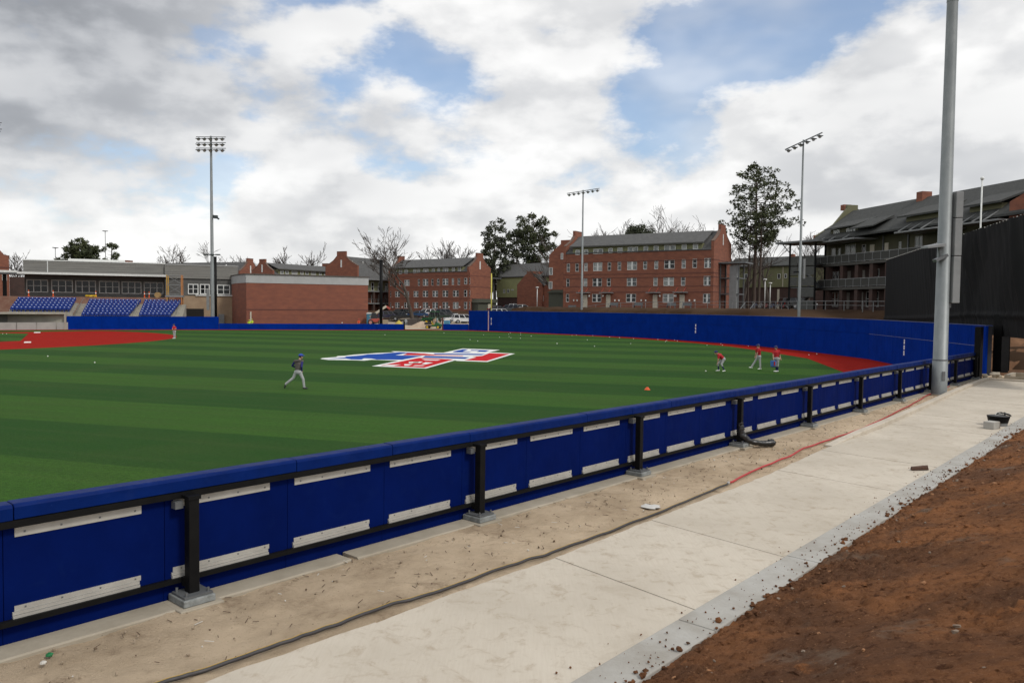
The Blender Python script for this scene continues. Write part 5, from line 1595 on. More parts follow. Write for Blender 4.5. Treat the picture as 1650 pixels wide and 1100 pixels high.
def foliage(pts_r, n_per, size, seed, flat=.7):
    """needle tufts: many small leaf-sized triangles around each clump centre"""
    rs = np.random.RandomState(seed)
    V = []
    for (c, r) in pts_r:
        k = int(n_per * max(.4, r * r))
        d = rs.normal(size=(k, 3)); d /= np.linalg.norm(d, axis=1)[:, None]
        rad = r * rs.uniform(.25, 1.0, k) ** .6
        p = np.array(c) + d * rad[:, None] * np.array([1, 1, flat])
        a = rs.normal(size=(k, 3)) * .8 + d; a /= np.linalg.norm(a, axis=1)[:, None]
        b = np.cross(a, rs.normal(size=(k, 3))); b /= np.linalg.norm(b, axis=1)[:, None]
        s = size * rs.uniform(.6, 1.3, k)[:, None]
        V.append(np.stack([p - b * s * .35, p + b * s * .35, p + a * s], 1).reshape(-1, 3))
    return np.concatenate(V)


def tri_obj(name, V, m, parent):
    me = bpy.data.meshes.new(name)
    n = len(V) // 3
    me.from_pydata(V.tolist(), [], np.arange(n * 3).reshape(n, 3).tolist())
    me.materials.append(m)
    o = bpy.data.objects.new(name, me); COL.objects.link(o); o.parent = parent
    return o


def pine(label, px, Y, pyt, prof, seed=1, r0=.34, z0=None, m=needle, dens=75, nl=46, clump=1.0, lean=0.0, size=.5, bareness=0.0, group=None, stubs=6, name='pine_tree'):
    """prof: list of (height fraction, crown radius left, crown radius right) in metres"""
    rnd = random.Random(seed)
    b = at_y(px, 495, Y); z0 = tz(b.x, Y) - .3 if z0 is None else z0
    H = at_y(px, pyt, Y).z - z0
    t = thing(name, label, 'tree', (b.x, Y, z0), 0, group)
    tr = MB()
    path = [Vector((lean * H * f * f + .12 * math.sin(f * 5 + seed), .1 * math.cos(f * 4), H * f * .97)) for f in np.linspace(0, 1, 12)]
    tr.tube(path, [r0 * (1 - .86 * f) + .03 for f in np.linspace(0, 1, 12)], 8, cap=False)
    fr_, rl_, rr_ = zip(*prof)
    clumps = []
    lo, hi = fr_[0], fr_[-1]
    for i in range(nl):
        f = lo + (hi - lo) * ((i + rnd.random()) / nl)
        ang = i * 2.39996 + rnd.uniform(-.5, .5)
        cx, sy = math.cos(ang), math.sin(ang)
        R = np.interp(f, fr_, rr_) if cx > 0 else np.interp(f, fr_, rl_)
        R = R * (abs(cx) + (1 - abs(cx)) * .9) * rnd.uniform(.62, 1.06)
        base = Vector((np.interp(f * .97, np.linspace(0, 1, 12), [p.x for p in path]), 0, H * f * .97 - R * .22))
        tip = base + Vector((cx * R, sy * R, R * rnd.uniform(.05, .42)))
        mid = base.lerp(tip, .5) + Vector((rnd.gauss(0, .2), rnd.gauss(0, .2), -.08 * R))
        if tip.z > H: tip.z = H - .2
        tr.tube([base, mid, tip], [max(.03, r0 * .30 * (1 - f * .6)), .05, .02], 4, cap=False)
        if rnd.random() < bareness: continue
        nb = max(1, int(R * .62))
        for k in range(nb):
            g = 1 - k / max(1, nb) * .72
            c = base.lerp(tip, g) + Vector((rnd.gauss(0, .35), rnd.gauss(0, .35), rnd.gauss(.15, .25)))
            clumps.append((c, clump * rnd.uniform(.55, 1.05)))
            if rnd.random() < .35:
                off = Vector((rnd.gauss(0, .9), rnd.gauss(0, .9), rnd.gauss(.1, .3))) * clump
                tr.tube([base.lerp(tip, g * .8), c + off], [.035, .015], 3, cap=False)
                clumps.append((c + off, clump * rnd.uniform(.4, .8)))
    for i in range(stubs):                                             # dead stubs under the crown
        f = rnd.uniform(max(.15, lo - .3), lo + .1); a = rnd.uniform(0, 6.28); q = rnd.uniform(.8, 2.4)
        p = Vector((0, 0, H * f)); tr.tube([p, p + Vector((math.cos(a) * q, math.sin(a) * q, q * rnd.uniform(.1, .6)))], [.05, .015], 3, cap=False)
    tr.build('trunk', bark_p, t, smooth=True)
    tri_obj('crown', foliage([(tuple(c), r) for c, r in clumps], dens, size, seed), m, t)
    return t


bare_tree('large leafless tree with split crown standing among the parked cars', 666, 156, 363, .44, 11, -.02, 6, .42, fork=.6)
bare_tree('leafless round tree above the second dormitory roof', 727, 224, 383, .42, 4, 0, 5)
bare_tree('leafless tree just left of the two dark pines', 766, 214, 398, .45, 8, .05, 4)
bare_tree('pale leafless tree above the press box roof', 262, 236, 390, .44, 21, 0, 5)
bare_tree('twisted leafless tree behind the left floodlight tower', 352, 210, 386, .55, 27, .05, 4)
bare_tree('thin leafless tree above the distant dormer roof', 500, 240, 392, .36, 33, 0, 5)
bare_tree('small leafless tree peeking over the balcony dormitory roof', 606, 236, 404, .5, 39, 0, 4)
bare_tree('thin leafless tree left of the long dormitory gable', 897, 192, 372, .34, 44, 0, 4)
bare_tree('leafless tree behind the left end of the long dormitory roof', 958, 186, 356, .34, 51, 0, 5)
bare_tree('leafless tree left of the round evergreen behind the dormitory', 991, 188, 352, .36, 57, 0, 5)
bare_tree('broad leafless tree right of the round evergreen', 1092, 190, 327, .44, 63, 0, 5)
bare_tree('leafless tree near the right end of the long dormitory roof', 1148, 186, 346, .40, 70, -.05, 4)
bare_tree('leafless tree close left of the big pine trunk', 1196, 158, 372, .30, 77, -.05, 4)
bare_tree('thin leafless tree right of the big pine', 1244, 172, 362, .30, 83, -.03, 3)
bare_tree('fine twigged leafless tree beside the stair tower canopy', 1304, 168, 372, .42, 88, 0, 5)
bare_tree('small leafless tree behind the far left canopy', 31, 170, 402, .42, 95, 0, 5)

for px_, Y_, pt_, sd_, lb in ((918, 184, 368, 101, 'leafless tree over the left chimney of the long dormitory'), (974, 190, 358, 107, 'fine leafless tree between two others behind the dormitory roof'), (1012, 192, 356, 113, 'leafless tree touching the round evergreen on its left'), (1062, 186, 346, 119, 'leafless tree touching the round evergreen on its right'),
                              (1120, 188, 344, 127, 'fine leafless tree near the right third of the dormitory roof'), (1180, 176, 372, 131, 'thin leafless tree behind the right gable of the dormitory'), (690, 226, 396, 137, 'low leafless tree over the middle of the second dormitory roof'), (424, 236, 410, 141, 'faint leafless tree behind the distant gables')):
    bare_tree(lb, px_, Y_, pt_, .42, sd_, 0, 5)

pine('round topped pine above the press box left end', 133, 226, 388, [(.50, 3, 3), (.62, 5.5, 5), (.80, 6, 5), (.93, 3.5, 3.5), (1, 1, 1)], 3, nl=44, clump=1.35, size=.7)
pine('narrow small pine beside the distant mast lamp', 181, 222, 387, [(.45, 2, 1.5), (.7, 2.6, 2), (.9, 1.8, 1.2), (1, .5, .5)], 9, nl=26, clump=.95, size=.6, bareness=.15)
pine('left one of the dark pines above the green house', 797, 216, 351, [(.30, 4, 3.5), (.45, 5, 4.5), (.62, 5.2, 4), (.80, 3.6, 3.6), (.95, 2.2, 2.2), (1, .8, .8)], 14, m=needle_d, nl=64, clump=1.15, size=.62, dens=62, bareness=.08)
pine('middle lower dark pine between its two taller neighbours', 832, 220, 368, [(.35, 3, 3), (.55, 4.5, 3.5), (.75, 4.2, 3.6), (.92, 2.8, 2.6), (1, 1, 1)], 19, m=needle_d, nl=50, clump=1.15, size=.62, dens=62, bareness=.08)
pine('tallest right one of the dark pines above the green house', 859, 222, 345, [(.32, 3, 3.4), (.52, 2.4, 4.2), (.68, 3.2, 5.6), (.84, 5.2, 6.0), (.95, 4.2, 3.4), (1, 1.4, 1.4)], 24, m=needle, nl=60, clump=1.2, size=.62, dens=62, bareness=.08)
pine('huge lone pine towering beside the floodlight pole', 1214, 142, 262, [(.45, 1.5, 2.6), (.48, 5.2, 6.0), (.56, 4.6, 5.4), (.66, 5.8, 7.6), (.76, 4.6, 7.2), (.86, 4.0, 5.4), (.95, 3.2, 3.0), (1, 1.4, 1.4)], 31, r0=.40, nl=128, clump=.74, size=.40, dens=72, bareness=.12, lean=.006, stubs=14)
pine('slender second pine trunk right of the huge pine', 1223, 139, 338, [(.62, 1.5, 2.5), (.78, 1.8, 3.2), (.92, 1.6, 2.2), (1, .6, .8)], 36, r0=.30, nl=24, clump=.75, size=.42, bareness=.3)
pine('slender third pine trunk left of the huge pine', 1205.5, 145, 352, [(.6, 2.6, 1.4), (.8, 2.8, 1.4), (1, .8, .6)], 41, r0=.22, nl=16, clump=.7, size=.4, bareness=.45)
# round evergreen and dark undergrowth behind the houses
def evergreen(label, px, Y, pyt, R, seed, m=needle_d):
    b = at_y(px, 495, Y); z0 = tz(b.x, Y) - .3; H = at_y(px, pyt, Y).z - z0
    t = thing('evergreen_tree', label, 'tree', (b.x, Y, z0))
    rnd = random.Random(seed)
    tr = MB(); tr.tube([(0, 0, 0), (.1, 0, H * .5), (0, .1, H * .85)], [.4, .25, .1], 7, cap=False)
    cl_ = []
    for i in range(150):
        a, e = rnd.uniform(0, 6.283), math.asin(rnd.uniform(-.35, 1))
        q = rnd.uniform(.55, 1.0)
        c = Vector((math.cos(a) * math.cos(e) * R * q, math.sin(a) * math.cos(e) * R * q, H - R * .85 + math.sin(e) * R * .85 * q))
        cl_.append((tuple(c), rnd.uniform(.5, .95)))
        if i % 7 == 0: tr.tube([(0, 0, H * .5), c], [.08, .02], 3, cap=False)
    tr.build('trunk', bark, t)
    tri_obj('crown', foliage(cl_, 50, .42, seed), m, t)


evergreen('round dense evergreen peeking over the long dormitory roof', 1028, 182, 361, 3.9, 5)
evergreen('low evergreen behind the olive house roof', 1130, 210, 452, 4.0, 6)
for i, (px_, w_) in enumerate(((775, 4.4), (806, 4.6), (842, 4.4), (874, 4.4), (905, 4.2))):
    evergreen('dark undergrowth below the dark pines, clump %s' % ['at the far left', 'second from the left', 'in the middle', 'second from the right', 'at the far right beside the gable'][i], px_, 236, 438 + (i % 2) * 5, w_, 40 + i)

# ------------------------------------------------------------------ vehicles
tyre_m = mat('tyre', (.018, .018, .018), .85); rim_m = mat('rim', (.32, .33, .34), .4, metal=.5); head_m = mat('headlight', (.75, .77, .78), .15); tail_m = mat('taillight', (.35, .01, .01), .2)


def paint(name, c): return mat('paint_' + name, c, .28, spec=.6, coat=.4)


def wheel(root, x, y, r, w=.22, rm=rim_m):
    o = MB().tube([(0, -w / 2, 0), (0, -w / 2 + .03, 0), (0, w / 2 - .03, 0), (0, w / 2, 0)], [r * .86, r, r, r * .86], 18).build('wheel', tyre_m, root, loc=(x, y, r))
    MB().tube([(0, -w / 2 - .015, 0), (0, w / 2 + .015, 0)], r * .58, 12).build('rim', rm, o)
    return o


def car(name, label, kind, pm, px, Y, heading, z=None, cat='car', L=None):
    b = at_y(px, 500, Y); z = tz(b.x, Y) if z is None else z
    t = thing(name, label, cat, (b.x, Y, z + .01), heading, 'vehicles in the car park')
    W = 1.86
    if kind == 'sedan': L = L or 4.6; bel, ht = .92, 1.44; body = [(-.49, .40), (-.5, .62), (-.47, .90), (-.28, .96), (.20, .95), (.47, .80), (.5, .55), (.49, .34)]; gh = (-.40, .24, -.24, .06)
    elif kind == 'suv': L = L or 4.75; bel, ht = 1.05, 1.76; body = [(-.49, .42), (-.5, .75), (-.49, 1.06), (.22, 1.06), (.46, .98), (.5, .72), (.49, .40)]; gh = (-.48, .26, -.44, .10)
    else: L = L or 5.7; bel, ht = 1.12, 1.86; body = [(-.49, .52), (-.5, .80), (-.495, 1.14), (.22, 1.12), (.47, 1.08), (.5, .78), (.49, .46)]; gh = (-.06, .25, -.02, .12)
    if kind == 'pickup': W = 1.98
    pr = [(x * L, z_) for x, z_ in body]
    bo = MB()
    prof = pr[::1]
    n = len(prof)
    # body shell pinched towards the sill and the nose
    rings = []
    for yy, sc, dz in ((-W / 2 + .02, .985, .0), (-W / 2, 1.0, -.0), (W / 2, 1.0, .0), (W / 2 - .02, .985, .0)):
        rings.append([(x * sc, yy if i not in (0, n - 1) else yy * .95, z_) for i, (x, z_) in enumerate(prof)])
    vs = [p for r in rings for p in r]; fs = []
    for k in range(len(rings) - 1):
        for i in range(n): fs.append((k * n + i, k * n + (i + 1) % n, (k + 1) * n + (i + 1) % n, (k + 1) * n + i))
    fs += [tuple(range(n)), tuple((len(rings) - 1) * n + i for i in range(n))]
    bo.add(vs, fs)
    g0, g1, h0, h1 = [q * L for q in gh]
    wi = W / 2 - .05; wt = W / 2 - .22
    gv = [(g0, -wi, bel), (g1, -wi, bel), (g1, wi, bel), (g0, wi, bel), (h0, -wt, ht), (h1, -wt, ht), (h1, wt, ht), (h0, wt, ht)]
    bo.add(gv, [(4, 5, 6, 7), (0, 1, 5, 4), (1, 2, 6, 5), (2, 3, 7, 6), (3, 0, 4, 7)])
    bd = bo.build('body', pm, t, bevel=.035)

    def pane(a, b_, c, d, nm='window'):
        ctr = (Vector(a) + Vector(b_) + Vector(c) + Vector(d)) / 4
        pts = [ctr + (Vector(q) - ctr) * .86 for q in (a, b_, c, d)]
        nrm = (pts[1] - pts[0]).cross(pts[2] - pts[0]).normalized()
        if nrm.dot(ctr - Vector(((g0 + g1) / 2, 0, (bel + ht) / 2))) < 0: nrm = -nrm
        m_ = MB(); m_.add([p + nrm * .02 for p in pts] + [p - nrm * .02 for p in pts], [(0, 1, 2, 3), (7, 6, 5, 4), (0, 4, 5, 1), (1, 5, 6, 2), (2, 6, 7, 3), (3, 7, 4, 0)])
        m_.build(nm, glass_d, t)
    G_ = [Vector(q) for q in gv]
    for s, (i0, i1, i2, i3) in enumerate(((0, 1, 5, 4), (3, 2, 6, 7))):
        cuts = 2 if kind != 'suv' else 3
        if kind == 'pickup': cuts = 2
        for k in range(cuts):
            f0, f1 = k / cuts, (k + 1) / cuts
            pane(G_[i0].lerp(G_[i1], f0), G_[i0].lerp(G_[i1], f1), G_[i3].lerp(G_[i2], f1), G_[i3].lerp(G_[i2], f0))
    pane(G_[1], G_[2], G_[6], G_[5], 'windscreen'); pane(G_[3], G_[0], G_[4], G_[7], 'rear_window')
    if kind == 'pickup':
        MB().box(-.48 * L, -W / 2 + .12, 1.142, -.075 * L, W / 2 - .12, 1.16).build('cargo_bed', mat('bed_dark', (.02, .02, .02), .8), t)
    r = .33 if kind == 'sedan' else .38
    for x in (-.30 * L, .31 * L):
        for s in (-1, 1): wheel(t, x, s * (W / 2 - .08), r)
    for s in (-1, 1):
        MB().box(.478 * L, s * .72 - .2, .68, .503 * L, s * .72 + .2, .84).build('headlight', head_m, t)
        MB().box(-.503 * L, s * .74 - .12, .70, -.485 * L, s * .74 + .12, .98).build('taillight', tail_m, t)
        MB().box(.16 * L, s * (W / 2 + .02), bel + .02, .19 * L, s * (W / 2 + .2), bel + .18).build('mirror', pm, t)
    bu = MB(); bu.box(.485 * L, -W / 2 + .08, .34, .512 * L, W / 2 - .08, .52); bu.box(-.512 * L, -W / 2 + .08, .38, -.485 * L, W / 2 - .08, .56); bu.build('bumper', mat('bumper_dark', (.06, .06, .06), .6), t)
    return t


wh, bk, nv, gn = paint('white', (.70, .71, .71)), paint('black', (.012, .013, .014)), paint('navy', (.03, .028, .07)), paint('green', (.015, .035, .022))
bl, gy, sv, mb = paint('blue', (.02, .06, .15)), paint('grey', (.06, .065, .07)), paint('silver', (.40, .42, .43)), paint('maroon', (.03, .016, .03))
car('parked_car', 'dark purple hatchback just right of the black net pole', 'suv', nv, 626.5, 160, .25)
car('parked_pickup', 'black pickup truck left of the bare tree trunk', 'pickup', bk, 651, 158, 3.3, cat='truck')
car('parked_car', 'black wagon behind the black pickup', 'suv', bk, 642, 166, 3.2)
car('parked_car', 'blue car right of the bare tree trunk with white one beyond', 'sedan', bl, 673, 162, 3.25)
car('parked_car', 'white wagon left of the green tractor', 'suv', wh, 684, 164, 3.4)
car('parked_car', 'dark green wagon right of the green tractor', 'suv', gn, 709, 158, .1)
car('parked_car', 'grey black wagon behind the dark green wagon', 'suv', gy, 719, 165, .15)
car('parked_pickup', 'white pickup truck left of the tall blue wall end', 'pickup', wh, 735.5, 151, 3.45, cat='truck', L=5.0)
car('parked_car', 'white wagon partly hidden by the tall blue wall end', 'suv', wh, 749, 150, .2)
car('parked_car', 'white wagon roof peeking over the wall right of the foul pole', 'suv', wh, 810, 146, .1, z=1.95)
car('parked_car', 'dark blue sedan behind the foul pole', 'sedan', nv, 803, 168, .3, z=2.75)
car('parked_car', 'grey wagon between the dark blue sedan and the white cars', 'suv', gy, 819, 166, 3.0, z=2.75)
car('parked_car', 'left white sedan of the two above the wall', 'sedan', wh, 829, 172, .2, z=3.3)
car('parked_car', 'right white sedan of the two above the wall', 'sedan', wh, 844, 168, .1, z=3.15)
car('parked_car', 'blue car low behind the wall below the white sedans', 'sedan', bl, 842, 152, .3, z=2.15)
for i, px_ in enumerate((1290, 1278)):
    car('parked_car', ['dark car behind the right floodlight pole', 'dark wagon left of the right floodlight pole'][i], 'suv', bk, px_, 126 + 3 * i, .1, z=4.25)

# telescopic handler
b = at_y(606, 505, 146); z = tz(b.x, 146)
TH = thing('telescopic_handler', 'red telescopic handler with raised cream boom beside the brick box', 'machine', (b.x, 146, z), .05)
redp = mat('machine_red', (.40, .07, .05), .5)
MB().extr([(-1.3, .6), (-1.3, 1.1), (-.4, 1.25), (.9, 1.2), (1.4, .95), (1.4, .55)], 'y', -.7, .7).build('chassis', redp, TH, bevel=.05)
MB().extr([(-.9, 1.25), (-.8, 2.3), (.0, 2.35), (.25, 1.25)], 'y', -.65, .15).build('cab', mat('cab_dark', (.03, .03, .035), .2), TH, bevel=.04)
for x in (-.95, 1.0):
    for y in (-.75, .75): wheel(TH, x, y, .52, .35, mat('rim_pink', (.45, .22, .18), .6))
MB().extr([(.55, .95), (.7, 1.25), (1.35, 1.25), (1.5, .9)], 'y', -.95, -.55).build('fender', redp, TH)
bm_ = MB(); bm_.bar((-1.2, .35, 1.5), (1.9, .35, 3.6), .42, .42); bm_.build('boom', cream_p, TH)
MB().bar((1.85, .35, 3.55), (2.6, .35, 3.1), .35, .35).build('boom_head', redp, TH)
b = at_y(595.5, 505, 148)
for px_, Y_, zt_, lb in ((595.5, 148.5, None, 'teal portable toilet close beside the brick box building'), (720.3, 140, None, 'light blue portable toilet right of the wall gap')):
    b = at_y(px_, 505, Y_); z = tz(b.x, Y_)
    hh = 2.3 if px_ < 700 else 1.75
    T_ = thing('portable_toilet', lb, 'toilet', (b.x, Y_, z), .1)
    cm = mat('toilet_teal', (.03, .14, .19), .5) if px_ < 700 else mat('toilet_blue', (.08, .30, .52), .5)
    MB().box(-.55, -.55, 0, .55, .55, hh - .25).build('cabin', cm, T_, bevel=.03)
    MB().extr([(-.6, hh - .247), (-.4, hh), (.4, hh), (.6, hh - .247)], 'y', -.6, .6).build('roof', white_p, T_)
    MB().box(-.4, -.58, .12, .4, -.552, hh - .4).build('door', mat('toilet_door', (.06, .2, .3), .5), T_)
# green tractor loader
b = at_y(697, 505, 150); z = tz(b.x, 150)
TR = thing('tractor', 'green tractor loader among the parked cars', 'tractor', (b.x, 150, z), 2.9)
tg = mat('tractor_green', (.012, .10, .03), .4)
MB().extr([(-1.2, .7), (-1.2, 1.2), (.2, 1.3), (1.5, 1.2), (1.55, .75)], 'y', -.4, .4).build('hood', tg, TR, bevel=.05)
for x, y, r in ((-.8, -.7, .7), (-.8, .7, .7), (1.0, -.6, .45), (1.0, .6, .45)): wheel(TR, x, y, r, .35, yellow_p)
cbm = MB()
for x in (-1.0, .0):
    for y in (-.55, .55): cbm.box(x - .05, y - .05, 1.2, x + .05, y + .05, 2.4)
cbm.build('roll_frame', black_m, TR); MB().box(-1.2, -.7, 2.4, .2, .7, 2.52).build('canopy', tg, TR)
la = MB(); [la.bar((-.2, s, 1.3), (1.9, s, 1.0), .12, .16) for s in (-.55, .55)]; la.build('loader_arm', tg, TR)
MB().extr([(1.8, .4), (1.8, 1.2), (2.5, .45)], 'y', -.8, .8).build('bucket', tg, TR)
# utility vehicle in the wall gap
b = at_z(697.5, 530.5, 0.0)
UV = thing('utility_vehicle', 'green utility vehicle with yellow wheels in the wall gap', 'utility vehicle', (b.x, b.y + .6, tz(b.x, b.y + .6) + .02), -.1)
MB().extr([(-1.45, .75), (-1.5, 1.15), (-.15, 1.15), (-.15, .75)], 'y', -.72, .72).build('cargo_box', mat('uv_black', (.02, .022, .02), .6), UV, bevel=.03)
MB().extr([(-.15, .4), (-.15, .75), (.35, .7), (.55, 1.15), (.95, 1.1), (1.4, .85), (1.5, .5), (1.4, .38)], 'y', -.68, .68).build('body', tg, UV, bevel=.04)
MB().box(-1.3, -.6, .4, 1.3, .6, .62).build('chassis', black_m, UV)
for x in (-.95, 1.0):
    for y in (-.62, .62): wheel(UV, x, y, .33, .28, yellow_p)
MB().box(-.2, -.6, .76, .2, .6, .9).build('seat', yellow_p, UV, bevel=.04); MB().box(-.25, -.6, .9, -.12, .6, 1.35).build('seat_back', yellow_p, UV, bevel=.04)
rf = MB()
for x, y in ((-.28, -.62), (-.28, .62), (.75, -.62), (.75, .62)): rf.tube([(x, y, 1.0), (x - .1, y, 1.95)], .03, 6)
rf.build('roll_frame', black_m, UV); MB().box(-.45, -.66, 1.95, .75, .66, 2.0).build('roof', tg, UV)
MB().box(.7, -.58, 1.15, .74, .58, 1.9).build('windscreen', mat('wind_glass', (.30, .36, .36), .1), UV)
MB().tube([(.45, .2, 1.1), (.38, .2, 1.25)], .16, 10).build('steering_wheel', black_m, UV)

# heaps and materials in the lot
def heap(name, label, px, py, Y, w, h, m, seed, d=None, cat='heap'):
    b = at_y(px, py, Y); z = tz(b.x, Y)
    n = 26; rn_ = random.Random(seed); vs, fs = [], []
    for j in range(9):
        f = j / 8
        for i in range(n):
            a = 2 * math.pi * i / n
            r = (1 - f) * (1 + .18 * mnoise.noise((math.cos(a) * 2, math.sin(a) * 2, seed + f)))
            vs.append((math.cos(a) * r * w / 2, math.sin(a) * r * (d or w) / 2, h * (f ** .85) * (1 + .1 * mnoise.noise((a, f * 3, seed))) - .1))
    for j in range(8):
        for i in range(n): fs.append((j * n + i, j * n + (i + 1) % n, (j + 1) * n + (i + 1) % n, (j + 1) * n + i))
    o = MB().add(vs, fs).build(name, m, None, smooth=True, loc=(b.x, Y, z))
    return tag(o, label, cat)


heap('sand_heap', 'pale sand heap behind the utility vehicle', 680, 515, 142, 6.2, 1.35, mat('heap_sand', (.44, .34, .25), .95, (.36, .27, .19), 1.5), 3, 3.5)
heap('soil_heap', 'tan rubble heap left of the light blue toilet', 702, 512, 146, 2.6, 2.0, mat('heap_tan', (.30, .22, .15), .95, (.22, .16, .11), 2), 8, 2)
heap('tarp_heap', 'yellow tarp heap in the construction lot', 643, 512, 146, 2.2, 1.1, mat('tarp_yellow', (.50, .40, .06), .6), 12, 1.6)
heap('pipe_heap', 'grey bundle beside the yellow tarp heap', 654, 510, 148, 1.9, 1.3, grey_p, 15, 1.2)
b = at_y(618, 512, 143)
tag(MB().box(-.75, -.5, 0, .75, .5, 1.25).build('material_crate', mat('crate_tan', (.34, .28, .19), .8, (.28, .22, .15), 3), None, loc=(b.x, 143, tz(b.x, 143)), bevel=.03), 'tan crate right of the black net pole', 'crate')
for px_, Y_, w_, lb in ((664, 147, 1.6, 'dark low container below the bare tree'), (673, 150, 1.4, 'dark crate right of the bare tree trunk')):
    b = at_y(px_, 508, Y_); tag(MB().extr([(-w_ / 2, 0), (-w_ / 2, 1.1), (-w_ / 3, 1.3), (w_ / 2, 1.2), (w_ / 2, 0)], 'y', -.6, .6).build('container', mat('cont_dark', (.06, .05, .045), .8), None, loc=(b.x, Y_, tz(b.x, Y_)), bevel=.03), lb, 'container')
# pale gravel pad and concrete in the gap
gv_ = mat('gravel_pad', (.44, .37, .28), .95, (.36, .30, .22), .5, bump=.3, bscale=10, coords='pos')
xs_ = np.linspace(-27, -8.2, 30); ys_ = np.linspace(134.6, 160, 40)
X, Y = np.meshgrid(xs_, ys_); Z = terrain_z(X, Y); Z = np.where(Y < 138, np.clip(Z, None, .05), Z) + .05
tag(grid_mesh('gravel_pad', X, Y, Z, gv_), 'pale gravel ground behind the wall gap', kind='structure')

# ------------------------------------------------------------------ people
skin_m = mat('skin', (.50, .30, .21), .6); skin_d = mat('skin_tan', (.36, .20, .13), .6); hair_m = mat('hair', (.035, .022, .015), .8)
shirt_r = mat('shirt_red', (.46, .012, .02), .8, (.36, .010, .015), 9); pants_g = mat('pants_grey', (.40, .41, .41), .85, (.31, .32, .32), 9); sock_n = mat('sock_navy', (.010, .016, .075), .8)
shoe_w = mat('shoe_white', (.70, .72, .68), .6); shoe_k = mat('shoe_black', (.02, .02, .025), .6); hood_g = mat('hoodie_grey', (.105, .092, .082), .9, (.072, .063, .056), 8); sleeve_b = mat('sleeve_blue', (.014, .016, .13), .8)
cap_b = mat('cap_blue', (.012, .05, .33), .7); cap_n = mat('cap_navy', (.012, .02, .10), .7); vest_m = mat('vest_yellow', (.50, .72, .03), .7); jean_m = mat('jeans', (.04, .06, .12), .9); vest_o = mat('shirt_orange', (.62, .07, .02), .8)


def capsule(mb, a, b, ra, rb, n=12, sq=1.0):
    a, b = Vector(a), Vector(b)
    if (b - a).length < 1e-4: b = a + Vector((0, 0, .001))
    d = (b - a).normalized(); pts, rad = [], []
    for t in (80, 55, 25): pts.append(a - d * ra * math.sin(R_(t))); rad.append(ra * math.cos(R_(t)))
    pts += [a, b]; rad += [ra, rb]
    for t in (25, 55, 80): pts.append(b + d * rb * math.sin(R_(t))); rad.append(rb * math.cos(R_(t)))
    mb.tube(pts, rad, n, cap=True)


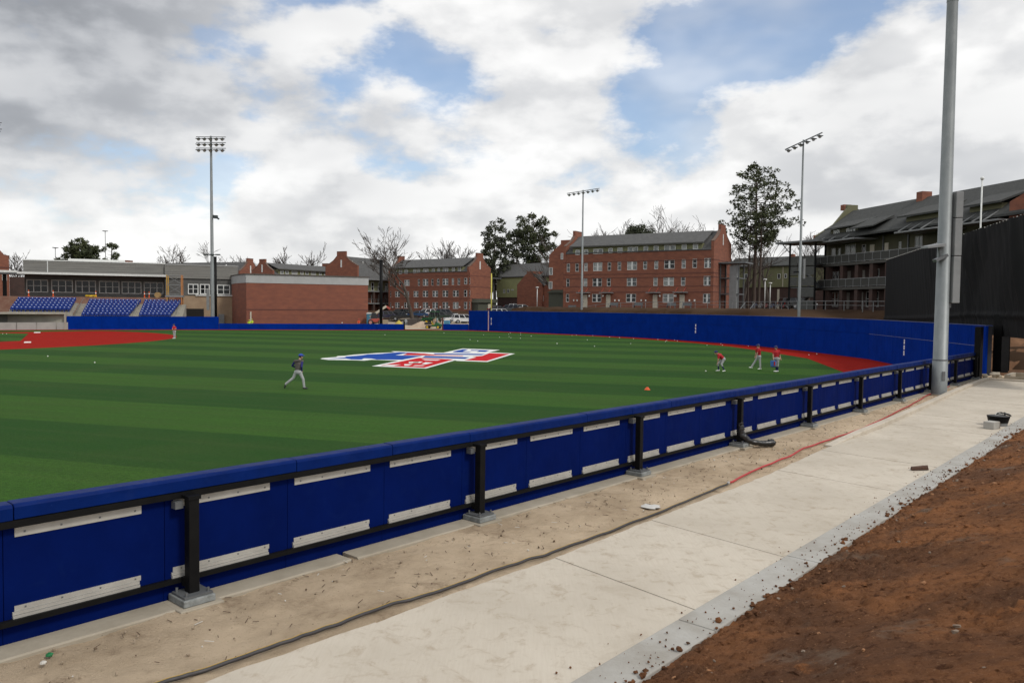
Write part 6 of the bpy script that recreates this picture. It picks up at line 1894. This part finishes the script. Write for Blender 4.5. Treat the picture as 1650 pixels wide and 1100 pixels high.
def person(label, loc, J, mats, cap=None, rz=0.0, knee_sock=False, sleeves='short', look=(-.2, -1), cat='person', group=None, glove=None, hair=True):
    """J: joint positions; one continuous body surface is grown around them"""
    P = {k: Vector(v) for k, v in J.items()}
    sk, sh, pa, so, fo, slv = [mats[k] for k in ('skin', 'shirt', 'pants', 'sock', 'shoe', 'sleeve')]
    ML = [sk, sh, pa, so, fo, slv, hair_m]
    up = (P['neck'] - P['pelvis']).normalized()
    seg = []
    chest = P['pelvis'].lerp(P['neck'], .70)
    waist = P['pelvis'].lerp(P['neck'], .22)
    shw = (P['shr'] - P['shl'])
    seg += [(P['pelvis'] - up * .02, waist, .145, .135, 2), (waist, chest, .14, .155, 1)]
    sd_ = shw.normalized() * .07
    seg += [(waist - sd_ * .7, chest - sd_ * 1.3, .115, .115, 1), (waist + sd_ * .7, chest + sd_ * 1.3, .115, .115, 1), (P['hl'], P['hr'], .125, .125, 2), (P['shl'], P['shr'], .078, .078, 1), (chest, P['neck'], .12, .075, 1)]
    seg += [(P['neck'], P['head'], .058, .06, 0)]
    hd = P['head']; lk = Vector((look[0], look[1], 0)).normalized()
    seg += [(hd + Vector((0, 0, .03)), hd + Vector((0, 0, .035)) - lk * .02, .098, .10, 6 if hair else 0), (hd + lk * .03 - Vector((0, 0, .04)), hd + lk * .035 - Vector((0, 0, .075)), .075, .058, 0), (hd + lk * .10 - Vector((0, 0, .02)), hd + lk * .122 - Vector((0, 0, .035)), .014, .016, 0)]
    sdv = Vector((-lk.y, lk.x, 0))
    for s in (-1, 1): seg.append((hd + sdv * s * .095, hd + sdv * s * .105 - Vector((0, 0, .03)), .02, .018, 0))
    for s in 'lr':
        a, e, h = P['sh' + s], P['el' + s], P['ha' + s]
        if sleeves == 'long': seg += [(a, e, .068, .052, 5), (e, h, .052, .038, 5)]
        else:
            mid = a.lerp(e, .72); seg += [(a, mid, .070, .062, 1), (mid, e, .052, .044, 0), (e, h, .043, .030, 0)]
        fd = (h - e).normalized(); seg.append((h, h + fd * .07, .036, .034, 0))
        hp, k, an, to = P['h' + s], P['kn' + s], P['an' + s], P['to' + s]
        seg += [(hp, k, .105, .072, 2)]
        if knee_sock: seg += [(k, k.lerp(an, .25), .072, .066, 2), (k.lerp(an, .28), an, .060, .042, 3)]
        else: seg += [(k, an + (k - an) * .08, .074, .062, 2)]
        heel = an - (to - an).normalized() * .05; heel.z = min(an.z, to.z + .02) if an.z < .16 else an.z - .05
        seg += [(heel, to, .046, .040, 4), (an, heel, .045, .046, 4)]
    mb = MB()
    for a, b, ra, rb, g in seg: capsule(mb, a, b, ra, rb)
    me0 = mb.mesh('tmp', [sk])
    o = bpy.data.objects.new('tmp', me0); COL.objects.link(o)
    rm = o.modifiers.new('r', 'REMESH'); rm.mode = 'VOXEL'; rm.voxel_size = .021
    sm = o.modifiers.new('s', 'SMOOTH'); sm.factor = .5; sm.iterations = 4
    dg = bpy.context.evaluated_depsgraph_get(); dg.update()
    me = bpy.data.meshes.new_from_object(o.evaluated_get(dg))
    bpy.data.objects.remove(o); bpy.data.meshes.remove(me0)
    co = np.empty(len(me.vertices) * 3); me.vertices.foreach_get('co', co); co = co.reshape(-1, 3)
    best = np.full(len(co), 1e9); tg_ = np.zeros(len(co), int)
    for a, b, ra, rb, g in seg:
        a_, b_ = np.array(a), np.array(b); ab = b_ - a_; l2 = max(1e-9, ab @ ab)
        t = np.clip(((co - a_) @ ab) / l2, 0, 1)
        dd = np.linalg.norm(co - a_ - t[:, None] * ab, axis=1) - (ra + (rb - ra) * t)
        m_ = dd < best; best[m_] = dd[m_]; tg_[m_] = g
    me.materials.clear()
    for m_ in ML: me.materials.append(m_)
    bm = bmesh.new(); bm.from_mesh(me)
    bm.verts.ensure_lookup_table()
    for f in bm.faces:
        v = [tg_[x.index] for x in f.verts]; f.material_index = int(max(set(v), key=v.count)); f.smooth = True
    # fingers
    for s in 'lr':
        e, h = P['el' + s], P['ha' + s]; fd = (h - e).normalized(); sdq = fd.orthogonal().normalized(); nrm_ = fd.cross(sdq)
        fm_ = MB()
        for i, (off, ln) in enumerate(((-.027, .068), (-.009, .080), (.009, .075), (.026, .058))):
            r0 = h + fd * .07 + sdq * off; fm_.tube([r0, r0 + fd * ln * .55 + nrm_ * .008, r0 + fd * ln * .9 + nrm_ * .034], [.010, .009, .007], 6)
        r0 = h + fd * .02 - sdq * .034; fm_.tube([r0, r0 + fd * .035 - sdq * .022, r0 + fd * .068 - sdq * .020 + nrm_ * .012], [.012, .0105, .008], 6)
        vs = [bm.verts.new(v) for v in fm_.v]
        for f in fm_.f:
            nf = bm.faces.new([vs[i] for i in f]); nf.material_index = 0; nf.smooth = True
    bm.to_mesh(me); bm.free()
    t = thing('person', label, 'person', loc, rz, group)
    body = bpy.data.objects.new('body', me); COL.objects.link(body); body.parent = t
    ey = MB()
    for s in (-1, 1): ey.lump(hd + lk * .092 + sdv * s * .034 + Vector((0, 0, .0)), .012, 1, jit=0, n=4, m=6)
    ey.build('eyes', shoe_k, t)
    if cap is not None:
        c = MB(); n = 16; ctr = hd + Vector((0, 0, .045))
        vs = []; fs = []
        for j in range(5):
            th = R_(90 * j / 4)
            for i in range(n):
                a = 2 * math.pi * i / n; r = .122 * math.cos(th) + .002
                vs.append(ctr + lk * math.cos(a) * r * 1.08 + sdv * math.sin(a) * r + Vector((0, 0, .108 * math.sin(th))))
        for j in range(4):
            for i in range(n): fs.append((j * n + i, j * n + (i + 1) % n, (j + 1) * n + (i + 1) % n, (j + 1) * n + i))
        c.add(vs, fs)
        br = [ctr + lk * .10 + sdv * .10, ctr + lk * .17 + sdv * .085, ctr + lk * .215, ctr + lk * .17 - sdv * .085, ctr + lk * .10 - sdv * .10]
        c.add([p + Vector((0, 0, .012)) for p in br] + [p - Vector((0, 0, .004)) + lk * .0 for p in br], [(0, 1, 2, 3, 4), (9, 8, 7, 6, 5), (0, 5, 6, 1), (1, 6, 7, 2), (2, 7, 8, 3), (3, 8, 9, 4)])
        c.build('cap', cap, t, smooth=False)
    return t


red_k = dict(skin=skin_m, shirt=shirt_r, pants=pants_g, sock=sock_n, shoe=shoe_w, sleeve=shirt_r)
# jogging coach in a grey hoodie, seen from behind
p = at_z(484, 626.8)
cp_ = person('person jogging across the turf in grey hoodie, blue sleeves, grey trousers and blue cap', (p.x - .12, p.y, 0),
             dict(pelvis=(.0, 0, .90), neck=(.07, .03, 1.50), head=(.14, .05, 1.68), shl=(-.14, -.02, 1.44), shr=(.22, .02, 1.44), ell=(-.31, .05, 1.20), hal=(-.14, .26, 1.08), elr=(.23, -.16, 1.16), har=(.21, -.02, .93),
                  hl=(-.09, .02, .87), hr=(.10, -.02, .87), knl=(-.26, .02, .56), anl=(-.66, .0, .24), tol=(-.70, .02, .07), knr=(.27, -.02, .52), anr=(.32, .0, .10), tor=(.46, .06, .045)),
             dict(skin=skin_m, shirt=hood_g, pants=pants_g, sock=shoe_k, shoe=shoe_k, sleeve=sleeve_b), cap=cap_b, sleeves='long', look=(.75, .65))
hd_ = MB(); [hd_.lump((.03 + .09 * math.cos(a), .02 + .08 * math.sin(a) - .05, 1.47), .055, int(a * 10), jit=.08, n=5, m=8) for a in np.linspace(3.4, 6.0, 5)]
hd_.build('hood', hood_g, cp_, smooth=True)
# crouching player
p = at_z(1160, 598.4)
person('person in red shirt and blue cap bending forward with hand on knee', (p.x, p.y, 0),
       dict(pelvis=(.22, 0, .86), neck=(-.14, -.02, 1.20), head=(-.30, -.03, 1.29), shl=(-.12, .17, 1.14), shr=(-.14, -.18, 1.12), ell=(-.05, .22, .86), hal=(-.10, .20, .62), elr=(-.19, -.22, .84), har=(-.22, -.14, .58),
            hl=(.20, .10, .84), hr=(.23, -.10, .84), knl=(-.09, .14, .50), anl=(-.05, .16, .10), tol=(-.22, .14, .045), knr=(.05, -.16, .50), anr=(.26, -.18, .10), tor=(.12, -.26, .045)),
       red_k, cap=cap_n, knee_sock=True, look=(-1, -.25))
# walking player
p = at_z(1222, 595.2)
person('person in red shirt walking left, weight on the right leg, blue cap', (p.x, p.y, 0),
       dict(pelvis=(.02, 0, .96), neck=(-.01, 0, 1.52), head=(-.05, -.02, 1.67), shl=(-.12, .14, 1.45), shr=(-.06, -.18, 1.45), ell=(-.12, .24, 1.18), hal=(-.18, .22, .94), elr=(-.17, -.22, 1.18), har=(-.25, -.20, .93),
            hl=(.0, .10, .92), hr=(.03, -.10, .92), knl=(-.22, .10, .55), anl=(-.47, .10, .17), tol=(-.62, .10, .14), knr=(.07, -.10, .50), anr=(.10, -.10, .10), tor=(-.06, -.12, .045)),
       red_k, cap=cap_n, look=(-1, -.15))
# standing player with a ball bucket
p = at_z(1250, 599.2)
person('person in red shirt with navy knee socks holding a blue ball bucket', (p.x, p.y, 0),
       dict(pelvis=(.03, 0, .95), neck=(.0, 0, 1.50), head=(-.03, -.02, 1.66), shl=(-.15, .05, 1.43), shr=(.17, -.05, 1.43), ell=(-.22, -.02, 1.17), hal=(-.22, -.08, .94), elr=(.26, .04, 1.18), har=(.30, -.04, .93),
            hl=(-.06, .02, .91), hr=(.12, -.02, .91), knl=(.02, .03, .50), anl=(.06, .06, .10), tol=(-.12, .02, .045), knr=(.12, -.02, .50), anr=(.12, -.02, .10), tor=(-.05, -.08, .045)),
       red_k, cap=cap_n, knee_sock=True, look=(-.8, -.6))
BK = thing('ball_bucket', 'blue and red ball bucket held by the standing player', 'bucket', (p.x - .22, p.y - .10, .38))
MB().tube([(0, 0, 0), (0, 0, .05), (0, 0, .40)], [.15, .17, .20], 16).build('bucket_body', mat('bucket_blue', (.05, .16, .45), .5), BK, smooth=False)
MB().box(-.02, -.215, .08, .06, -.155, .36).build('red_stripe', shirt_r, BK); MB().tube([(0, 0, -.03), (0, 0, .0)], .155, 16).build('bucket_base', shoe_k, BK)
MB().tube([(-.19, 0, .38), (-.12, 0, .50), (0, 0, .545), (.12, 0, .50), (.19, 0, .38)], .012, 6).build('handle', shoe_k, BK)
p = at_z(281, 545.6)
person('person in red shirt standing at the tip of the red infield', (p.x, p.y, 0),
       dict(pelvis=(0, 0, .95), neck=(-.01, 0, 1.51), head=(-.03, 0, 1.67), shl=(-.16, .03, 1.43), shr=(.15, -.03, 1.43), ell=(-.16, -.14, 1.20), hal=(-.10, -.28, 1.16), elr=(.26, -.06, 1.22), har=(.12, -.24, 1.16),
            hl=(-.08, 0, .91), hr=(.09, 0, .91), knl=(-.05, -.03, .50), anl=(-.06, .02, .10), tol=(-.18, -.06, .045), knr=(.08, 0, .50), anr=(.07, .02, .10), tor=(-.03, -.10, .045)),
       red_k, cap=cap_n, look=(-.9, -.4))


def worker(label, px, pyt, Y, shirt, capm, seed):
    zt = at_y(px, pyt, Y); s = .04 * seed
    return person(label, (zt.x, Y, zt.z - 1.80),
                  dict(pelvis=(0, 0, .95), neck=(.02, 0, 1.51), head=(.03, 0, 1.66), shl=(-.17, .02, 1.43), shr=(.17, -.02, 1.43), ell=(-.23, -.08 - s, 1.18), hal=(-.12, -.25, 1.05), elr=(.24, -.06, 1.18), har=(.14, -.22 - s, 1.02),
                       hl=(-.09, 0, .91), hr=(.09, 0, .91), knl=(-.09, -.02, .50), anl=(-.10, .02, .10), tol=(-.12, -.14, .045), knr=(.09, -.02, .50), anr=(.10, .02, .10), tor=(.12, -.14, .045)),
                  dict(skin=skin_d, shirt=shirt, pants=jean_m, sock=shoe_k, shoe=shoe_k, sleeve=shirt), cap=capm, look=(-.5 + seed * .3, -1), group='workers behind the low wall')


worker('left worker in bright yellow vest behind the low blue wall', 401.5, 515, 133.5, vest_m, mat('hat_yellow', (.5, .5, .05), .5), 0)
worker('right worker in bright yellow vest behind the low blue wall', 406, 514, 133.9, vest_m, mat('hat_yellow'  , (.5, .5, .05)), 1)
worker('worker in orange shirt near the right end of the brick box', 578, 514, 136.5, vest_o, mat('hat_red', (.5, .04, .02), .5), 2)
worker('crouched worker in pale shirt behind the low wall centre', 551, 519.3, 135.5, mat('shirt_pale', (.42, .42, .36), .8), mat('hat_white', (.7, .7, .66), .5), 3)

# ------------------------------------------------------------------ small things
# baseballs
bpx = [(77, 573.7), (152.7, 583.9), (4.3, 537.8), (10.7, 537.8)]
bpx += [(850 + x / 4.125, 500 + y / 4.125) for x, y in [(24, 171), (196, 219), (296, 166), (325, 164), (397, 196), (433, 168), (445, 238), (545, 178), (612, 182), (704, 189), (686, 221), (866, 192), (917, 207), (925, 201), (978, 197), (996, 203), (1193, 232), (1285, 222), (1295, 231), (1468, 237), (1185, 403)]]
bpx += [(620 + x / 5.893, 500 + y / 5.893) for x, y in [(2, 231), (562, 214), (809, 278), (882, 291), (938, 232), (1090, 255), (1177, 226), (1180, 249), (1198, 259), (1191, 216), (1290, 218), (1290, 232), (1288, 265), (1390, 243), (1636, 315)]]
bpx += [(1250 + 252 / 4.714, 500 + 337 / 4.714), (1250 + 312 / 4.714, 500 + 331 / 4.714)]
ballme = MB().lump((0, 0, 0), .046, 0, jit=0, n=7, m=12).mesh('baseball', white_b, True)
for px_, py_ in bpx:
    p = at_z(px_, py_, .046)
    o = bpy.data.objects.new('baseball', ballme); COL.objects.link(o); o.location = (p.x, p.y, .052)
    tag(o, 'small white baseball lying loose on the field', 'baseball', 'baseballs scattered over the field')
p = at_z(1043, 628)
CN = thing('field_cone', 'small orange disc cone alone on the turf', 'cone', (p.x, p.y, .004))
MB().tube([(0, 0, 0), (0, 0, .02), (0, 0, .13)], [.17, .15, .06], 16).build('cone_body', orange_p, CN, smooth=True)
MB().tube([(0, 0, .13), (0, 0, .15)], [.065, .055], 16).build('cone_rim', orange_p, CN)
for nm, lb, px_, py_, w_ in (('base', 'white second base on the red infield skin', 44.5, 552.4, .62), ('base', 'white third base near the far dugout', 60, 536.4, .75)):
    p = at_z(px_, py_)
    tag(MB().box(-w_ / 2, -w_ / 2, 0, w_ / 2, w_ / 2, .13).build('base', white_b, None, bevel=.03, loc=(p.x, p.y, .006)), lb, 'base').rotation_euler = (0, 0, .5)

# hose on the sand: dark part, then red part
def smooth_path(pts, n=10, wob=.03, seed=0):
    out = []
    P = [Vector(p) for p in pts]
    for i in range(len(P) - 1):
        p0, p1, p2, p3 = P[max(i - 1, 0)], P[i], P[i + 1], P[min(i + 2, len(P) - 1)]
        for k in range(n):
            t = k / n
            q = .5 * ((2 * p1) + (-p0 + p2) * t + (2 * p0 - 5 * p1 + 4 * p2 - p3) * t * t + (-p0 + 3 * p1 - 3 * p2 + p3) * t ** 3)
            s = len(out)
            q += Vector((0, wob * mnoise.noise((s * .17, seed, 0)), .012 * mnoise.noise((s * .23, seed, 4))))
            out.append(q)
    return out + [P[-1]]


hz = .014
hp = [fpix(*q, hz) for q in ((150, 1137), (260, 1100), (327, 1080), (425, 1046), (500, 1020), (570, 995), (629, 974), (714, 950), (793, 920), (850, 902), (900, 886), (981, 856), (1059, 826), (1128, 798), (1172, 779))]
hp = smooth_path([(v.x, v.y, hz) for v in hp], 12, .035, 1)
hose_k = mat('hose_dark', (.035, .032, .035), .5, (.05, .045, .045), 8)
HS = thing('dark_hose', 'dark hose with yellow stripe lying along the sand', 'hose', mat=FM)
MB().tube(hp, .021, 8).build('hose_pipe', hose_k, HS, smooth=True)
MB().tube([v + Vector((0, .014, .017)) for v in hp], .0045, 4).build('yellow_stripe', mat('hose_yellow', (.50, .33, .06), .6), HS)
MB().tube([hp[-1], hp[-1] + (hp[-1] - hp[-2]).normalized() * .14], .028, 10).build('coupling', alu, HS)
hr = [fpix(*q, hz) for q in ((1176, 777), (1215, 758), (1262, 738), (1310, 717), (1360, 700), (1400, 685), (1440, 666), (1478, 646), (1500, 634), (1530, 622))]
hr = smooth_path([(v.x, v.y, hz) for v in hr], 12, .05, 6)
tag(MB().tube(hr, .021, 8).build('red_hose', mat('hose_red', (.48, .022, .03), .45, (.38, .03, .03), 5), None, smooth=True), 'red hose joined to the dark hose and running to the big pole', 'hose').matrix_world = FM
gl = fpix(1058, 817, 0)
tag(MB().lump((0, 0, 0), .16, 3, sz=.12, n=5, m=12, jit=.3).build('plaster_patch', mat('plaster', (.52, .51, .48), .9), None, loc=None), 'pale plaster splash on the sand beside the hose', 'debris').matrix_world = FM @ Matrix.Translation((gl.x, gl.y + .12, -.004))

# black plastic bag trailing from the fourth post
q = PS[4]
bag = MB()
pth = [(q - .01, -.175, .62), (q, -.19, .45), (q + .02, -.22, .30), (q + .12, -.36, .16), (q + .32, -.52, .085), (q + .52, -.66, .07), (q + .66, -.74, .075), (q + .78, -.79, .08)]
pth = smooth_path(pth, 7, .0)
n = 14; vs = []; fs = []
for i, c in enumerate(pth):
    f = i / (len(pth) - 1)
    r = np.interp(f, [0, .12, .3, .45, .7, .9, 1], [.075, .085, .095, .065, .07, .09, .035])
    d = (pth[min(i + 1, len(pth) - 1)] - pth[max(i - 1, 0)]).normalized(); a = d.cross(Vector((.3, .9, .2))).normalized(); b = d.cross(a)
    for k in range(n):
        th = 2 * math.pi * k / n; rr = r * (1 + .30 * mnoise.noise((k * 1.1, i * .5, 2)) + .14 * math.sin(k * 3.0 + i))
        v = c + a * math.cos(th) * rr + b * math.sin(th) * rr
        v.z = max(v.z, -.02); vs.append(v)
for i in range(len(pth) - 1):
    for k in range(n): fs.append((i * n + k, i * n + (k + 1) % n, (i + 1) * n + (k + 1) % n, (i + 1) * n + k))
fs += [tuple(range(n)), tuple((len(pth) - 1) * n + k for k in range(n))]
bag.add(vs, fs)
tag(bag.build('plastic_wrap', plastic_bk, None, smooth=True), 'crumpled black plastic wrap trailing from a fence post onto the sand', 'plastic').matrix_world = FM

# things on the path
w0 = fpix(1481, 757, .02)
ch = MB(); ch.add([(-.22, -.05, 0), (.20, -.06, 0), (.24, .03, 0), (-.18, .06, 0), (-.21, -.04, .055), (.18, -.05, .075), (.23, .02, .10), (-.17, .05, .07)], [(0, 3, 2, 1), (4, 5, 6, 7), (0, 1, 5, 4), (1, 2, 6, 5), (2, 3, 7, 6), (3, 0, 4, 7)])
tag(ch.build('wood_chunk', wood, None, bevel=.01), 'brown wood chunk lying on the footpath near the kerb', 'wood').matrix_world = FM @ Matrix.Translation((w0.x, w0.y, .028)) @ Matrix.Rotation(R_(-38), 4, 'Z')
bx0 = fpix(1598, 690, .02)
BXM = FM @ Matrix.Translation((bx0.x, bx0.y, .02)) @ Matrix.Rotation(R_(-12), 4, 'Z')
CB = thing('concrete_block', 'small pale concrete block on the footpath beside the valve box', 'block', mat=BXM)
MB().box(-.24, -.15, 0, .18, .15, .22).build('block_body', kerb_m, CB, bevel=.015)
MB().box(.183, -.14, .0, .25, .14, .20).build('block_end', mat('block_brown', (.10, .075, .06), .9), CB, bevel=.01)
VB = thing('valve_box', 'black plastic valve box sunk beside the kerb', 'valve box', mat=BXM @ Matrix.Translation((.62, .18, 0)))
MB().tube([(.3, 0, .10), (.3, 0, .26), (.3, 0, .30)], [.27, .31, .32], 20).build('rim', black_m, VB)
MB().tube([(.3, 0, -.05), (.3, 0, .098)], [.25, .26], 20).build('pipe_body', grey_p, VB)
MB().tube([(.3, 0, .301), (.3, 0, .315)], [.28, .26], 20).build('lid', mat('lid_dark', (.05, .05, .05), .6), VB)
WR = MB(); rnd = random.Random(8)
for i in range(9):
    a = rnd.uniform(0, 6.28); WR.tube(smooth_path([(0, 0, .0), (.14 * math.cos(a), .14 * math.sin(a), .12), (.22 * math.cos(a + .8), .22 * math.sin(a + .8), .05), (.06 * math.cos(a + 2), .06 * math.sin(a + 2), .10)], 5, 0), .014, 5, mi=i % 2)
tag(WR.build('cable_tangle', [rubber, alu], None), 'tangle of black cable and fittings on the valve box', 'cable').matrix_world = BXM @ Matrix.Translation((1.1, .12, .26))
hh = fpix(1572, 605.5, .05)
HT = thing('hard_hat', 'small yellow hard hat lying at the fence corner', 'hat', mat=FM @ Matrix.Translation((hh.x, hh.y - .1, .06)))
MB().lump((0, 0, .05), .15, 0, jit=0, n=8, m=14, sz=.75).build('shell', mat('hat_bright', (.75, .50, .02), .4), HT, smooth=True)
MB().box(-.06, -.22, .01, .09, -.1, .03).build('brim', orange_p, HT)
rb = fpix(1556, 604, .02)
for i, (dx, dy, r, lb) in enumerate(((0, 0, .18, 'left rubble lump at the fence corner'), (1.3, -.75, .28, 'large pale rubble lump at the end of the kerb'), (.62, -.3, .15, 'middle small rubble lump at the fence corner'))):
    tag(MB().lump((0, 0, 0), r, 20 + i, jit=.3, n=5, m=8, sz=.7).build('rubble', concrete, None), lb, 'rubble', 'rubble at the fence corner').matrix_world = FM @ Matrix.Translation((hh.x - .4 + dx, hh.y + dy - .1, .08))
# open pit with concrete rim past the end of the path
PT = thing('open_pit', 'square open pit with concrete rim past the path end', 'pit', mat=FM @ Matrix.Translation((28.6, -1.4, .12)))
MB().box(-.2, -2.6, -.5, 2.4, -2.4, .10).build('rim', concrete, PT); MB().box(-.2, .0, -.5, 2.4, .2, .10).build('rim', concrete, PT)
MB().box(2.2, -2.398, -.5, 2.4, -.002, .10).build('rim', concrete, PT); MB().box(-.2, -2.398, -.5, .0, -.002, .02).build('rim', concrete, PT)
MB().box(.0, -2.398, -.45, 2.198, -.002, -.40).build('pit_floor', MATS['opening_shade'], PT)  # floor coloured near-black for the shade down in the pit
# bottle cap and litter near the left end
for px_, py_, m_, r_, lb in ((80, 1056, mat('green_plastic', (.01, .16, .05), .4), .035, 'tiny green plastic cap on the sand at lower left'), (70, 1069, peb_l, .03, 'pale pebble beside the green cap'), (1372, 905, dirt, .05, 'dark soil lump alone on the footpath')):
    v = fpix(px_, py_, 0); 
    tag(MB().lump((0, 0, 0), r_, 3, jit=.2, n=5, m=8, sz=.6).build('litter_piece', m_, None), lb, 'litter').matrix_world = FM @ Matrix.Translation((v.x, v.y, .012))
v = fpix(705, 0 + 1009 - 0, 0)

# guard rail on the bank in front of the long dormitory
GRL = thing('guard_rail', 'thin grey guard rail along the bank before the dormitories', 'railing', (0, 0, 0))
pts = []
for px_, Y_ in ((882, 140), (920, 137), (960, 134.5), (1000, 132), (1040, 129.5), (1080, 127.5), (1120, 125.5), (1160, 122), (1200, 118), (1240, 112), (1270, 106), (1300, 102), (1330, 98), (1360, 95), (1390, 92), (1425, 88)):
    p = at_y(px_, 495, Y_); pts.append(Vector((p.x, Y_, tz(p.x, Y_))))
for a, b in zip(pts[:-1], pts[1:]):
    nseg = max(1, round((b - a).length / 2.2))
    for k in range(nseg):
        p = a.lerp(b, k / nseg); MB().box(-.035, -.035, -.2, .035, .035, 1.1).build('post', grey_p, GRL, loc=p)
    MB().bar(a + Vector((0, 0, 1.1)), b + Vector((0, 0, 1.1)), .06, .06).build('rail', grey_p, GRL)
    MB().bar(a + Vector((0, 0, .6)), b + Vector((0, 0, .6)), .04, .04).build('rail', grey_p, GRL)
# short stair with rails down the bank
b0 = at_y(1208, 495, 114); b1 = at_y(1194, 512, 107)
BS = thing('bank_stair', 'short stair with grey handrail down the bank by the pine', 'stair', (b0.x, 114, 4.1), 0)
dv_ = Vector((b1.x - b0.x, -7, -1.6))
for k in range(8):
    c = dv_ * (k / 8); MB().box(c.x - .7, c.y - .45, c.z - .4, c.x + .7, c.y + .45, c.z).build('step', concrete_l, BS)
for s in (-.7, .7): MB().bar((s, 0, .95), (s + dv_.x, dv_.y, dv_.z + .95), .09, .09).build('handrail', grey_p, BS)
for s in (-.7, .7):
    for k in (0, 4, 8): c = dv_ * (k / 8); MB().box(s + c.x - .035, c.y - .035, c.z - .1, s + c.x + .035, c.y + .035, c.z + .95).build('rail_post', grey_p, BS)
# path lamps among the houses
for px_, pt, pb, Y_, lb in ((1232, 449, 492, 150, 'taller path lamp before the olive house'), (1240.5, 455, 492, 160, 'shorter path lamp before the olive house'), (865.5, 462, 494, 175, 'path lamp before the brick gable near the centre')):
    b = at_y(px_, 490, Y_); z0_ = tz(b.x, Y_); zt = at_y(px_, pt, Y_).z - z0_
    q = thing('path_lamp', lb, 'lamp', (b.x, Y_, z0_), 0, 'path lamps')
    MB().tube([(0, 0, 0), (0, 0, zt - .3)], .09, 8).build('pole', white_p, q, smooth=True)
    MB().tube([(0, 0, zt - .3), (0, 0, zt - .28), (0, 0, zt - .05), (0, 0, zt)], [.12, .32, .36, .15], 12).build('lamp_head', white_p, q, smooth=True)
# a few patio pieces before the long dormitory
for i, (x_, lb) in enumerate(((280, 'dark patio bench left of the leftmost canopy'), (590, 'dark patio bench right of the second canopy'), (770, 'dark patio bench below the middle windows'), (1015, 'dark patio bench left of the rightmost canopy'), (1130, 'dark patio bench right of the rightmost canopy'))):
    p = M.a + M.d * M.u(860 + x_ / 4.583, -3) + M.n * -3
    q = thing('patio_bench', lb, 'bench', (p.x, p.y, tz(p.x, p.y)), math.atan2(M.d.y, M.d.x), 'patio benches')
    MB().box(-.8, -.25, .4, .8, .25, .46).build('seat', steel_d, q); MB().box(-.8, .2, .46, .8, .26, .95).build('backrest', steel_d, q)
    for s in (-.7, .7): MB().box(s - .04, -.22, 0, s + .04, .22, .4).build('leg', steel_d, q)
# parked bicycles on a rack right of the pine
for i in range(6):
    px_ = 1216 + i * 9.5; b = at_y(px_, 495, 128)
    q = thing('bicycle', 'parked bicycle on the terrace rack, number %s from the left' % ['one', 'two', 'three', 'four', 'five', 'six'][i], 'bicycle', (b.x, 128, tz(b.x, 128)), R_(20 + 12 * (i % 3)), 'bicycles parked on the terrace')
    for x in (-.52, .52):
        rg_ = [(x + .33 * math.cos(a), 0, .34 + .33 * math.sin(a)) for a in np.linspace(0, 6.283, 15)]
        MB().tube(rg_, .022, 5).build('wheel', rubber, q)
    f_ = MB(); F = [(-.52, 0, .34), (-.12, 0, .32), (-.2, 0, .82), (.35, 0, .80), (.52, 0, .34)]
    for a, b2 in ((0, 1), (1, 2), (2, 3), (1, 3), (3, 4), (0, 2)): f_.tube([F[a], F[b2]], .025, 5)
    f_.build('frame', [mat('bike_blue', (.03, .08, .2), .4), mat('bike_grey', (.3, .3, .3), .4), mat('bike_red', (.25, .03, .03), .4)][i % 3], q)
    MB().box(-.3, -.06, .84, -.08, .06, .90).build('saddle', rubber, q); MB().box(.30, -.26, .95, .36, .26, .99).build('handlebar', rubber, q)
